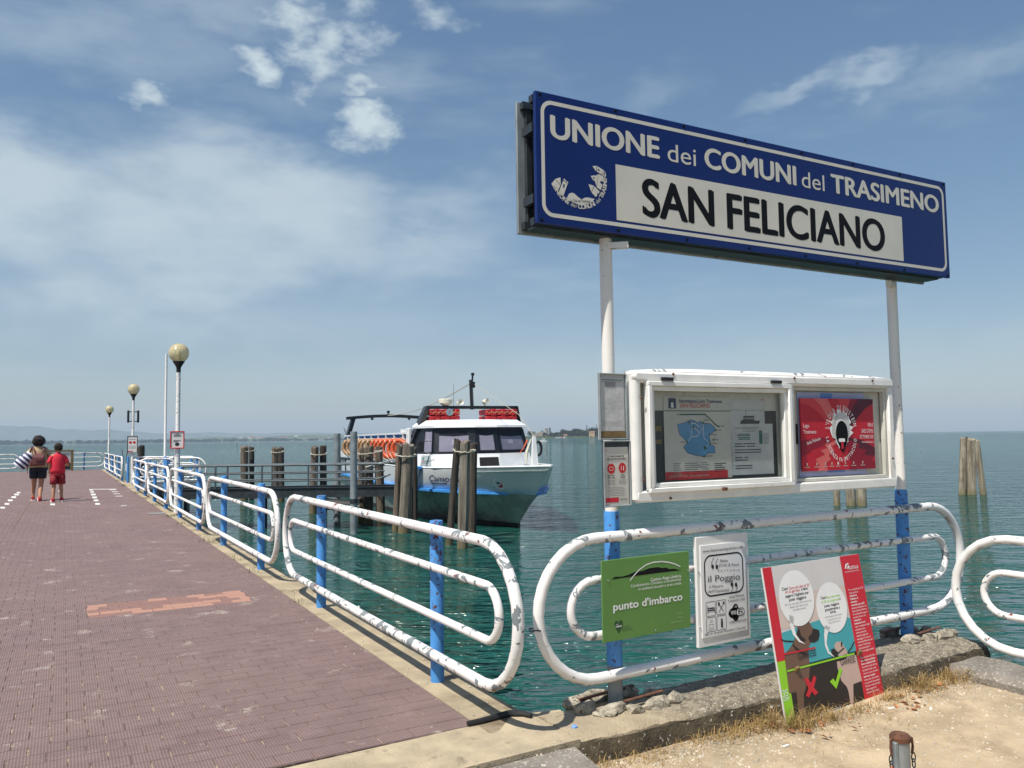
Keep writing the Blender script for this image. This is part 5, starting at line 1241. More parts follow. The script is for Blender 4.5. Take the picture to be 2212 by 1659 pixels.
ld_.build('side_ladder', M['galvanised'], ferry)
# lettering and round crest on the bow, traced on the hull skin
def skin(x, z, sd=-1, d=.006):
    a, b = outline(1.10, 60), outline(1.75, 60)
    def y_(P, x):
        for (xa, ya), (xb, yb_) in zip(P[:-1], P[1:]):
            if xa >= x >= xb: return ya + (yb_ - ya) * (xa - x) / max(1e-6, xa - xb)
        return 0
    k = (z - 1.1) / (zsheer(x) - 1.1); return V(x, sd * (y_(a, x) * (1 - k) + y_(b, x) * k + d), z)
vs, fs = glyphs('Camoscio', 0., .35)
xx0, xx1 = min(v.x for v in vs), max(v.x for v in vs)
mb = MB(); mb.v = [tuple(skin(-2.35 + (v.x - xx0) / (xx1 - xx0) * 1.75, 1.30 + v.y * .26, d=.012)) for v in vs]; mb.f = fs
mb.build('boat_name', M['ink_navy'], topsides, fix=False)
mb = MB(); mb.v = [tuple(skin(-2.3 + .85 * k / 8, 1.24 - .03 * math.sin(k / 8 * 3.14) + dz, d=.012)) for dz in (0, .03) for k in range(9)]; mb.f = [(k, k + 1, 10 + k, 9 + k) for k in range(8)]; mb.build('name_flourish', M['ink_navy'], topsides, fix=False)
def crest(x, z, r1, r0, m, d):
    mb = MB(); n = 20; mb.v = [tuple(skin(x + r * math.cos(6.283 * k / n), z + r * 1. * math.sin(6.283 * k / n), d=d)) for r in (r1, r0) for k in range(n)]
    mb.f = [(k, (k + 1) % n, n + (k + 1) % n, n + k) for k in range(n)] if r0 > 0 else [tuple(range(n))]
    return mb.build('crest', M[m], topsides, fix=False)
crest(.42, 1.29, .155, .115, 'boat_white', .02); crest(.42, 1.29, .116, 0, 'poster_pink', .012)
for pts in (((-.07, .04), (.03, .06), (.08, .02), (-.02, .0)), ((-.02, -.05), (.05, -.04), (.06, -.08), (-.01, -.08))):
    MB().add([skin(.42 + a, 1.29 + b, d=.02) for a, b in pts], [(0, 1, 2, 3)]).build('crest_mark', M['ink_navy'], topsides, fix=False)
# fairlead on the sheer, bow jackstaff with furled pennant, tyre fender
MB().loft([[V(1.35 + x * .09, y * .09, 1.68) for x, y in ((-1, -1), (1, -1), (1, 1), (-1, 1))], [V(1.33 + x * .04, y * .04, 2.62) for x, y in ((-1, -1), (1, -1), (1, 1), (-1, 1))]]).build('jackstaff', M['boat_white'], ferry)
MB().loft([[V(1.2 + .02 * math.cos(a), -.03 + .02 * math.sin(a), 2.55) for a in (0, 1.5, 3, 4.5)], [V(1.1 + .05 * math.cos(a), -.12 + .05 * math.sin(a), 2.2) for a in (0, 1.5, 3, 4.5)], [V(1.08 + .02 * math.cos(a), -.14 + .02 * math.sin(a), 1.85) for a in (0, 1.5, 3, 4.5)]]).build('furled_flag', M['cream_plastic'], ferry)
MB().tube([V(1.15, .2 + .10 * math.cos(a / 12 * 6.283), 2.28 + .19 * math.sin(a / 12 * 6.283)) for a in range(12)], .04, 6, True).build('tyre_fender', M['black_rubber'], ferry, True)
MB().tube([V(.55 + .55 * math.cos(a / 20 * 6.283), .05 + .45 * math.sin(a / 20 * 6.283), 1.74) for a in range(20)], .03, 6, True).build('deck_hose', M['deck_red'], ferry, True)
# arch over the wheelhouse with mast, radar, horn, searchlight
ar = MB()
for sd in (-1, 1):
    ar.extr([V(-4.85, sd * 2.08, 2.3), V(-4.25, sd * 2.08, 2.3), V(-3.70, sd * 1.62, 3.66), V(-4.05, sd * 1.62, 3.66)], V(0, -sd * .16, 0))
ar.box((-3.83, 0, 3.62), (.22, 3.2, .10))
arch = ar.build('wheelhouse_arch', M['boat_black'], ferry)
mast = MB().bar((-3.83, 0, 3.55), (-3.85, -.03, 4.55), .11, .1).bar((-3.83, 0, 4.4), (-3.83, .03, 4.72), .05, .05).box((-3.83, .03, 4.74), (.09, .09, .09)).box((-3.78, .02, 4.38), (.1, .12, .2)).build('mast', M['boat_black'], ferry)
MB().lathe([(.12, 0), (.19, .06), (.23, .07), (.235, .19), (.2, .21), (.001, .22)], 20).build('radar_dome', M['cream_plastic'], ferry, True, loc=(-3.83, -.93, 3.69))
MB().lathe([(.1, -.03), (.1, .02)], 10).build('radar_foot', M['boat_black'], ferry, loc=(-3.83, -.93, 3.69))
h_ = MB().lathe([(.05, -.16), (.03, -.08), (.035, 0), (.10, .07), (.10, .075), (.03, .01)], 14).build('loudhailer', M['cream_plastic'], ferry, True, loc=(-3.7, -.47, 3.79)); h_.rotation_euler = (0, R(82), R(8))
h_ = MB().lathe([(.001, -.13), (.07, -.12), (.085, .08), (.09, .1), (.001, .085)], 14).build('searchlight', M['cream_plastic'], ferry, True, loc=(-3.78, .47, 3.82)); h_.rotation_euler = (0, R(85), R(20))
MB().bar((-3.82, .44, 3.66), (-3.82, .44, 3.8), .05, .05).bar((-3.8, -.5, 3.66), (-3.8, -.5, 3.76), .04, .04).build('light_foot', M['cream_plastic'], ferry)
h_ = MB().lathe([(.001, -.1), (.11, -.04), (.125, .05), (.105, .055), (.001, .03)], 16).build('round_floodlight', M['chrome'], ferry, True, loc=(-3.35, -.95, 3.44)); h_.rotation_euler = (0, R(88), R(-10))
MB().tube([V(-3.8, -.66, 3.66), V(-3.8, -.66, 4.4)], .006, 5).build('whip_aerial', M['dark_steel'], ferry)
# sides behind the wheelhouse, door pillar, side bulwark, main deck
MB().box((-4.5, -2.02, 2.2), (.34, .1, 1.5), bev=.02).build('door_pillar', M['boat_white'], ferry); MB().box((-4.5, 2.02, 2.2), (.34, .1, 1.5), bev=.02).build('door_pillar', M['boat_white'], ferry)
MB().box((-4.9, -2.0, 2.83), (1.1, .12, .2)).build('door_header', M['boat_white'], ferry)
for sd in (-1, 1):
    MB().box((-10.6, sd * 2.16, 1.93), (12.0, .06, .30), bev=.01).build('deck_coaming', M['boat_white'], ferry)
    MB().box((-10.6, sd * 2.12, 1.72), (12.2, .05, .16)).build('deck_beam', M['dark_steel'], ferry)
    for x in [-5 - 1.5 * k for k in range(9)]: MB().bar((x, sd * 2.12, 1.0), (x, sd * 2.12, 1.8), .08, .08).build('pillar', M['black_paint'], ferry)
    rl = MB().bar((-4.6, sd * 2.1, 2.79), (-16.0, sd * 2.1, 2.77), .06, .06).bar((-4.6, sd * 2.1, 2.50), (-16.0, sd * 2.1, 2.49), .03, .03)
    for x in [-4.9 - 1.28 * k for k in range(9)]: rl.bar((x, sd * 2.1, 2.05), (x, sd * 2.1, 2.78), .06, .06)
    rl.build('side_rail', M['boat_white'], ferry)
    MB().box((-10.4, sd * 2.02, 2.58), (11.0, .02, .36)).build('spray_screen', M['awning_blue'], ferry)
for x in [-5.6 - 1.1 * k for k in range(9)]: MB().box((x, -.9, 2.42), (.42, 1.6, .5), bev=.04).build('bench', M['awning_blue'], ferry)
MB().box((-11, 0, 2.05), (13.5, 4.1, .08)).build('upper_deck', M['grey_plate'], ferry)
MB().box((-10.6, .2, 1.35), (11.6, 3.4, 1.3)).build('saloon', M['dark_inside'], ferry)
MB().box((-4.4, -1.7, 2.35), (.05, .5, .5)).build('cabin_door', M['awning_blue'], ferry)
# after arch
aa = MB()
for sd in (-1, 1): aa.extr([V(-16.9, sd * 2.15, 1.95), V(-16.4, sd * 2.15, 1.95), V(-16.1, sd * 1.72, 3.62), V(-16.5, sd * 1.72, 3.62)], V(0, -sd * .18, 0))
P = [V(-16.3, -1.95 + 3.9 * k / 12, 3.60 + .11 * math.sin(math.pi * k / 12)) for k in range(13)]
for a, b in zip(P[:-1], P[1:]): aa.bar(a, b + (b - a) * .02, .3, .14)
aft = aa.build('after_arch', M['boat_black'], ferry)
MB().bar((-16.3, .05, 3.7), (-16.3, .05, 3.86), .05, .05).box((-16.3, .05, 3.9), (.12, .12, .12)).build('stern_light', M['boat_black'], ferry)
for y in (-.75, 1.05): MB().ball((-16.2, y, 3.57), .07, 8, 6).build('deck_lamp', M['boat_black'], ferry)
MB().disc if False else None
MB().lathe([(.001, 0), (.16, .002), (.16, .012), (.001, .014)], 20).build('round_badge', M['grey_plate'], ferry, True, loc=(-16.45, -2.0, 3.05)).rotation_euler = (R(90 + 14), 0, R(0))
# masthead lines
MB().tube([V(-3.9, -.05, 4.42) + (V(-16.2, .0, 3.72) - V(-3.9, -.05, 4.42)) * (k / 14) + V(0, 0, -.25 * math.sin(math.pi * k / 14)) for k in range(15)], .018, 5).build('string_of_lamps', M['rope'], ferry)
MB().tube([V(-3.8, .05, 4.42), V(-1.2, .6, 3.3), V(1.3, .03, 2.6)], .010, 5).build('forestay', M['rope'], ferry)

# red float rafts lying on the wheelhouse roof
def raft(x, y, z, w, lb):
    p_ = ferry_m @ V(x, y, z); t = thing('float_raft', lb, 'life raft', p_, ferry.rotation_euler.z, 'float rafts on the wheelhouse roof')
    for k, zz in enumerate((.0, .16)):
        hgt = (.15, .21)[k]; rg = MB()
        n = 6
        for i in range(n):
            yy = -w / 2 + w * (i + .5) / n; d = .36 + (.03 if i % 2 else 0); rg.box((0, yy, zz + hgt / 2), (d * 2, w / n + .004, hgt - (0 if i % 2 else .02)), bev=.025)
        rg.build('float_tier', M['raft_red'], t)
    MB().tube([V(.42, -w / 2 + w * k / 24, .26 + .035 * math.cos(k * 1.57)) for k in range(25)], .012, 5).build('grab_line', M['buoy_faded'], t)
ferry_m = Matrix.Translation(B0) @ Matrix.Rotation(ferry.rotation_euler.z, 4, 'Z')
raft(-4.05, -1.0, 3.19, 1.02, 'red float raft behind the round floodlight on the ferry roof'); raft(-4.05, 1.0, 3.19, 1.12, 'red float raft with looped grab line right of the ferry mast')
# ring buoys hanging along the starboard rail
def buoy(x, m, lb, grp):
    p_ = ferry_m @ V(x, -2.22, 2.25); t = thing('ring_buoy', lb, 'ring buoy', p_, ferry.rotation_euler.z + R(random.uniform(28, 44)), grp)
    MB().tube([V(.30 * math.cos(a / 20 * 6.283), 0, .30 * math.sin(a / 20 * 6.283)) for a in range(20)], .075, 8, True).build('ring', M[m], t, 2)
    bd = MB()
    for a0 in (.5, 2.1, 3.6, 5.2): bd.tube([V((.30 + .08 * math.cos(b / 8 * 6.283)) * math.cos(a0), .08 * math.sin(b / 8 * 6.283), (.30 + .08 * math.cos(b / 8 * 6.283)) * math.sin(a0)) for b in range(8)], .009, 4, True)
    bd.tube([V((.37 + .05 * math.sin(2 * a)) * math.cos(a), -.02, (.37 + .05 * math.sin(2 * a)) * math.sin(a)) for a in [6.283 * k / 28 for k in range(28)]], .009, 4, True).build('grab_line', M['sign_white'], t)
ORD = ['nearest', 'second', 'third', 'fourth', 'fifth', 'sixth']
for k in range(6): buoy(-4.95 - .72 * k, 'buoy_orange', 'bright orange ring buoy, ' + ORD[k] + ' along the ferry rail from the wheelhouse door', 'orange ring buoys')
for k in range(6): buoy(-9.4 - .80 * k if k < 4 else -13.5 - .8 * (k - 4), 'buoy_faded', 'faded tan ring buoy, ' + ORD[5 - k] + ' along the ferry rail from the after arch', 'faded ring buoys')

# ================================================================== mooring piles
def pile_mat(name, c1_, c2_, wet):
    m = bpy.data.materials.new(name); m.use_nodes = True; t = m.node_tree; b = t.nodes['Principled BSDF']; M[name] = m
    geo = out(t, t.nodes.new('ShaderNodeNewGeometry'), 0); z = out(t, new(t, 'ShaderNodeSeparateXYZ', Vector=geo), 2)
    g = mapping(t, geo, (1, 1, .08)); n = noise(t, g, 11, 5, .62); n2 = noise(t, mapping(t, geo, (1, 1, .05), (3, 1, 2)), 26, 4, .6); n3 = noise(t, geo, 2.2, 4, .6)
    c = mix(t, n.step(.32, .68), c2_, c1_); c = mix(t, n2.step(.60, .68), c, (.025, .02, .016)); c = mix(t, n3.step(.5, .75) * .5, c, tuple(k * .5 for k in c2_))
    c = mix(t, (z + n3 * .25).step(WZ + .45, WZ + .15) * .8, c, wet)
    t.links.new(c.o, b.inputs['Base Color']); b.inputs['Roughness'].default_value = .9
    bn = new(t, 'ShaderNodeBump', Height=n + n2 * .5, Strength=1., Distance=.03); t.links.new(bn.outputs[0], b.inputs['Normal'])
pile_mat('pile_grey', (.27, .235, .185), (.11, .092, .07), (.15, .125, .05)); pile_mat('pile_brown', (.20, .155, .112), (.07, .056, .044), (.15, .125, .05)); pile_mat('pile_dark', (.085, .068, .052), (.03, .025, .02), (.11, .1, .04)); pile_mat('pile_bleached', (.40, .35, .26), (.16, .13, .09), (.2, .17, .08))
def pile(b, top, r, m, lb, grp='wooden mooring piles', r_top=None):
    """b, top: foot on the water and head, world points"""
    b = Vector(b); top = Vector(top); d = top - b; foot = b - d.normalized() * 1.2
    t = thing('mooring_pile', lb, 'mooring pile', b, 0, grp); n = 18; ph = random.uniform(0, 6); rings = []
    lob = [random.uniform(-.05, .05) for _ in range(n)]
    for k in range(10):
        f_ = k / 9; c_ = foot + (top - foot) * f_ - b; rr = (r * 1.04) * (1 - .10 * f_) + random.uniform(-.004, .004)
        rings.append([c_ + V(math.cos(6.283 * i / n + ph), math.sin(6.283 * i / n + ph), 0) * rr * (1 + lob[i] + random.uniform(-.012, .012)) + (V(0, 0, random.uniform(-.05, .02) + .03 * math.cos(6.283 * i / n + ph * 2)) if k == 9 else V(0, 0, 0)) for i in range(n)])
    ctr = top - b
    rings.append([ctr + (p_ - ctr) * .72 + V(0, 0, random.uniform(-.01, .045)) for p_ in rings[-1]]); rings.append([ctr + (p_ - ctr) * .2 + V(0, 0, random.uniform(-.02, .02)) for p_ in rings[-1]])
    MB().loft(rings).build('trunk', M[m], t, True); return t
def b3(x, y): return ((1200 + x * .49729) / 1.8228, (1400 + y * .49729) / 1.8228)
def c2(x, y): return ((600 + x / 2.765) / 1.8228, (1600 + y / 2.765) / 1.8228)
def pix_pile(bp, tp, wpx, sc, m, lb, grp='wooden mooring piles', dy=0., foot_y=None, adv=0.):
    """foot pixel on the lake, head pixel, width in px of the close-up"""
    P = onz(*bp, WZ) if foot_y is None else atY(*bp, foot_y)
    if foot_y is not None: P = V(P.x, foot_y, WZ)
    P = P + V(P.x, P.y, 0).normalized() * adv
    T = atY(*tp, P.y + dy); r = wpx / sc / 1.8228 * P.y / F / 2
    return pile((P.x, P.y, WZ), T, r, m, lb, grp), P, T, r
S3, S2 = 2212 / 1100, 2.765
G1, G2 = 'piles roped together off the ferry bow', 'piles roped together beside the gangway end'
pix_pile(b3(1143, 1500), b3(1212, 672), 62, S3, 'pile_dark', 'leaning dark pile behind the grey pile off the ferry bow', G1)
pix_pile(b3(1250, 1525), b3(1272, 678), 84, S3, 'pile_grey', 'stout grey mooring pile standing before the ferry bow', G1)
pix_pile(b3(1325, 1450), b3(1335, 700), 66, S3, 'pile_dark', 'shaded dark pile tucked behind the grey pile off the ferry bow', G1)
pix_pile(b3(718, 1390), b3(752, 708), 54, S3, 'pile_brown', 'slimmer brown pile left of the stout pile at the gangway end', G2)
pix_pile(b3(785, 1405), b3(823, 703), 92, S3, 'pile_grey', 'stout weathered pile at the end of the gangway by the ferry step', G2)
pix_pile(b3(870, 1350), b3(868, 730), 50, S3, 'pile_dark', 'dark pile in the shade behind the gangway end piles', G2)
G3 = 'row of three piles under the ring buoys'
pix_pile(b3(448, 1330), b3(449, 735), 54, S3, 'pile_brown', 'bluish topped slim pile beside the near steel pipe', G3, foot_y=25.2); pix_pile(b3(503, 1330), b3(512, 720), 70, S3, 'pile_brown', 'middle pile of three standing under the ring buoys', G3); pix_pile(b3(605, 1290), b3(583, 728), 72, S3, 'pile_brown', 'third pile under the ring buoys, leaning towards the gangway', G3, foot_y=25.6)
G4 = 'pairs of piles in the open lake beyond the gangway'
pix_pile(c2(1750, 1165), c2(1772, 440), 84, S2, 'pile_brown', 'thicker pile of the roped pair left of the steel pipes', G4); pix_pile(c2(1865, 1130), c2(1858, 432), 80, S2, 'pile_dark', 'darker pile of the roped pair left of the steel pipes', G4, foot_y=28.9)
pix_pile(c2(1335, 1045), c2(1335, 452), 74, S2, 'pile_brown', 'brown pile with pale rope in the middle pair past the gangway', G4); pix_pile(c2(1405, 1030), c2(1400, 450), 68, S2, 'pile_dark', 'darker pile of the middle pair past the gangway', G4, foot_y=34.4)
pix_pile(c2(1000, 1000), c2(1003, 440), 82, S2, 'pile_brown', 'thicker pile of the farthest pair past the gangway', G4, foot_y=35.5); pix_pile(c2(1080, 1000), c2(1080, 445), 60, S2, 'pile_dark', 'slimmer pile of the farthest pair past the gangway', G4, foot_y=36)
pix_pile((304.5, 1030), (304.8, 964), 27.2, 1.0, 'pile_dark', 'dark roped pile standing behind the second lamp post', G4, foot_y=33)
G5 = 'weathered stumps in the lake behind the sign'
for x, w, lb in ((1808, 14, 'thin bleached stump standing apart below the notice case'), (1839, 20, 'stout bleached stump in the middle below the notice case'), (1862, 20, 'stout bleached stump below the open half of the notice case')): pix_pile((x, 1092), (x - 4, 1012), w * 1.8228, 1.0, 'pile_bleached', lb, G5)
for x, w, tx, ty, lb in ((2079, 15.5, 2082, 946, 'straight pale pile of the cluster beyond the sign posts'), (2099, 19, 2097, 948, 'thickest pale pile in the cluster beyond the sign posts'), (2124, 13, 2109, 952, 'thin pale pile leaning onto the cluster beyond the sign posts')): pix_pile((x, 1068), (tx, ty), w * 1.8228, 1.0, 'pile_bleached', lb, G5)
# ropes round the bundles
def rope(px, z_px, y, r_, lb, rr=.022):
    P = [atY(*p_, y) for p_ in px]; t = MB(); a, b = P[0], P[-1]; c_ = (a + b) / 2; rx = (b - a).length / 2; pts = []
    ux = (b - a).normalized()
    for k in range(26):
        an = 6.283 * k / 26; pts.append(c_ + ux * rx * math.cos(an) + V(0, 1, 0) * r_ * math.sin(an) + V(0, 0, (-.05 if math.sin(an) < 0 else 0) * abs(math.sin(an)) + .012 * math.sin(k * 2.6)))
    tag(t.tube(pts, rr, 6, True).build('mooring_rope', M['rope'], None, 2), lb, 'rope', 'ropes round the pile bundles')
rope([b3(1178, 745), b3(1352, 752)], 0, 19.35, .42, 'pale rope round the three piles off the ferry bow'); rope([b3(722, 780), b3(884, 790)], 0, 22.45, .4, 'dark rope round the piles at the gangway end', .026)
rope([c2(1728, 510), c2(1900, 515)], 0, 28.6, .32, 'pale rope round the pair left of the steel pipes'); rope([c2(1298, 492), c2(1437, 490)], 0, 34.0, .32, 'pale rope round the middle pair past the gangway'); rope([c2(960, 480), c2(1112, 480)], 0, 35.7, .32, 'dark rope round the farthest pile pair')
rope([b3(422, 775), b3(618, 752)], 0, 25.0, .32, 'thin rope along the three piles under the ring buoys')

# steel pipe piles
def pipe(bp, tp, wpx, lb, foot_y=None):
    P = onz(*bp, WZ) if foot_y is None else V(atY(*bp, foot_y).x, foot_y, WZ); T = atY(*tp, P.y); r = wpx / S3 / 1.8228 * P.y / F / 2
    t = thing('pipe_pile', lb, 'steel pile', (P.x, P.y, WZ), 0, 'steel guide piles of the gangway'); h = T.z - WZ
    MB().lathe([(r, -1.2), (r, h), (r * .9, h), (r * .9, h - .3)], 20).build('pipe', M['galvanised'], t, True)
    MB().lathe([(r * 1.14, h - 1.98), (r * 1.14, h - 1.86)], 20).build('clamp', M['dark_steel'], t, True)
    MB().box((r * 1.25, 0, h - 1.92), (.08, .1, .1)).build('lug', M['dark_steel'], t); return P
pp1 = pipe(b3(388, 1410), b3(387, 602), 57, 'galvanised pipe pile standing before the gangway'); pp2 = pipe(b3(255, 1385), b3(256, 617), 55, 'galvanised pipe pile standing behind the gangway', 25.3)
fe = thing('roller_fender', 'black cylindrical fender between the pipe piles under the gangway', 'fender', (pp1.x - .6, 23.3, WZ))
MB().tube([V(-.55, .4, .72), V(.4, .0, .66)], .17, 14).build('roller', M['black_rubber'], fe, True); MB().bar((-.62, .45, -.6), (-.62, .45, .95), .14, .14).bar((.42, .0, .66), (.6, -.4, .66), .1, .1).build('arm', M['galvanised'], fe)
# gangway
GX0, GX1, GY0, GY1 = -10.7, -3.45, 23.6, 24.6
gw = thing('gangway', 'dark steel gangway with three-bar railings reaching to the ferry', 'gangway', (GX0, GY0, 0)); GL = GX1 - GX0
for y in (0, 1.0):
    MB().box((GL / 2, y, -.035), (GL, .06, .27)).bar((0, y, -.17), (GL, y, -.17), .14, .03).bar((0, y, .10), (GL, y, .10), .12, .02).build('stringer', M['dark_steel'], gw)
    rl = MB(); rl.tube([V(0, y, .77), V(GL - .35, y, .77)], .03, 8); rl.tube([V(0, y, .53), V(GL - .5, y, .53)], .022, 8); rl.tube([V(0, y, .31), V(GL - .75, y, .31), V(GL - .5, y, .34), V(GL - .32, y, .42)], .022, 8)
    rl.build('rail', M['rail_grey'], gw, True)
    for k in range(6): x = .55 + k * 1.37; MB().bar((x, y, -.19), (x, y, .77), .05, .04).box((x, y, .0 - .16), (.07, .07, .03)).build('baluster', M['rail_grey'], gw)
MB().box((GL / 2, .5, -.02), (GL - .02, .93, .04)).build('walkway', M['dark_steel'], gw)
MB().tube([V(GL - .9, .0, .68), V(GL - .45, .0, .80), V(GL + .35, .3, 1.0)], .02, 6).tube([V(GL - .9, .05, .62), V(GL - .3, .05, .74)], .02, 6).build('hand_grip', M['galvanised'], gw)
for x in (.6, 3.2): MB().lathe([(.1, -1.8), (.1, -.15)], 12).build('leg', M['dark_steel'], gw, True, loc=(x, .5, 0))

# small white motorboat far out
pb_ = onz(1174.5, 954, WZ); mbt = thing('motorboat', 'tiny white cabin motorboat under way off the island', 'boat', pb_, R(170))
MB().loft([[V(x, y, z) for x, y, z in ((-1.9, -.7, -.1), (-1.9, .7, -.1), (-1.9, .8, .55), (-1.9, -.8, .55))], [V(.4, -.7, -.1), V(.4, .7, -.1), V(.4, .85, .65), V(.4, -.85, .65)], [V(1.9, -.05, .1), V(1.9, .05, .1), V(2.1, .1, .85), V(2.1, -.1, .85)]]).build('hull', M['boat_white'], mbt)
MB().box((.1, 0, .95), (1.4, 1.2, .6), bev=.15).build('cabin', M['boat_white'], mbt); MB().box((-.1, 0, 1.65), (1.5, 1.3, .14), bev=.06).build('hardtop', M['boat_white'], mbt)
for x, y in ((-.6, -.55), (-.6, .55), (.5, -.5), (.5, .5)): MB().bar((x, y, 1.2), (x, y, 1.6), .05, .05).build('strut', M['boat_white'], mbt)
MB().box((.25, 0, 1.02), (1.13, 1.23, .25)).build('window', M['boat_black'], mbt)
for x, y, l_ in ((1010, 952, 14), (1027, 950, 12)):
    for k in (0,):
        p_ = V(*[*atY(*c1(x, 972), 120)]); p_.z = WZ
        tag(MB().tube([p_ - V(0, 0, .5), p_ + V((-.25 if x < 1020 else .3), 0, 1.6)], .05, 6).build('stake', M['pile_dark'], None), 'thin leaning fishing stake out in the open lake', 'stake', 'fishing stakes')
for x, y in ((922, 425), (942, 380)):
    p_ = onz(*c2(x, y + 3), WZ); tag(MB().tube([p_ - V(0, 0, .5), p_ + V(.1, 0, (1.9 if x < 930 else 2.6))], .12, 6).build('stake', M['pile_dark'], None), 'thick upright stake in the lake far beyond the gangway', 'stake', 'distant stakes')

# ================================================================== island and far shore
def azdir(px): r = ray(px, 940); return V(r.x, r.y, 0).normalized()
def far(px, d): return azdir(px) * d
ID = 1500.
def crown(mb, c, rx, rz, n, leaf):
    for k in range(n):
        v = V(random.gauss(0, 1), random.gauss(0, 1), random.gauss(0, 1)).normalized() * random.uniform(.5, 1.0) ** .5
        p_ = Vector(c) + V(v.x * rx, v.y * rx, v.z * rz); a = V(random.gauss(0, 1), random.gauss(0, 1), random.gauss(0, 1)).normalized(); b = a.orthogonal().normalized(); s_ = leaf * random.uniform(.6, 1.4)
        mb.add([p_ + a * s_, p_ + b * s_, p_ - a * s_, p_ - b * s_ * .8], [(0, 1, 2, 3)])
def isl_x(cx): return (2040 + cx / 6.144) / 1.8228
def ihgt(cy): return (715 - cy) / 6.144 / 1.8228 / F * ID
wz_ = V(0, 0, WZ)
# land body of the island
prof = [(1060, 1), (1100, 3), (1140, 5), (1170, 6), (1200, 6), (1240, 7), (1300, 9), (1360, 12), (1450, 16), (1600, 14), (1760, 8), (1850, 2)]
mb = MB(); rings = []
for px, h in prof: d = azdir(px); rings.append([d * ID + V(0, 0, WZ - 1), d * (ID + 6) + V(0, 0, WZ + .6), d * (ID + 40) + V(0, 0, WZ + h * .5), d * (ID + 120) + V(0, 0, WZ + h), d * (ID + 260) + V(0, 0, WZ - 1)])
tag(mb.loft(rings, True).build('island', M['hill_green'], None, True), 'low wooded island across the lake', kind='structure')
mb = MB()
for px, n in ((1060, 0),):
    for k in range(900):
        u_ = random.uniform(1120, 1700); d = azdir(u_) * (ID + random.uniform(-8, 8)); b = d + wz_; w = azdir(u_).cross(V(0, 0, 1)) * random.uniform(.5, 1.6); hh = random.uniform(1.5, 4.2)
        mb.add([b - w, b + w, b + w * .6 + V(0, 0, hh), b - w * .5 + V(0, 0, hh * random.uniform(.7, 1))], [(0, 1, 2, 3)])
tag(mb.build('reed_bed', M['reed_green'], None, fix=False), 'green reed belt along the island shore', 'reeds', kind='stuff')
def tree(px, d, h, w, m, lb, n=220, leaf=1.0, base=2., cyp=False, grp='trees on the island'):
    p_ = azdir(px) * d + V(0, 0, WZ + base); t = thing('cypress_tree' if cyp else 'tree', lb, 'tree', p_, 0, grp)
    MB().tube([V(0, 0, -1), V(0, 0, h * .6)], [w * .06, w * .03], 6).build('trunk', M['bark'], t)
    mb = MB()
    if cyp:
        for k in range(7): f_ = k / 6; crown(mb, (0, 0, h * (.12 + .82 * f_)), w * (.55 - .42 * f_) * (.75 if k == 0 else 1), h * .1, n // 7, leaf)
    else:
        for k in range(9): a = random.uniform(0, 6.28); r_ = random.uniform(0, .32) * w; crown(mb, (r_ * math.cos(a), r_ * math.sin(a), h * random.uniform(.42, .72)), w * random.uniform(.16, .3), h * random.uniform(.14, .26), n // 9, leaf)
    mb.build('crown', M[m], t, fix=False)
def px_tree(cx, cw, top, m, lb, cyp=False, dd=20, n=220, base=2.):
    h = ihgt(top) - base; w = cw / 6.144 / 1.8228 / F * ID; tree(isl_x(cx), ID + dd, h, w, m, lb, n, max(.35, w * .055), base, cyp)
px_tree(290, 190, 500, 'tree_green', 'broad round tree at the ferry end of the island', n=500); px_tree(390, 90, 520, 'reed_green', 'thin pale tree beside the ruined wall on the island')
px_tree(580, 140, 500, 'tree_dark', 'dark low tree just left of the stone tower'); px_tree(640, 160, 560, 'tree_green', 'bushy tree in front of the stone tower', dd=8, n=300)
px_tree(770, 120, 462, 'tree_dark', 'pointed conifer just right of the stone tower', True, 14, 420); px_tree(800, 150, 560, 'tree_green', 'bushy tree under the pointed conifer', dd=6, n=300)
px_tree(1095, 110, 492, 'tree_dark', 'round topped tree left of the dense wood', n=260)
px_tree(1665, 75, 412, 'tree_dark', 'tall slim cypress left of the ochre house', True, 10, 420); px_tree(1905, 70, 408, 'tree_dark', 'tall slim cypress right of the ochre house', True, 10, 420)
mb = MB()
for k in range(330):
    cx = random.uniform(840, 3400); px = isl_x(cx); top = 560 if cx < 1080 else (505 + 20 * math.sin(cx / 60.)) if cx < 1700 else 470 - (cx - 1700) * .02; d = ID + random.uniform(15, 90); h = ihgt(top + random.uniform(0, 90)); p_ = azdir(px) * d
    crown(mb, p_ + V(0, 0, WZ + h * .58), random.uniform(5, 9), h * .44, 110, 1.1)
tag(mb.build('island_wood', M['tree_dark'], None, fix=False), 'dense dark wood covering the island slope', 'wood', kind='stuff')
mb = MB()
for k in range(40):
    cx = random.uniform(340, 1100); p_ = azdir(isl_x(cx)) * (ID + random.uniform(10, 50)); h = ihgt(random.uniform(600, 650)); crown(mb, p_ + V(0, 0, WZ + h * .5), random.uniform(3, 6), h * .5, 60, .8)
tag(mb.build('island_scrub', M['tree_green'], None, fix=False), 'mixed green scrub round the island tower', 'scrub', kind='stuff')
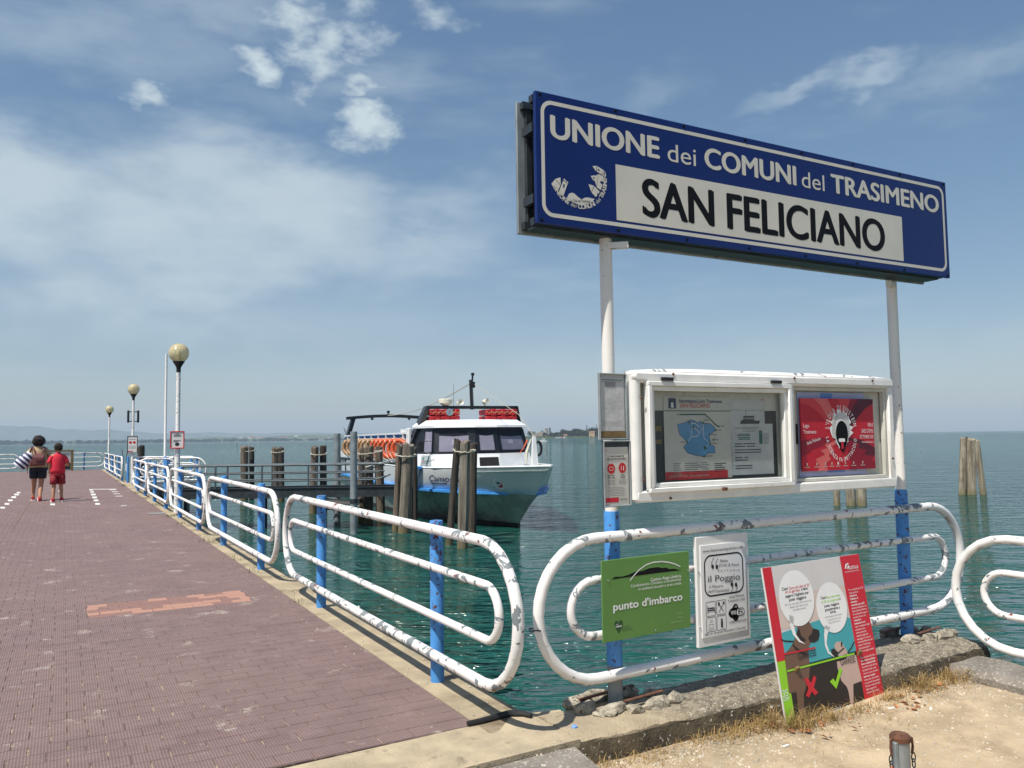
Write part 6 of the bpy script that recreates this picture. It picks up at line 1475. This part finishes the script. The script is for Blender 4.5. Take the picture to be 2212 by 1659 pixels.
def gable(name, px, d, w, dp_, h, rh, wm, lb, cat='house', base=1.5, grp=None, det=True):
    p_ = azdir(px) * d + V(0, 0, WZ + base); a = math.atan2(azdir(px).y, azdir(px).x) - math.pi / 2
    t = thing(name, lb, cat, p_, a, grp); MB().box((0, 0, h / 2 - 1), (w, dp_, h + 2)).build('wall', M[wm], t)
    MB().extr([V(-w * .56, -dp_ * .58, h), V(-w * .56, dp_ * .58, h), V(-w * .56, 0, h + rh)], V(w * 1.12, 0, 0)).build('roof', M['roof_tile'], t)
    if det:
        for x in (-.28, .05, .32):
            for z in (.3, .72): MB().box((w * x, -dp_ / 2 - .02, h * z), (w * .1, .08, h * .16)).build('window', M['dark_inside'], t)
        MB().box((-w * .1, -dp_ / 2 - .02, h * .1), (w * .12, .08, h * .22)).build('door', M['timber_brown'], t)
    return t
gable('house', isl_x(1785), ID + 4, 10.5, 8, 7.2, 2.0, 'plaster', 'ochre house with tiled roof between the two cypresses', base=2.5)
gable('house', isl_x(1145), ID + 3, 6.8, 5, 3.2, 1.2, 'stone_wall', 'small low house by the island jetty', base=2.8)
tw = thing('stone_tower', 'stone castle tower rising from the island trees', 'tower', azdir(isl_x(685)) * (ID + 18) + V(0, 0, WZ + 2)); MB().lathe([(2.9, -2), (2.5, ihgt(520) - 2), (2.5, ihgt(495) - 2)], 12).build('shaft', M['stone_wall'], tw); MB().lathe([(3.0, ihgt(497) - 2), (3.1, ihgt(475) - 2), (2.4, ihgt(475) - 2)], 12).build('parapet', M['stone_wall'], tw)
wl_ = thing('ruined_wall', 'sloping ruined castle wall left of the island tower', 'wall', azdir(isl_x(470)) * (ID + 12) + V(0, 0, WZ + 1)); MB().extr([V(-11, 0, -1), V(10, 0, -1), V(10, 0, ihgt(550)), V(4, 0, ihgt(575)), V(-2, 0, ihgt(600)), V(-11, 0, ihgt(650))], V(0, 3, 0)).build('masonry', M['stone_wall'], wl_)
for cx, m_ in ((930, 'boat_white'), (975, 'boat_white'), (1020, 'boat_white'), (1060, 'poster_pink'), (1110, 'boat_white')):
    t = thing('moored_boat', 'small boat moored at the island jetty', 'boat', azdir(isl_x(cx)) * (ID - 8) + wz_, random.uniform(0, 3), 'boats at the island jetty'); MB().loft([[V(-2.4, -.8, 0), V(-2.4, .8, 0), V(-2.4, .9, .9), V(-2.4, -.9, .9)], [V(2.6, -.05, .2), V(2.6, .05, .2), V(2.8, .1, 1.2), V(2.8, -.1, 1.2)]]).build('hull', M[m_], t); MB().box((-.3, 0, 1.3), (1.8, 1.2, .9), bev=.2).build('cabin', M[m_], t)
# far shore on the left
FD = 4200.
def hills(name, d, px0, px1, hpx, jit, m, lb, step=14):
    mb = MB(); rings = []; px = px0
    while px <= px1:
        u_ = (px - px0) / (px1 - px0); h = lerp2(hpx, px) * d / F * (1 + jit * (math.sin(px * .031) * .5 + math.sin(px * .083 + 1) * .3 + math.sin(px * .21 + 2) * .2))
        a = azdir(px); rings.append([a * (d - 60) + V(0, 0, WZ - 2), a * d + V(0, 0, WZ + 1), a * (d + 350) + V(0, 0, WZ + max(1, h)), a * (d + 900) + V(0, 0, WZ - 2)]); px += step
    tag(mb.loft(rings).build(name, M[m], None, 2), lb, kind='structure')
def lerp2(tab, x):
    if x <= tab[0][0]: return tab[0][1]
    for (a, va), (b, vb) in zip(tab[:-1], tab[1:]):
        if x <= b: return va + (vb - va) * (x - a) / (b - a)
    return tab[-1][1]
hills('far_shore', FD, -420, 1190, [(-420, 9), (0, 7), (300, 7), (560, 11), (800, 13), (1000, 9), (1190, 2)], .18, 'hill_green', 'low hazy lake shore with fields and villages')
hills('far_hills', 9600, -420, 1000, [(-420, 38), (-50, 36), (120, 31), (330, 20), (560, 17), (800, 15), (1000, 6)], .12, 'hill_green', 'faint hazy hills behind the far shore')
mb = MB()
for k in range(520):
    px = random.uniform(-420, 1080); big = 1.35 if px < 70 else 1.; d = FD + random.uniform(-30, 60); h = random.uniform(9, 17) * big * (1 if px < 640 else .6); p_ = azdir(px) * d
    crown(mb, p_ + V(0, 0, WZ + h * .5), random.uniform(8, 16), h * .5, 26, 4.0)
tag(mb.build('shore_trees', M['tree_dark'], None, fix=False), 'dark tree belt along the far hazy shore', 'wood', kind='stuff')
for k in range(34):
    px = random.uniform(520, 980); gable('far_house', px, FD + random.uniform(60, 330), random.uniform(10, 20), 10, random.uniform(5, 8), 2.5, 'boat_white' if k % 3 else 'plaster', 'tiny pale house in the hazy village across the lake', 'house', random.uniform(6, 24), 'village houses across the lake', det=False)

# ================================================================== small things by the kerb
bo = onz(1944, 1590, .19); bo = V(bo.x, bo.y, 0)
bl = thing('bollard', 'short grey steel bollard with rusty chain eyes on the sand', 'bollard', (bo.x, bo.y, GZ), R(12)); bl.scale = (.8, .8, 1)
MB().lathe([(.047, -.1), (.047, .30), (.045, .315)], 18).build('tube', M['steel'], bl, True); MB().box((-.047, -.015, .14), (.022, .04, .34), bev=.004).build('channel', M['galvanised'], bl)
MB().lathe([(.052, .305), (.054, .325), (.045, .335), (.001, .337)], 18).build('cap', M['rust_iron'], bl, True)
for sx in (-1, 1):
    MB().tube([V(sx * .045, 0, .32), V(sx * .065, -.01, .315), V(sx * .068, -.01, .28), V(sx * .062, -.01, .25)], .007, 6).build('eye', M['rust_iron'], bl)
    ch = MB()
    for k in range(2): ch.tube([V(sx * .068 + .012 * math.cos(a / 10 * 6.283) * (k % 2 == 0), -.012 + .012 * math.cos(a / 10 * 6.283) * (k % 2), .235 - .026 * k + .02 * math.sin(a / 10 * 6.283)) for a in range(10)], .0035, 5, True)
    ch.build('chain_link', M['dark_steel'], bl)
    sh = [V(sx * (.07 + .02 * math.cos(a / 12 * 6.283)), -.02, (.16 if sx < 0 else .11) + .045 * math.sin(a / 12 * 6.283)) for a in range(12)]
    MB().tube(sh, .0055, 6, True).build('shackle', M['orange_rust'], bl)
cp = onz((1900 + 1000 / 2.765) / 1.8228, (2600 + 738 / 2.765) / 1.8228)
tag(MB().lathe([(.015, 0), (.0155, .01), (.013, .013), (.001, .013)], 14).build('bottle_cap', M['cap_blue'], None, True, loc=cp), 'pale blue plastic bottle cap on the concrete apron', 'bottle cap')
hp = [onz(x, y, .012) for x, y in ((1010, 1563), (1040, 1557), (1070, 1549), (1100, 1541), (1130, 1541), (1148, 1546))]
tag(MB().tube(hp, [.014, .016, .018, .019, .017, .012], 8).build('black_hose', M['black_rubber'], None, True), 'length of black rubber hose lying across the pier joint', 'hose')
for (x, y), c_ in (((3510, 2788), 'paper_white'), ((3095, 2936), 'paper_white'), ((3665, 2790), 'paper_white')):
    p_ = onz(x / 1.8228, y / 1.8228, GZ + .006); tag(MB().box((0, 0, 0), (.045, .014, .006), Matrix.Rotation(random.uniform(0, 3), 3, 'Z'), .002).build('litter_scrap', M[c_], None, loc=p_), 'scrap of white paper litter on the sand', 'litter', 'paper scraps')

# notices on the lamps, info board at the pier end
def lamp_notice(s_, t_, z, w, h, lb, red):
    p_ = pier(s_, t_) + V(0, 0, 0); t = thing('lamp_notice', lb, 'notice', p_, math.atan2(-p_.x, p_.y) if False else R(18))
    MB().box((0, -.075, z + h / 2), (w, .008, h)).build('sheet', M['paper_white'], t); frame(MB(), -w / 2 - .012, w / 2 + .012, z - .012, z + h + .012, .022, -.09, -.07).build('frame', M['ink_red' if red else 'dark_steel'], t)
    q = Print(w, h)
    if red:
        for k, ww in enumerate((.25, .5, .62, .58)): q.rect(w / 2 - w * ww / 2, h * (.86 - .055 * k), w * ww, .012, 'ink_grey', 'small_text', 1)
        for k in range(3): q.rect(w * .2, h * (.46 - .05 * k), w * (.6 - .12 * k), .012, 'ink_grey', 'small_text', 1)
        q.disc(w / 2, h * .23, .045, .035, 'ink_dark', 'pictogram', 1)
    else:
        q.disc(w * .3, h * .62, .05, .05, 'ink_red', 'pictogram', 1).disc(w * .7, h * .62, .05, .05, 'ink_red', 'pictogram', 1).rect(w * .15, h * .8, w * .7, .015, 'ink_grey', 'small_text', 1).rect(.02, .03, w * .5, .035, 'ink_red', 'banner', 1)
        for k in range(3): q.rect(w * .15, h * (.4 - .07 * k), w * .7, .012, 'ink_grey', 'small_text', 1)
    q.build(t, (-w / 2, -.0795, z), (1, 0, 0), (0, 0, 1), .002)
lamp_notice(13.86, .09, 1.37, .26, .35, 'crumpled notice in a red frame on the first lamp post', True); lamp_notice(28.6, .23, 1.12, .33, .62, 'passenger notice in a dark frame on the second lamp post', False)
ib = thing('info_board', 'brown timber framed information board at the end of the pier', 'information board', pier(46.0, -2.55), SA)
for x in (-.95, .95): MB().box((x, 0, .56), (.13, .13, 1.16), bev=.01).build('post', M['timber_brown'], ib)
MB().box((0, 0, 1.1), (2.1, .16, .1), bev=.01).build('top_rail', M['timber_brown'], ib); MB().box((0, -.02, .72), (1.76, .03, .56)).build('picture_panel', M['paper_grey'], ib); MB().box((0, 0, .24), (1.76, .04, .36)).build('lower_panel', M['black_paint'], ib); MB().box((.3, -.04, .70), (.5, .02, .2)).build('picture', M['ink_grey'], ib)

# ================================================================== people (local: +y = walking direction, away from the viewer)
def skinned(name, joints, edges, m, parent, root=0, lv=2):
    me = bpy.data.meshes.new(name); me.from_pydata([j[0] for j in joints], edges, []); me.materials.append(m)
    o = bpy.data.objects.new(name, me); COL.objects.link(o); o.parent = parent
    md = o.modifiers.new('skin', 'SKIN'); md.use_smooth_shade = True
    for i, j in enumerate(joints):
        r_ = j[1]; sv = me.skin_vertices[0].data[i]; sv.radius = (r_, r_) if not isinstance(r_, tuple) else r_; sv.use_root = i == root
    sb = o.modifiers.new('sub', 'SUBSURF'); sb.levels = lv; sb.render_levels = lv
    dg = bpy.context.evaluated_depsgraph_get(); m2 = bpy.data.meshes.new_from_object(o.evaluated_get(dg)); o.modifiers.clear(); o.data = m2; m2.name = name
    m2.polygons.foreach_set('use_smooth', [True] * len(m2.polygons)); return o
def ell(c, rx, ry, n=18, tilt=0.): return [Vector(c) + V(rx * math.cos(6.283 * k / n), ry * math.sin(6.283 * k / n), tilt * math.sin(6.283 * k / n)) for k in range(n)]
def tubeloft(path, n=14, wr=0.):
    """rings of (centre, rx, ry)"""
    return MB().loft([[p_ + V(random.uniform(-wr, wr), random.uniform(-wr, wr), 0) for p_ in ell(c, rx, ry, n)] for c, rx, ry in path])
def foot(b, c, ang=0., lift=0., L=.26, m='shoe_red'):
    Mx = Matrix.Translation(c) @ Matrix.Rotation(ang, 4, 'Z') @ Matrix.Rotation(-lift, 4, 'X'); rg = []
    for y, w, h in ((-.09, .030, .06), (-.07, .040, .09), (0, .042, .085), (.07, .046, .06), (.13, .042, .045), (.165, .02, .03)):
        rg.append([Mx @ V(x * w, y * L / .26, z * h + .028) for x, z in ((-1, 0), (-1, .6), (-.5, 1), (.5, 1), (1, .6), (1, 0))])
    o = MB().loft(rg).build('shoe', M[m], b, True)
    so = [[Mx @ V(x * (w + .006), y * L / .26, z) for x, z in ((-1, 0), (-1, .03), (1, .03), (1, 0))] for y, w in ((-.095, .03), (-.07, .042), (0, .043), (.07, .048), (.13, .044), (.175, .022))]
    MB().loft(so).build('sole', M['print_white'], o, True)
def hairball(parent, c, r, seed, jag=.14):
    random.seed(seed); mb = MB(); n, k = 20, 12
    rings = []
    for i in range(k + 1):
        th = math.pi * i / k
        rings.append([Vector(c) + V(r[0] * math.sin(th) * math.cos(6.283 * j / n), r[1] * math.sin(th) * math.sin(6.283 * j / n), r[2] * -math.cos(th)) * 1. + V(random.uniform(-1, 1), random.uniform(-1, 1), random.uniform(-1, 1)) * jag * r[0] * (0 if i in (0, k) else 1) for j in range(n)])
    mb.loft(rings, False)
    for q_ in range(200):
        v = V(random.gauss(0, 1), random.gauss(0, 1), random.gauss(0, 1)).normalized(); p_ = Vector(c) + V(v.x * r[0], v.y * r[1], v.z * r[2]); x = v.orthogonal().normalized() * .012; e = p_ + v * .02 + V(0, 0, -.025) + x
        mb.add([p_ - x, p_ + x, e], [(0, 1, 2)])
    mb.build('hair', M['hair_dark'], parent, True)
def hand(joints, edges, w, d, side, s=1.):
    """palm, four unequal curled fingers and a thumb; w wrist index, d pointing direction"""
    i = len(joints); wp = Vector(joints[w][0]); d = Vector(d).normalized(); fwd = V(0, 1, 0); pal = wp + d * .06 * s
    joints.append((pal, (.030 * s, .018 * s))); edges.append((w, i))
    for k, L in enumerate((.068, .078, .072, .056)):
        a = pal + d * .03 * s + fwd * (.024 - .016 * k) * s; b = a + d * L * .5 * s + V(-side * .006, 0, 0); c = b + d * L * .45 * s + V(-side * .022, 0, 0)
        j = len(joints); joints += [(a, .009 * s), (b, .0085 * s), (c, .007 * s)]; edges += [(i, j), (j, j + 1), (j + 1, j + 2)]
    j = len(joints); a = wp + d * .045 * s + fwd * .03 * s; b = a + d * .035 * s + fwd * .018 * s + V(-side * .008, 0, 0); joints += [(a, .010 * s), (b, .008 * s)]; edges += [(i, j), (j, j + 1)]

FACE = SA + R(2)
# woman: tan top, navy shorts, leather backpack, striped bag
wo = thing('person', 'person in tan top and navy shorts with backpack and striped bag, walking away', 'person', pier_w if False else V(-12.62, 21.25, 0), FACE)
J = [((0, 0, .90), .15), ((0, 0, 1.05), .145), ((0, .01, 1.22), .15), ((0, .0, 1.36), .12), ((0, .0, 1.43), .055), ((0, .015, 1.50), .055), ((0, .02, 1.56), .085), ((0, .02, 1.63), .075),
     ((-.09, 0, .82), .105), ((-.085, .09, .48), .062), ((-.09, .10, .40), .058), ((-.10, .11, .28), .056), ((-.10, .06, .08), .036), ((-.10, .13, .05), .033),
     ((.09, 0, .82), .105), ((.075, -.03, .47), .064), ((.07, -.07, .38), .06), ((.06, -.14, .27), .058), ((.05, -.26, .10), .036), ((.05, -.20, .06), .033),
     ((-.17, 0, 1.36), .062), ((-.27, -.03, 1.14), .05), ((-.26, .06, .95), .04), ((-.25, .10, .88), .028), ((.17, 0, 1.36), .062), ((.25, -.02, 1.12), .05), ((.25, .07, .93), .038), ((.25, .10, .86), .028)]
E_ = [(0, 1), (1, 2), (2, 3), (3, 4), (4, 5), (5, 6), (6, 7), (0, 8), (8, 9), (9, 10), (10, 11), (11, 12), (12, 13), (0, 14), (14, 15), (15, 16), (16, 17), (17, 18), (18, 19), (3, 20), (20, 21), (21, 22), (22, 23), (3, 24), (24, 25), (25, 26), (26, 27)]
hand(J, E_, 23, (-.05, .2, -1), -1); hand(J, E_, 27, (.05, .2, -1), 1)
skinned('body', J, E_, M['skin'], wo)
MB().ball((0, .10, 1.565), (.018, .028, .02), 8, 6).ball((-.085, .02, 1.56), (.012, .025, .032), 8, 6).ball((.085, .02, 1.56), (.012, .025, .032), 8, 6).build('face_features', M['skin'], wo, True)
hairball(wo, (0, -.01, 1.58), (.15, .14, .145), 3)
top = tubeloft([((0, 0, .845), .205, .165), ((0, 0, .92), .215, .17), ((0, 0, 1.05), .205, .16), ((0, .0, 1.2), .20, .155), ((0, 0, 1.30), .195, .135), ((0, 0, 1.38), .165, .105), ((0, 0, 1.43), .08, .075), ((0, .005, 1.45), .066, .066)], 22, .004).build('top', M['cloth_tan'], wo, 2)
for sx in (-1, 1): tubeloft([((sx * .14, 0, 1.37), .06, .085), ((sx * .19, 0, 1.33), .072, .085), ((sx * .235, -.015, 1.24), .07, .075), ((sx * .262, -.02, 1.16), .07, .07)], 14).build('sleeve', M['cloth_tan'], top, 2)
sho = tubeloft([((0, 0, .93), .19, .15), ((0, -.01, .86), .205, .165), ((0, -.01, .78), .20, .16)], 20).build('shorts', M['cloth_navy'], wo, 2)
for sx, yy in ((-1, .05), (1, -.02)): tubeloft([((sx * .095, 0, .82), .11, .14), ((sx * .095, yy * .6, .70), .108, .115), ((sx * .092, yy, .585), .10, .10)], 16).build('short_leg', M['cloth_navy'], sho, 2)
foot(wo, V(-.10, .09, 0), 0, 0); foot(wo, V(.05, -.22, .01), 0, R(-30))
# backpack (worn): straps, flap
bp = thing('backpack', 'small reddish leather backpack on the person in the tan top', 'backpack', V(-12.62, 21.25, 0), FACE)
pk = MB().loft([[V(x * w, -.16 - d * (1 - z * 0) * (1 if y else .15), z) for x, y in ((-1, 0), (-1, 1), (-.6, 1.2), (.6, 1.2), (1, 1), (1, 0))] for w, d, z in ((.13, .10, .93), (.155, .16, .97), (.15, .16, 1.08), (.12, .12, 1.19), (.09, .06, 1.22))]).build('pack', M['leather'], bp, True)
MB().loft([[V(x * .11, -.16 - d, z) for x in (-1, -.3, .3, 1)] for d, z in ((.02, 1.245), (.14, 1.22), (.185, 1.14), (.19, 1.07))], False, False).build('flap', M['leather'], pk); MB().box((-.17, -.24, .99), (.06, .1, .13), bev=.02).build('side_pocket', M['leather'], pk)
for sx in (-1, 1): MB().tube([V(sx * .06, -.19, 1.2), V(sx * .10, -.17, 1.32), V(sx * .13, -.10, 1.41), V(sx * .135, .03, 1.42), V(sx * .14, .13, 1.3)], .018, 6).build('strap', M['leather'], pk)
# striped beach bag on the left shoulder
bg = thing('beach_bag', 'blue and white striped beach bag hanging from the shoulder strap', 'bag', V(-12.62, 21.25, 0), FACE)
ax = V(.62, 0, .66).normalized(); c0 = V(-.47, -.13, .90); sidev = V(0, 1, 0); n_ = ax.cross(sidev)
NB = 9
for k in range(NB):
    a0, a1 = k / NB, (k + 1) / NB; rs = lambda f_: (.105 + .045 * math.sin(math.pi * min(1, f_ * 1.05 + .12)))
    MB().loft([[c0 + ax * (.46 * f_) + (n_ * math.cos(6.283 * i / 14) * rs(f_) * 1.1 + sidev * math.sin(6.283 * i / 14) * rs(f_) * .8) for i in range(14)] for f_ in (a0, (a0 + a1) / 2, a1)], k in (0, NB - 1)).build('stripe', M['ink_navy' if k % 2 else 'bag_white'], bg, 2)
MB().tube([c0 + ax * .44, V(-.20, -.15, 1.30), V(-.15, -.05, 1.43), V(-.16, .10, 1.3), c0 + ax * .42 + V(0, .1, 0)], .014, 6).build('strap', M['cloth_navy'], bg)
# boy: red shirt and shorts
by = thing('person', 'child in red shirt and red shorts with red trainers, walking away', 'person', V(-11.80, 20.73, 0), FACE)
J = [((0, 0, .80), .11), ((0, 0, .93), .105), ((0, .01, 1.06), .115), ((0, 0, 1.18), .09), ((0, 0, 1.245), .045), ((0, .01, 1.31), .045), ((.01, .02, 1.375), .075), ((.01, .02, 1.44), .066),
     ((-.075, 0, .74), .085), ((-.08, -.02, .42), .052), ((-.085, -.03, .36), .05), ((-.09, -.05, .26), .048), ((-.095, -.10, .08), .032), ((-.095, -.03, .05), .03),
     ((.075, 0, .74), .085), ((.08, .06, .42), .052), ((.085, .07, .36), .05), ((.09, .06, .26), .048), ((.10, .02, .09), .032), ((.10, .08, .05), .03),
     ((-.135, 0, 1.19), .05), ((-.19, -.02, .99), .04), ((-.18, .05, .82), .032), ((-.18, .07, .77), .024), ((.135, 0, 1.19), .05), ((.21, -.03, 1.0), .04), ((.23, .10, .92), .032), ((.21, .16, .93), .024)]
E_ = [(0, 1), (1, 2), (2, 3), (3, 4), (4, 5), (5, 6), (6, 7), (0, 8), (8, 9), (9, 10), (10, 11), (11, 12), (12, 13), (0, 14), (14, 15), (15, 16), (16, 17), (17, 18), (18, 19), (3, 20), (20, 21), (21, 22), (22, 23), (3, 24), (24, 25), (25, 26), (26, 27)]
hand(J, E_, 23, (-.05, .25, -1), -1, .85); hand(J, E_, 27, (-.3, .8, .1), 1, .85)
skinned('body', J, E_, M['skin'], by)
MB().ball((.05, .09, 1.375), (.016, .026, .018), 8, 6).ball((-.075, .02, 1.37), (.012, .022, .03), 8, 6).ball((.085, .0, 1.37), (.012, .022, .03), 8, 6).build('face_features', M['skin'], by, True)
hairball(by, (.0, -.008, 1.425), (.095, .105, .095), 5, .06)
tp = tubeloft([((0, 0, .735), .168, .125), ((0, 0, .82), .17, .125), ((0, 0, .95), .162, .12), ((0, 0, 1.08), .165, .12), ((0, 0, 1.17), .155, .10), ((0, 0, 1.225), .11, .08), ((0, 0, 1.255), .06, .058), ((0, 0, 1.27), .052, .052)], 20, .003).build('shirt', M['cloth_red'], by, 2)
for sx in (-1, 1): tubeloft([((sx * .11, 0, 1.195), .05, .07), ((sx * .155, 0, 1.15), .058, .07), ((sx * .19, -.015, 1.05), .058, .062), ((sx * .203, -.022, 1.0), .06, .06)], 14).build('sleeve', M['cloth_red'], tp, 2)
sho = tubeloft([((0, 0, .77), .155, .118), ((0, 0, .70), .165, .125), ((0, 0, .64), .165, .12)], 20).build('shorts', M['cloth_dark_red'], by, 2)
for sx, yy in ((-1, -.02), (1, .04)):
    lg = tubeloft([((sx * .082, 0, .68), .088, .11), ((sx * .085, yy * .5, .55), .088, .10), ((sx * .09, yy, .455), .088, .096)], 16).build('short_leg', M['cloth_dark_red'], sho, 2)
    MB().extr([V(sx * .168, -.02, .72), V(sx * .168, .02, .72), V(sx * .178, yy + .02, .46), V(sx * .178, yy - .02, .46)], V(sx * .004, 0, 0)).build('side_stripe', M['poster_pink'], sho)
foot(by, V(-.095, -.06, 0), R(5), R(-12), .24); foot(by, V(.10, .05, 0), R(-8), 0, .24)

# ================================================================== air over the lake
random.seed(11)
hz = bpy.data.materials.new('haze'); hz.use_nodes = True; t = hz.node_tree; t.nodes.clear()
pv = t.nodes.new('ShaderNodeVolumePrincipled'); pv.inputs['Color'].default_value = (.66, .82, 1, 1); pv.inputs['Density'].default_value = HAZE
o = t.nodes.new('ShaderNodeOutputMaterial'); t.links.new(pv.outputs[0], o.inputs['Volume'])
if HAZE: tag(MB().box((0, 5300, 127.9), (16000, 12000, 260)).build('haze', hz), 'thin pale summer haze over the lake', 'haze', kind='stuff')
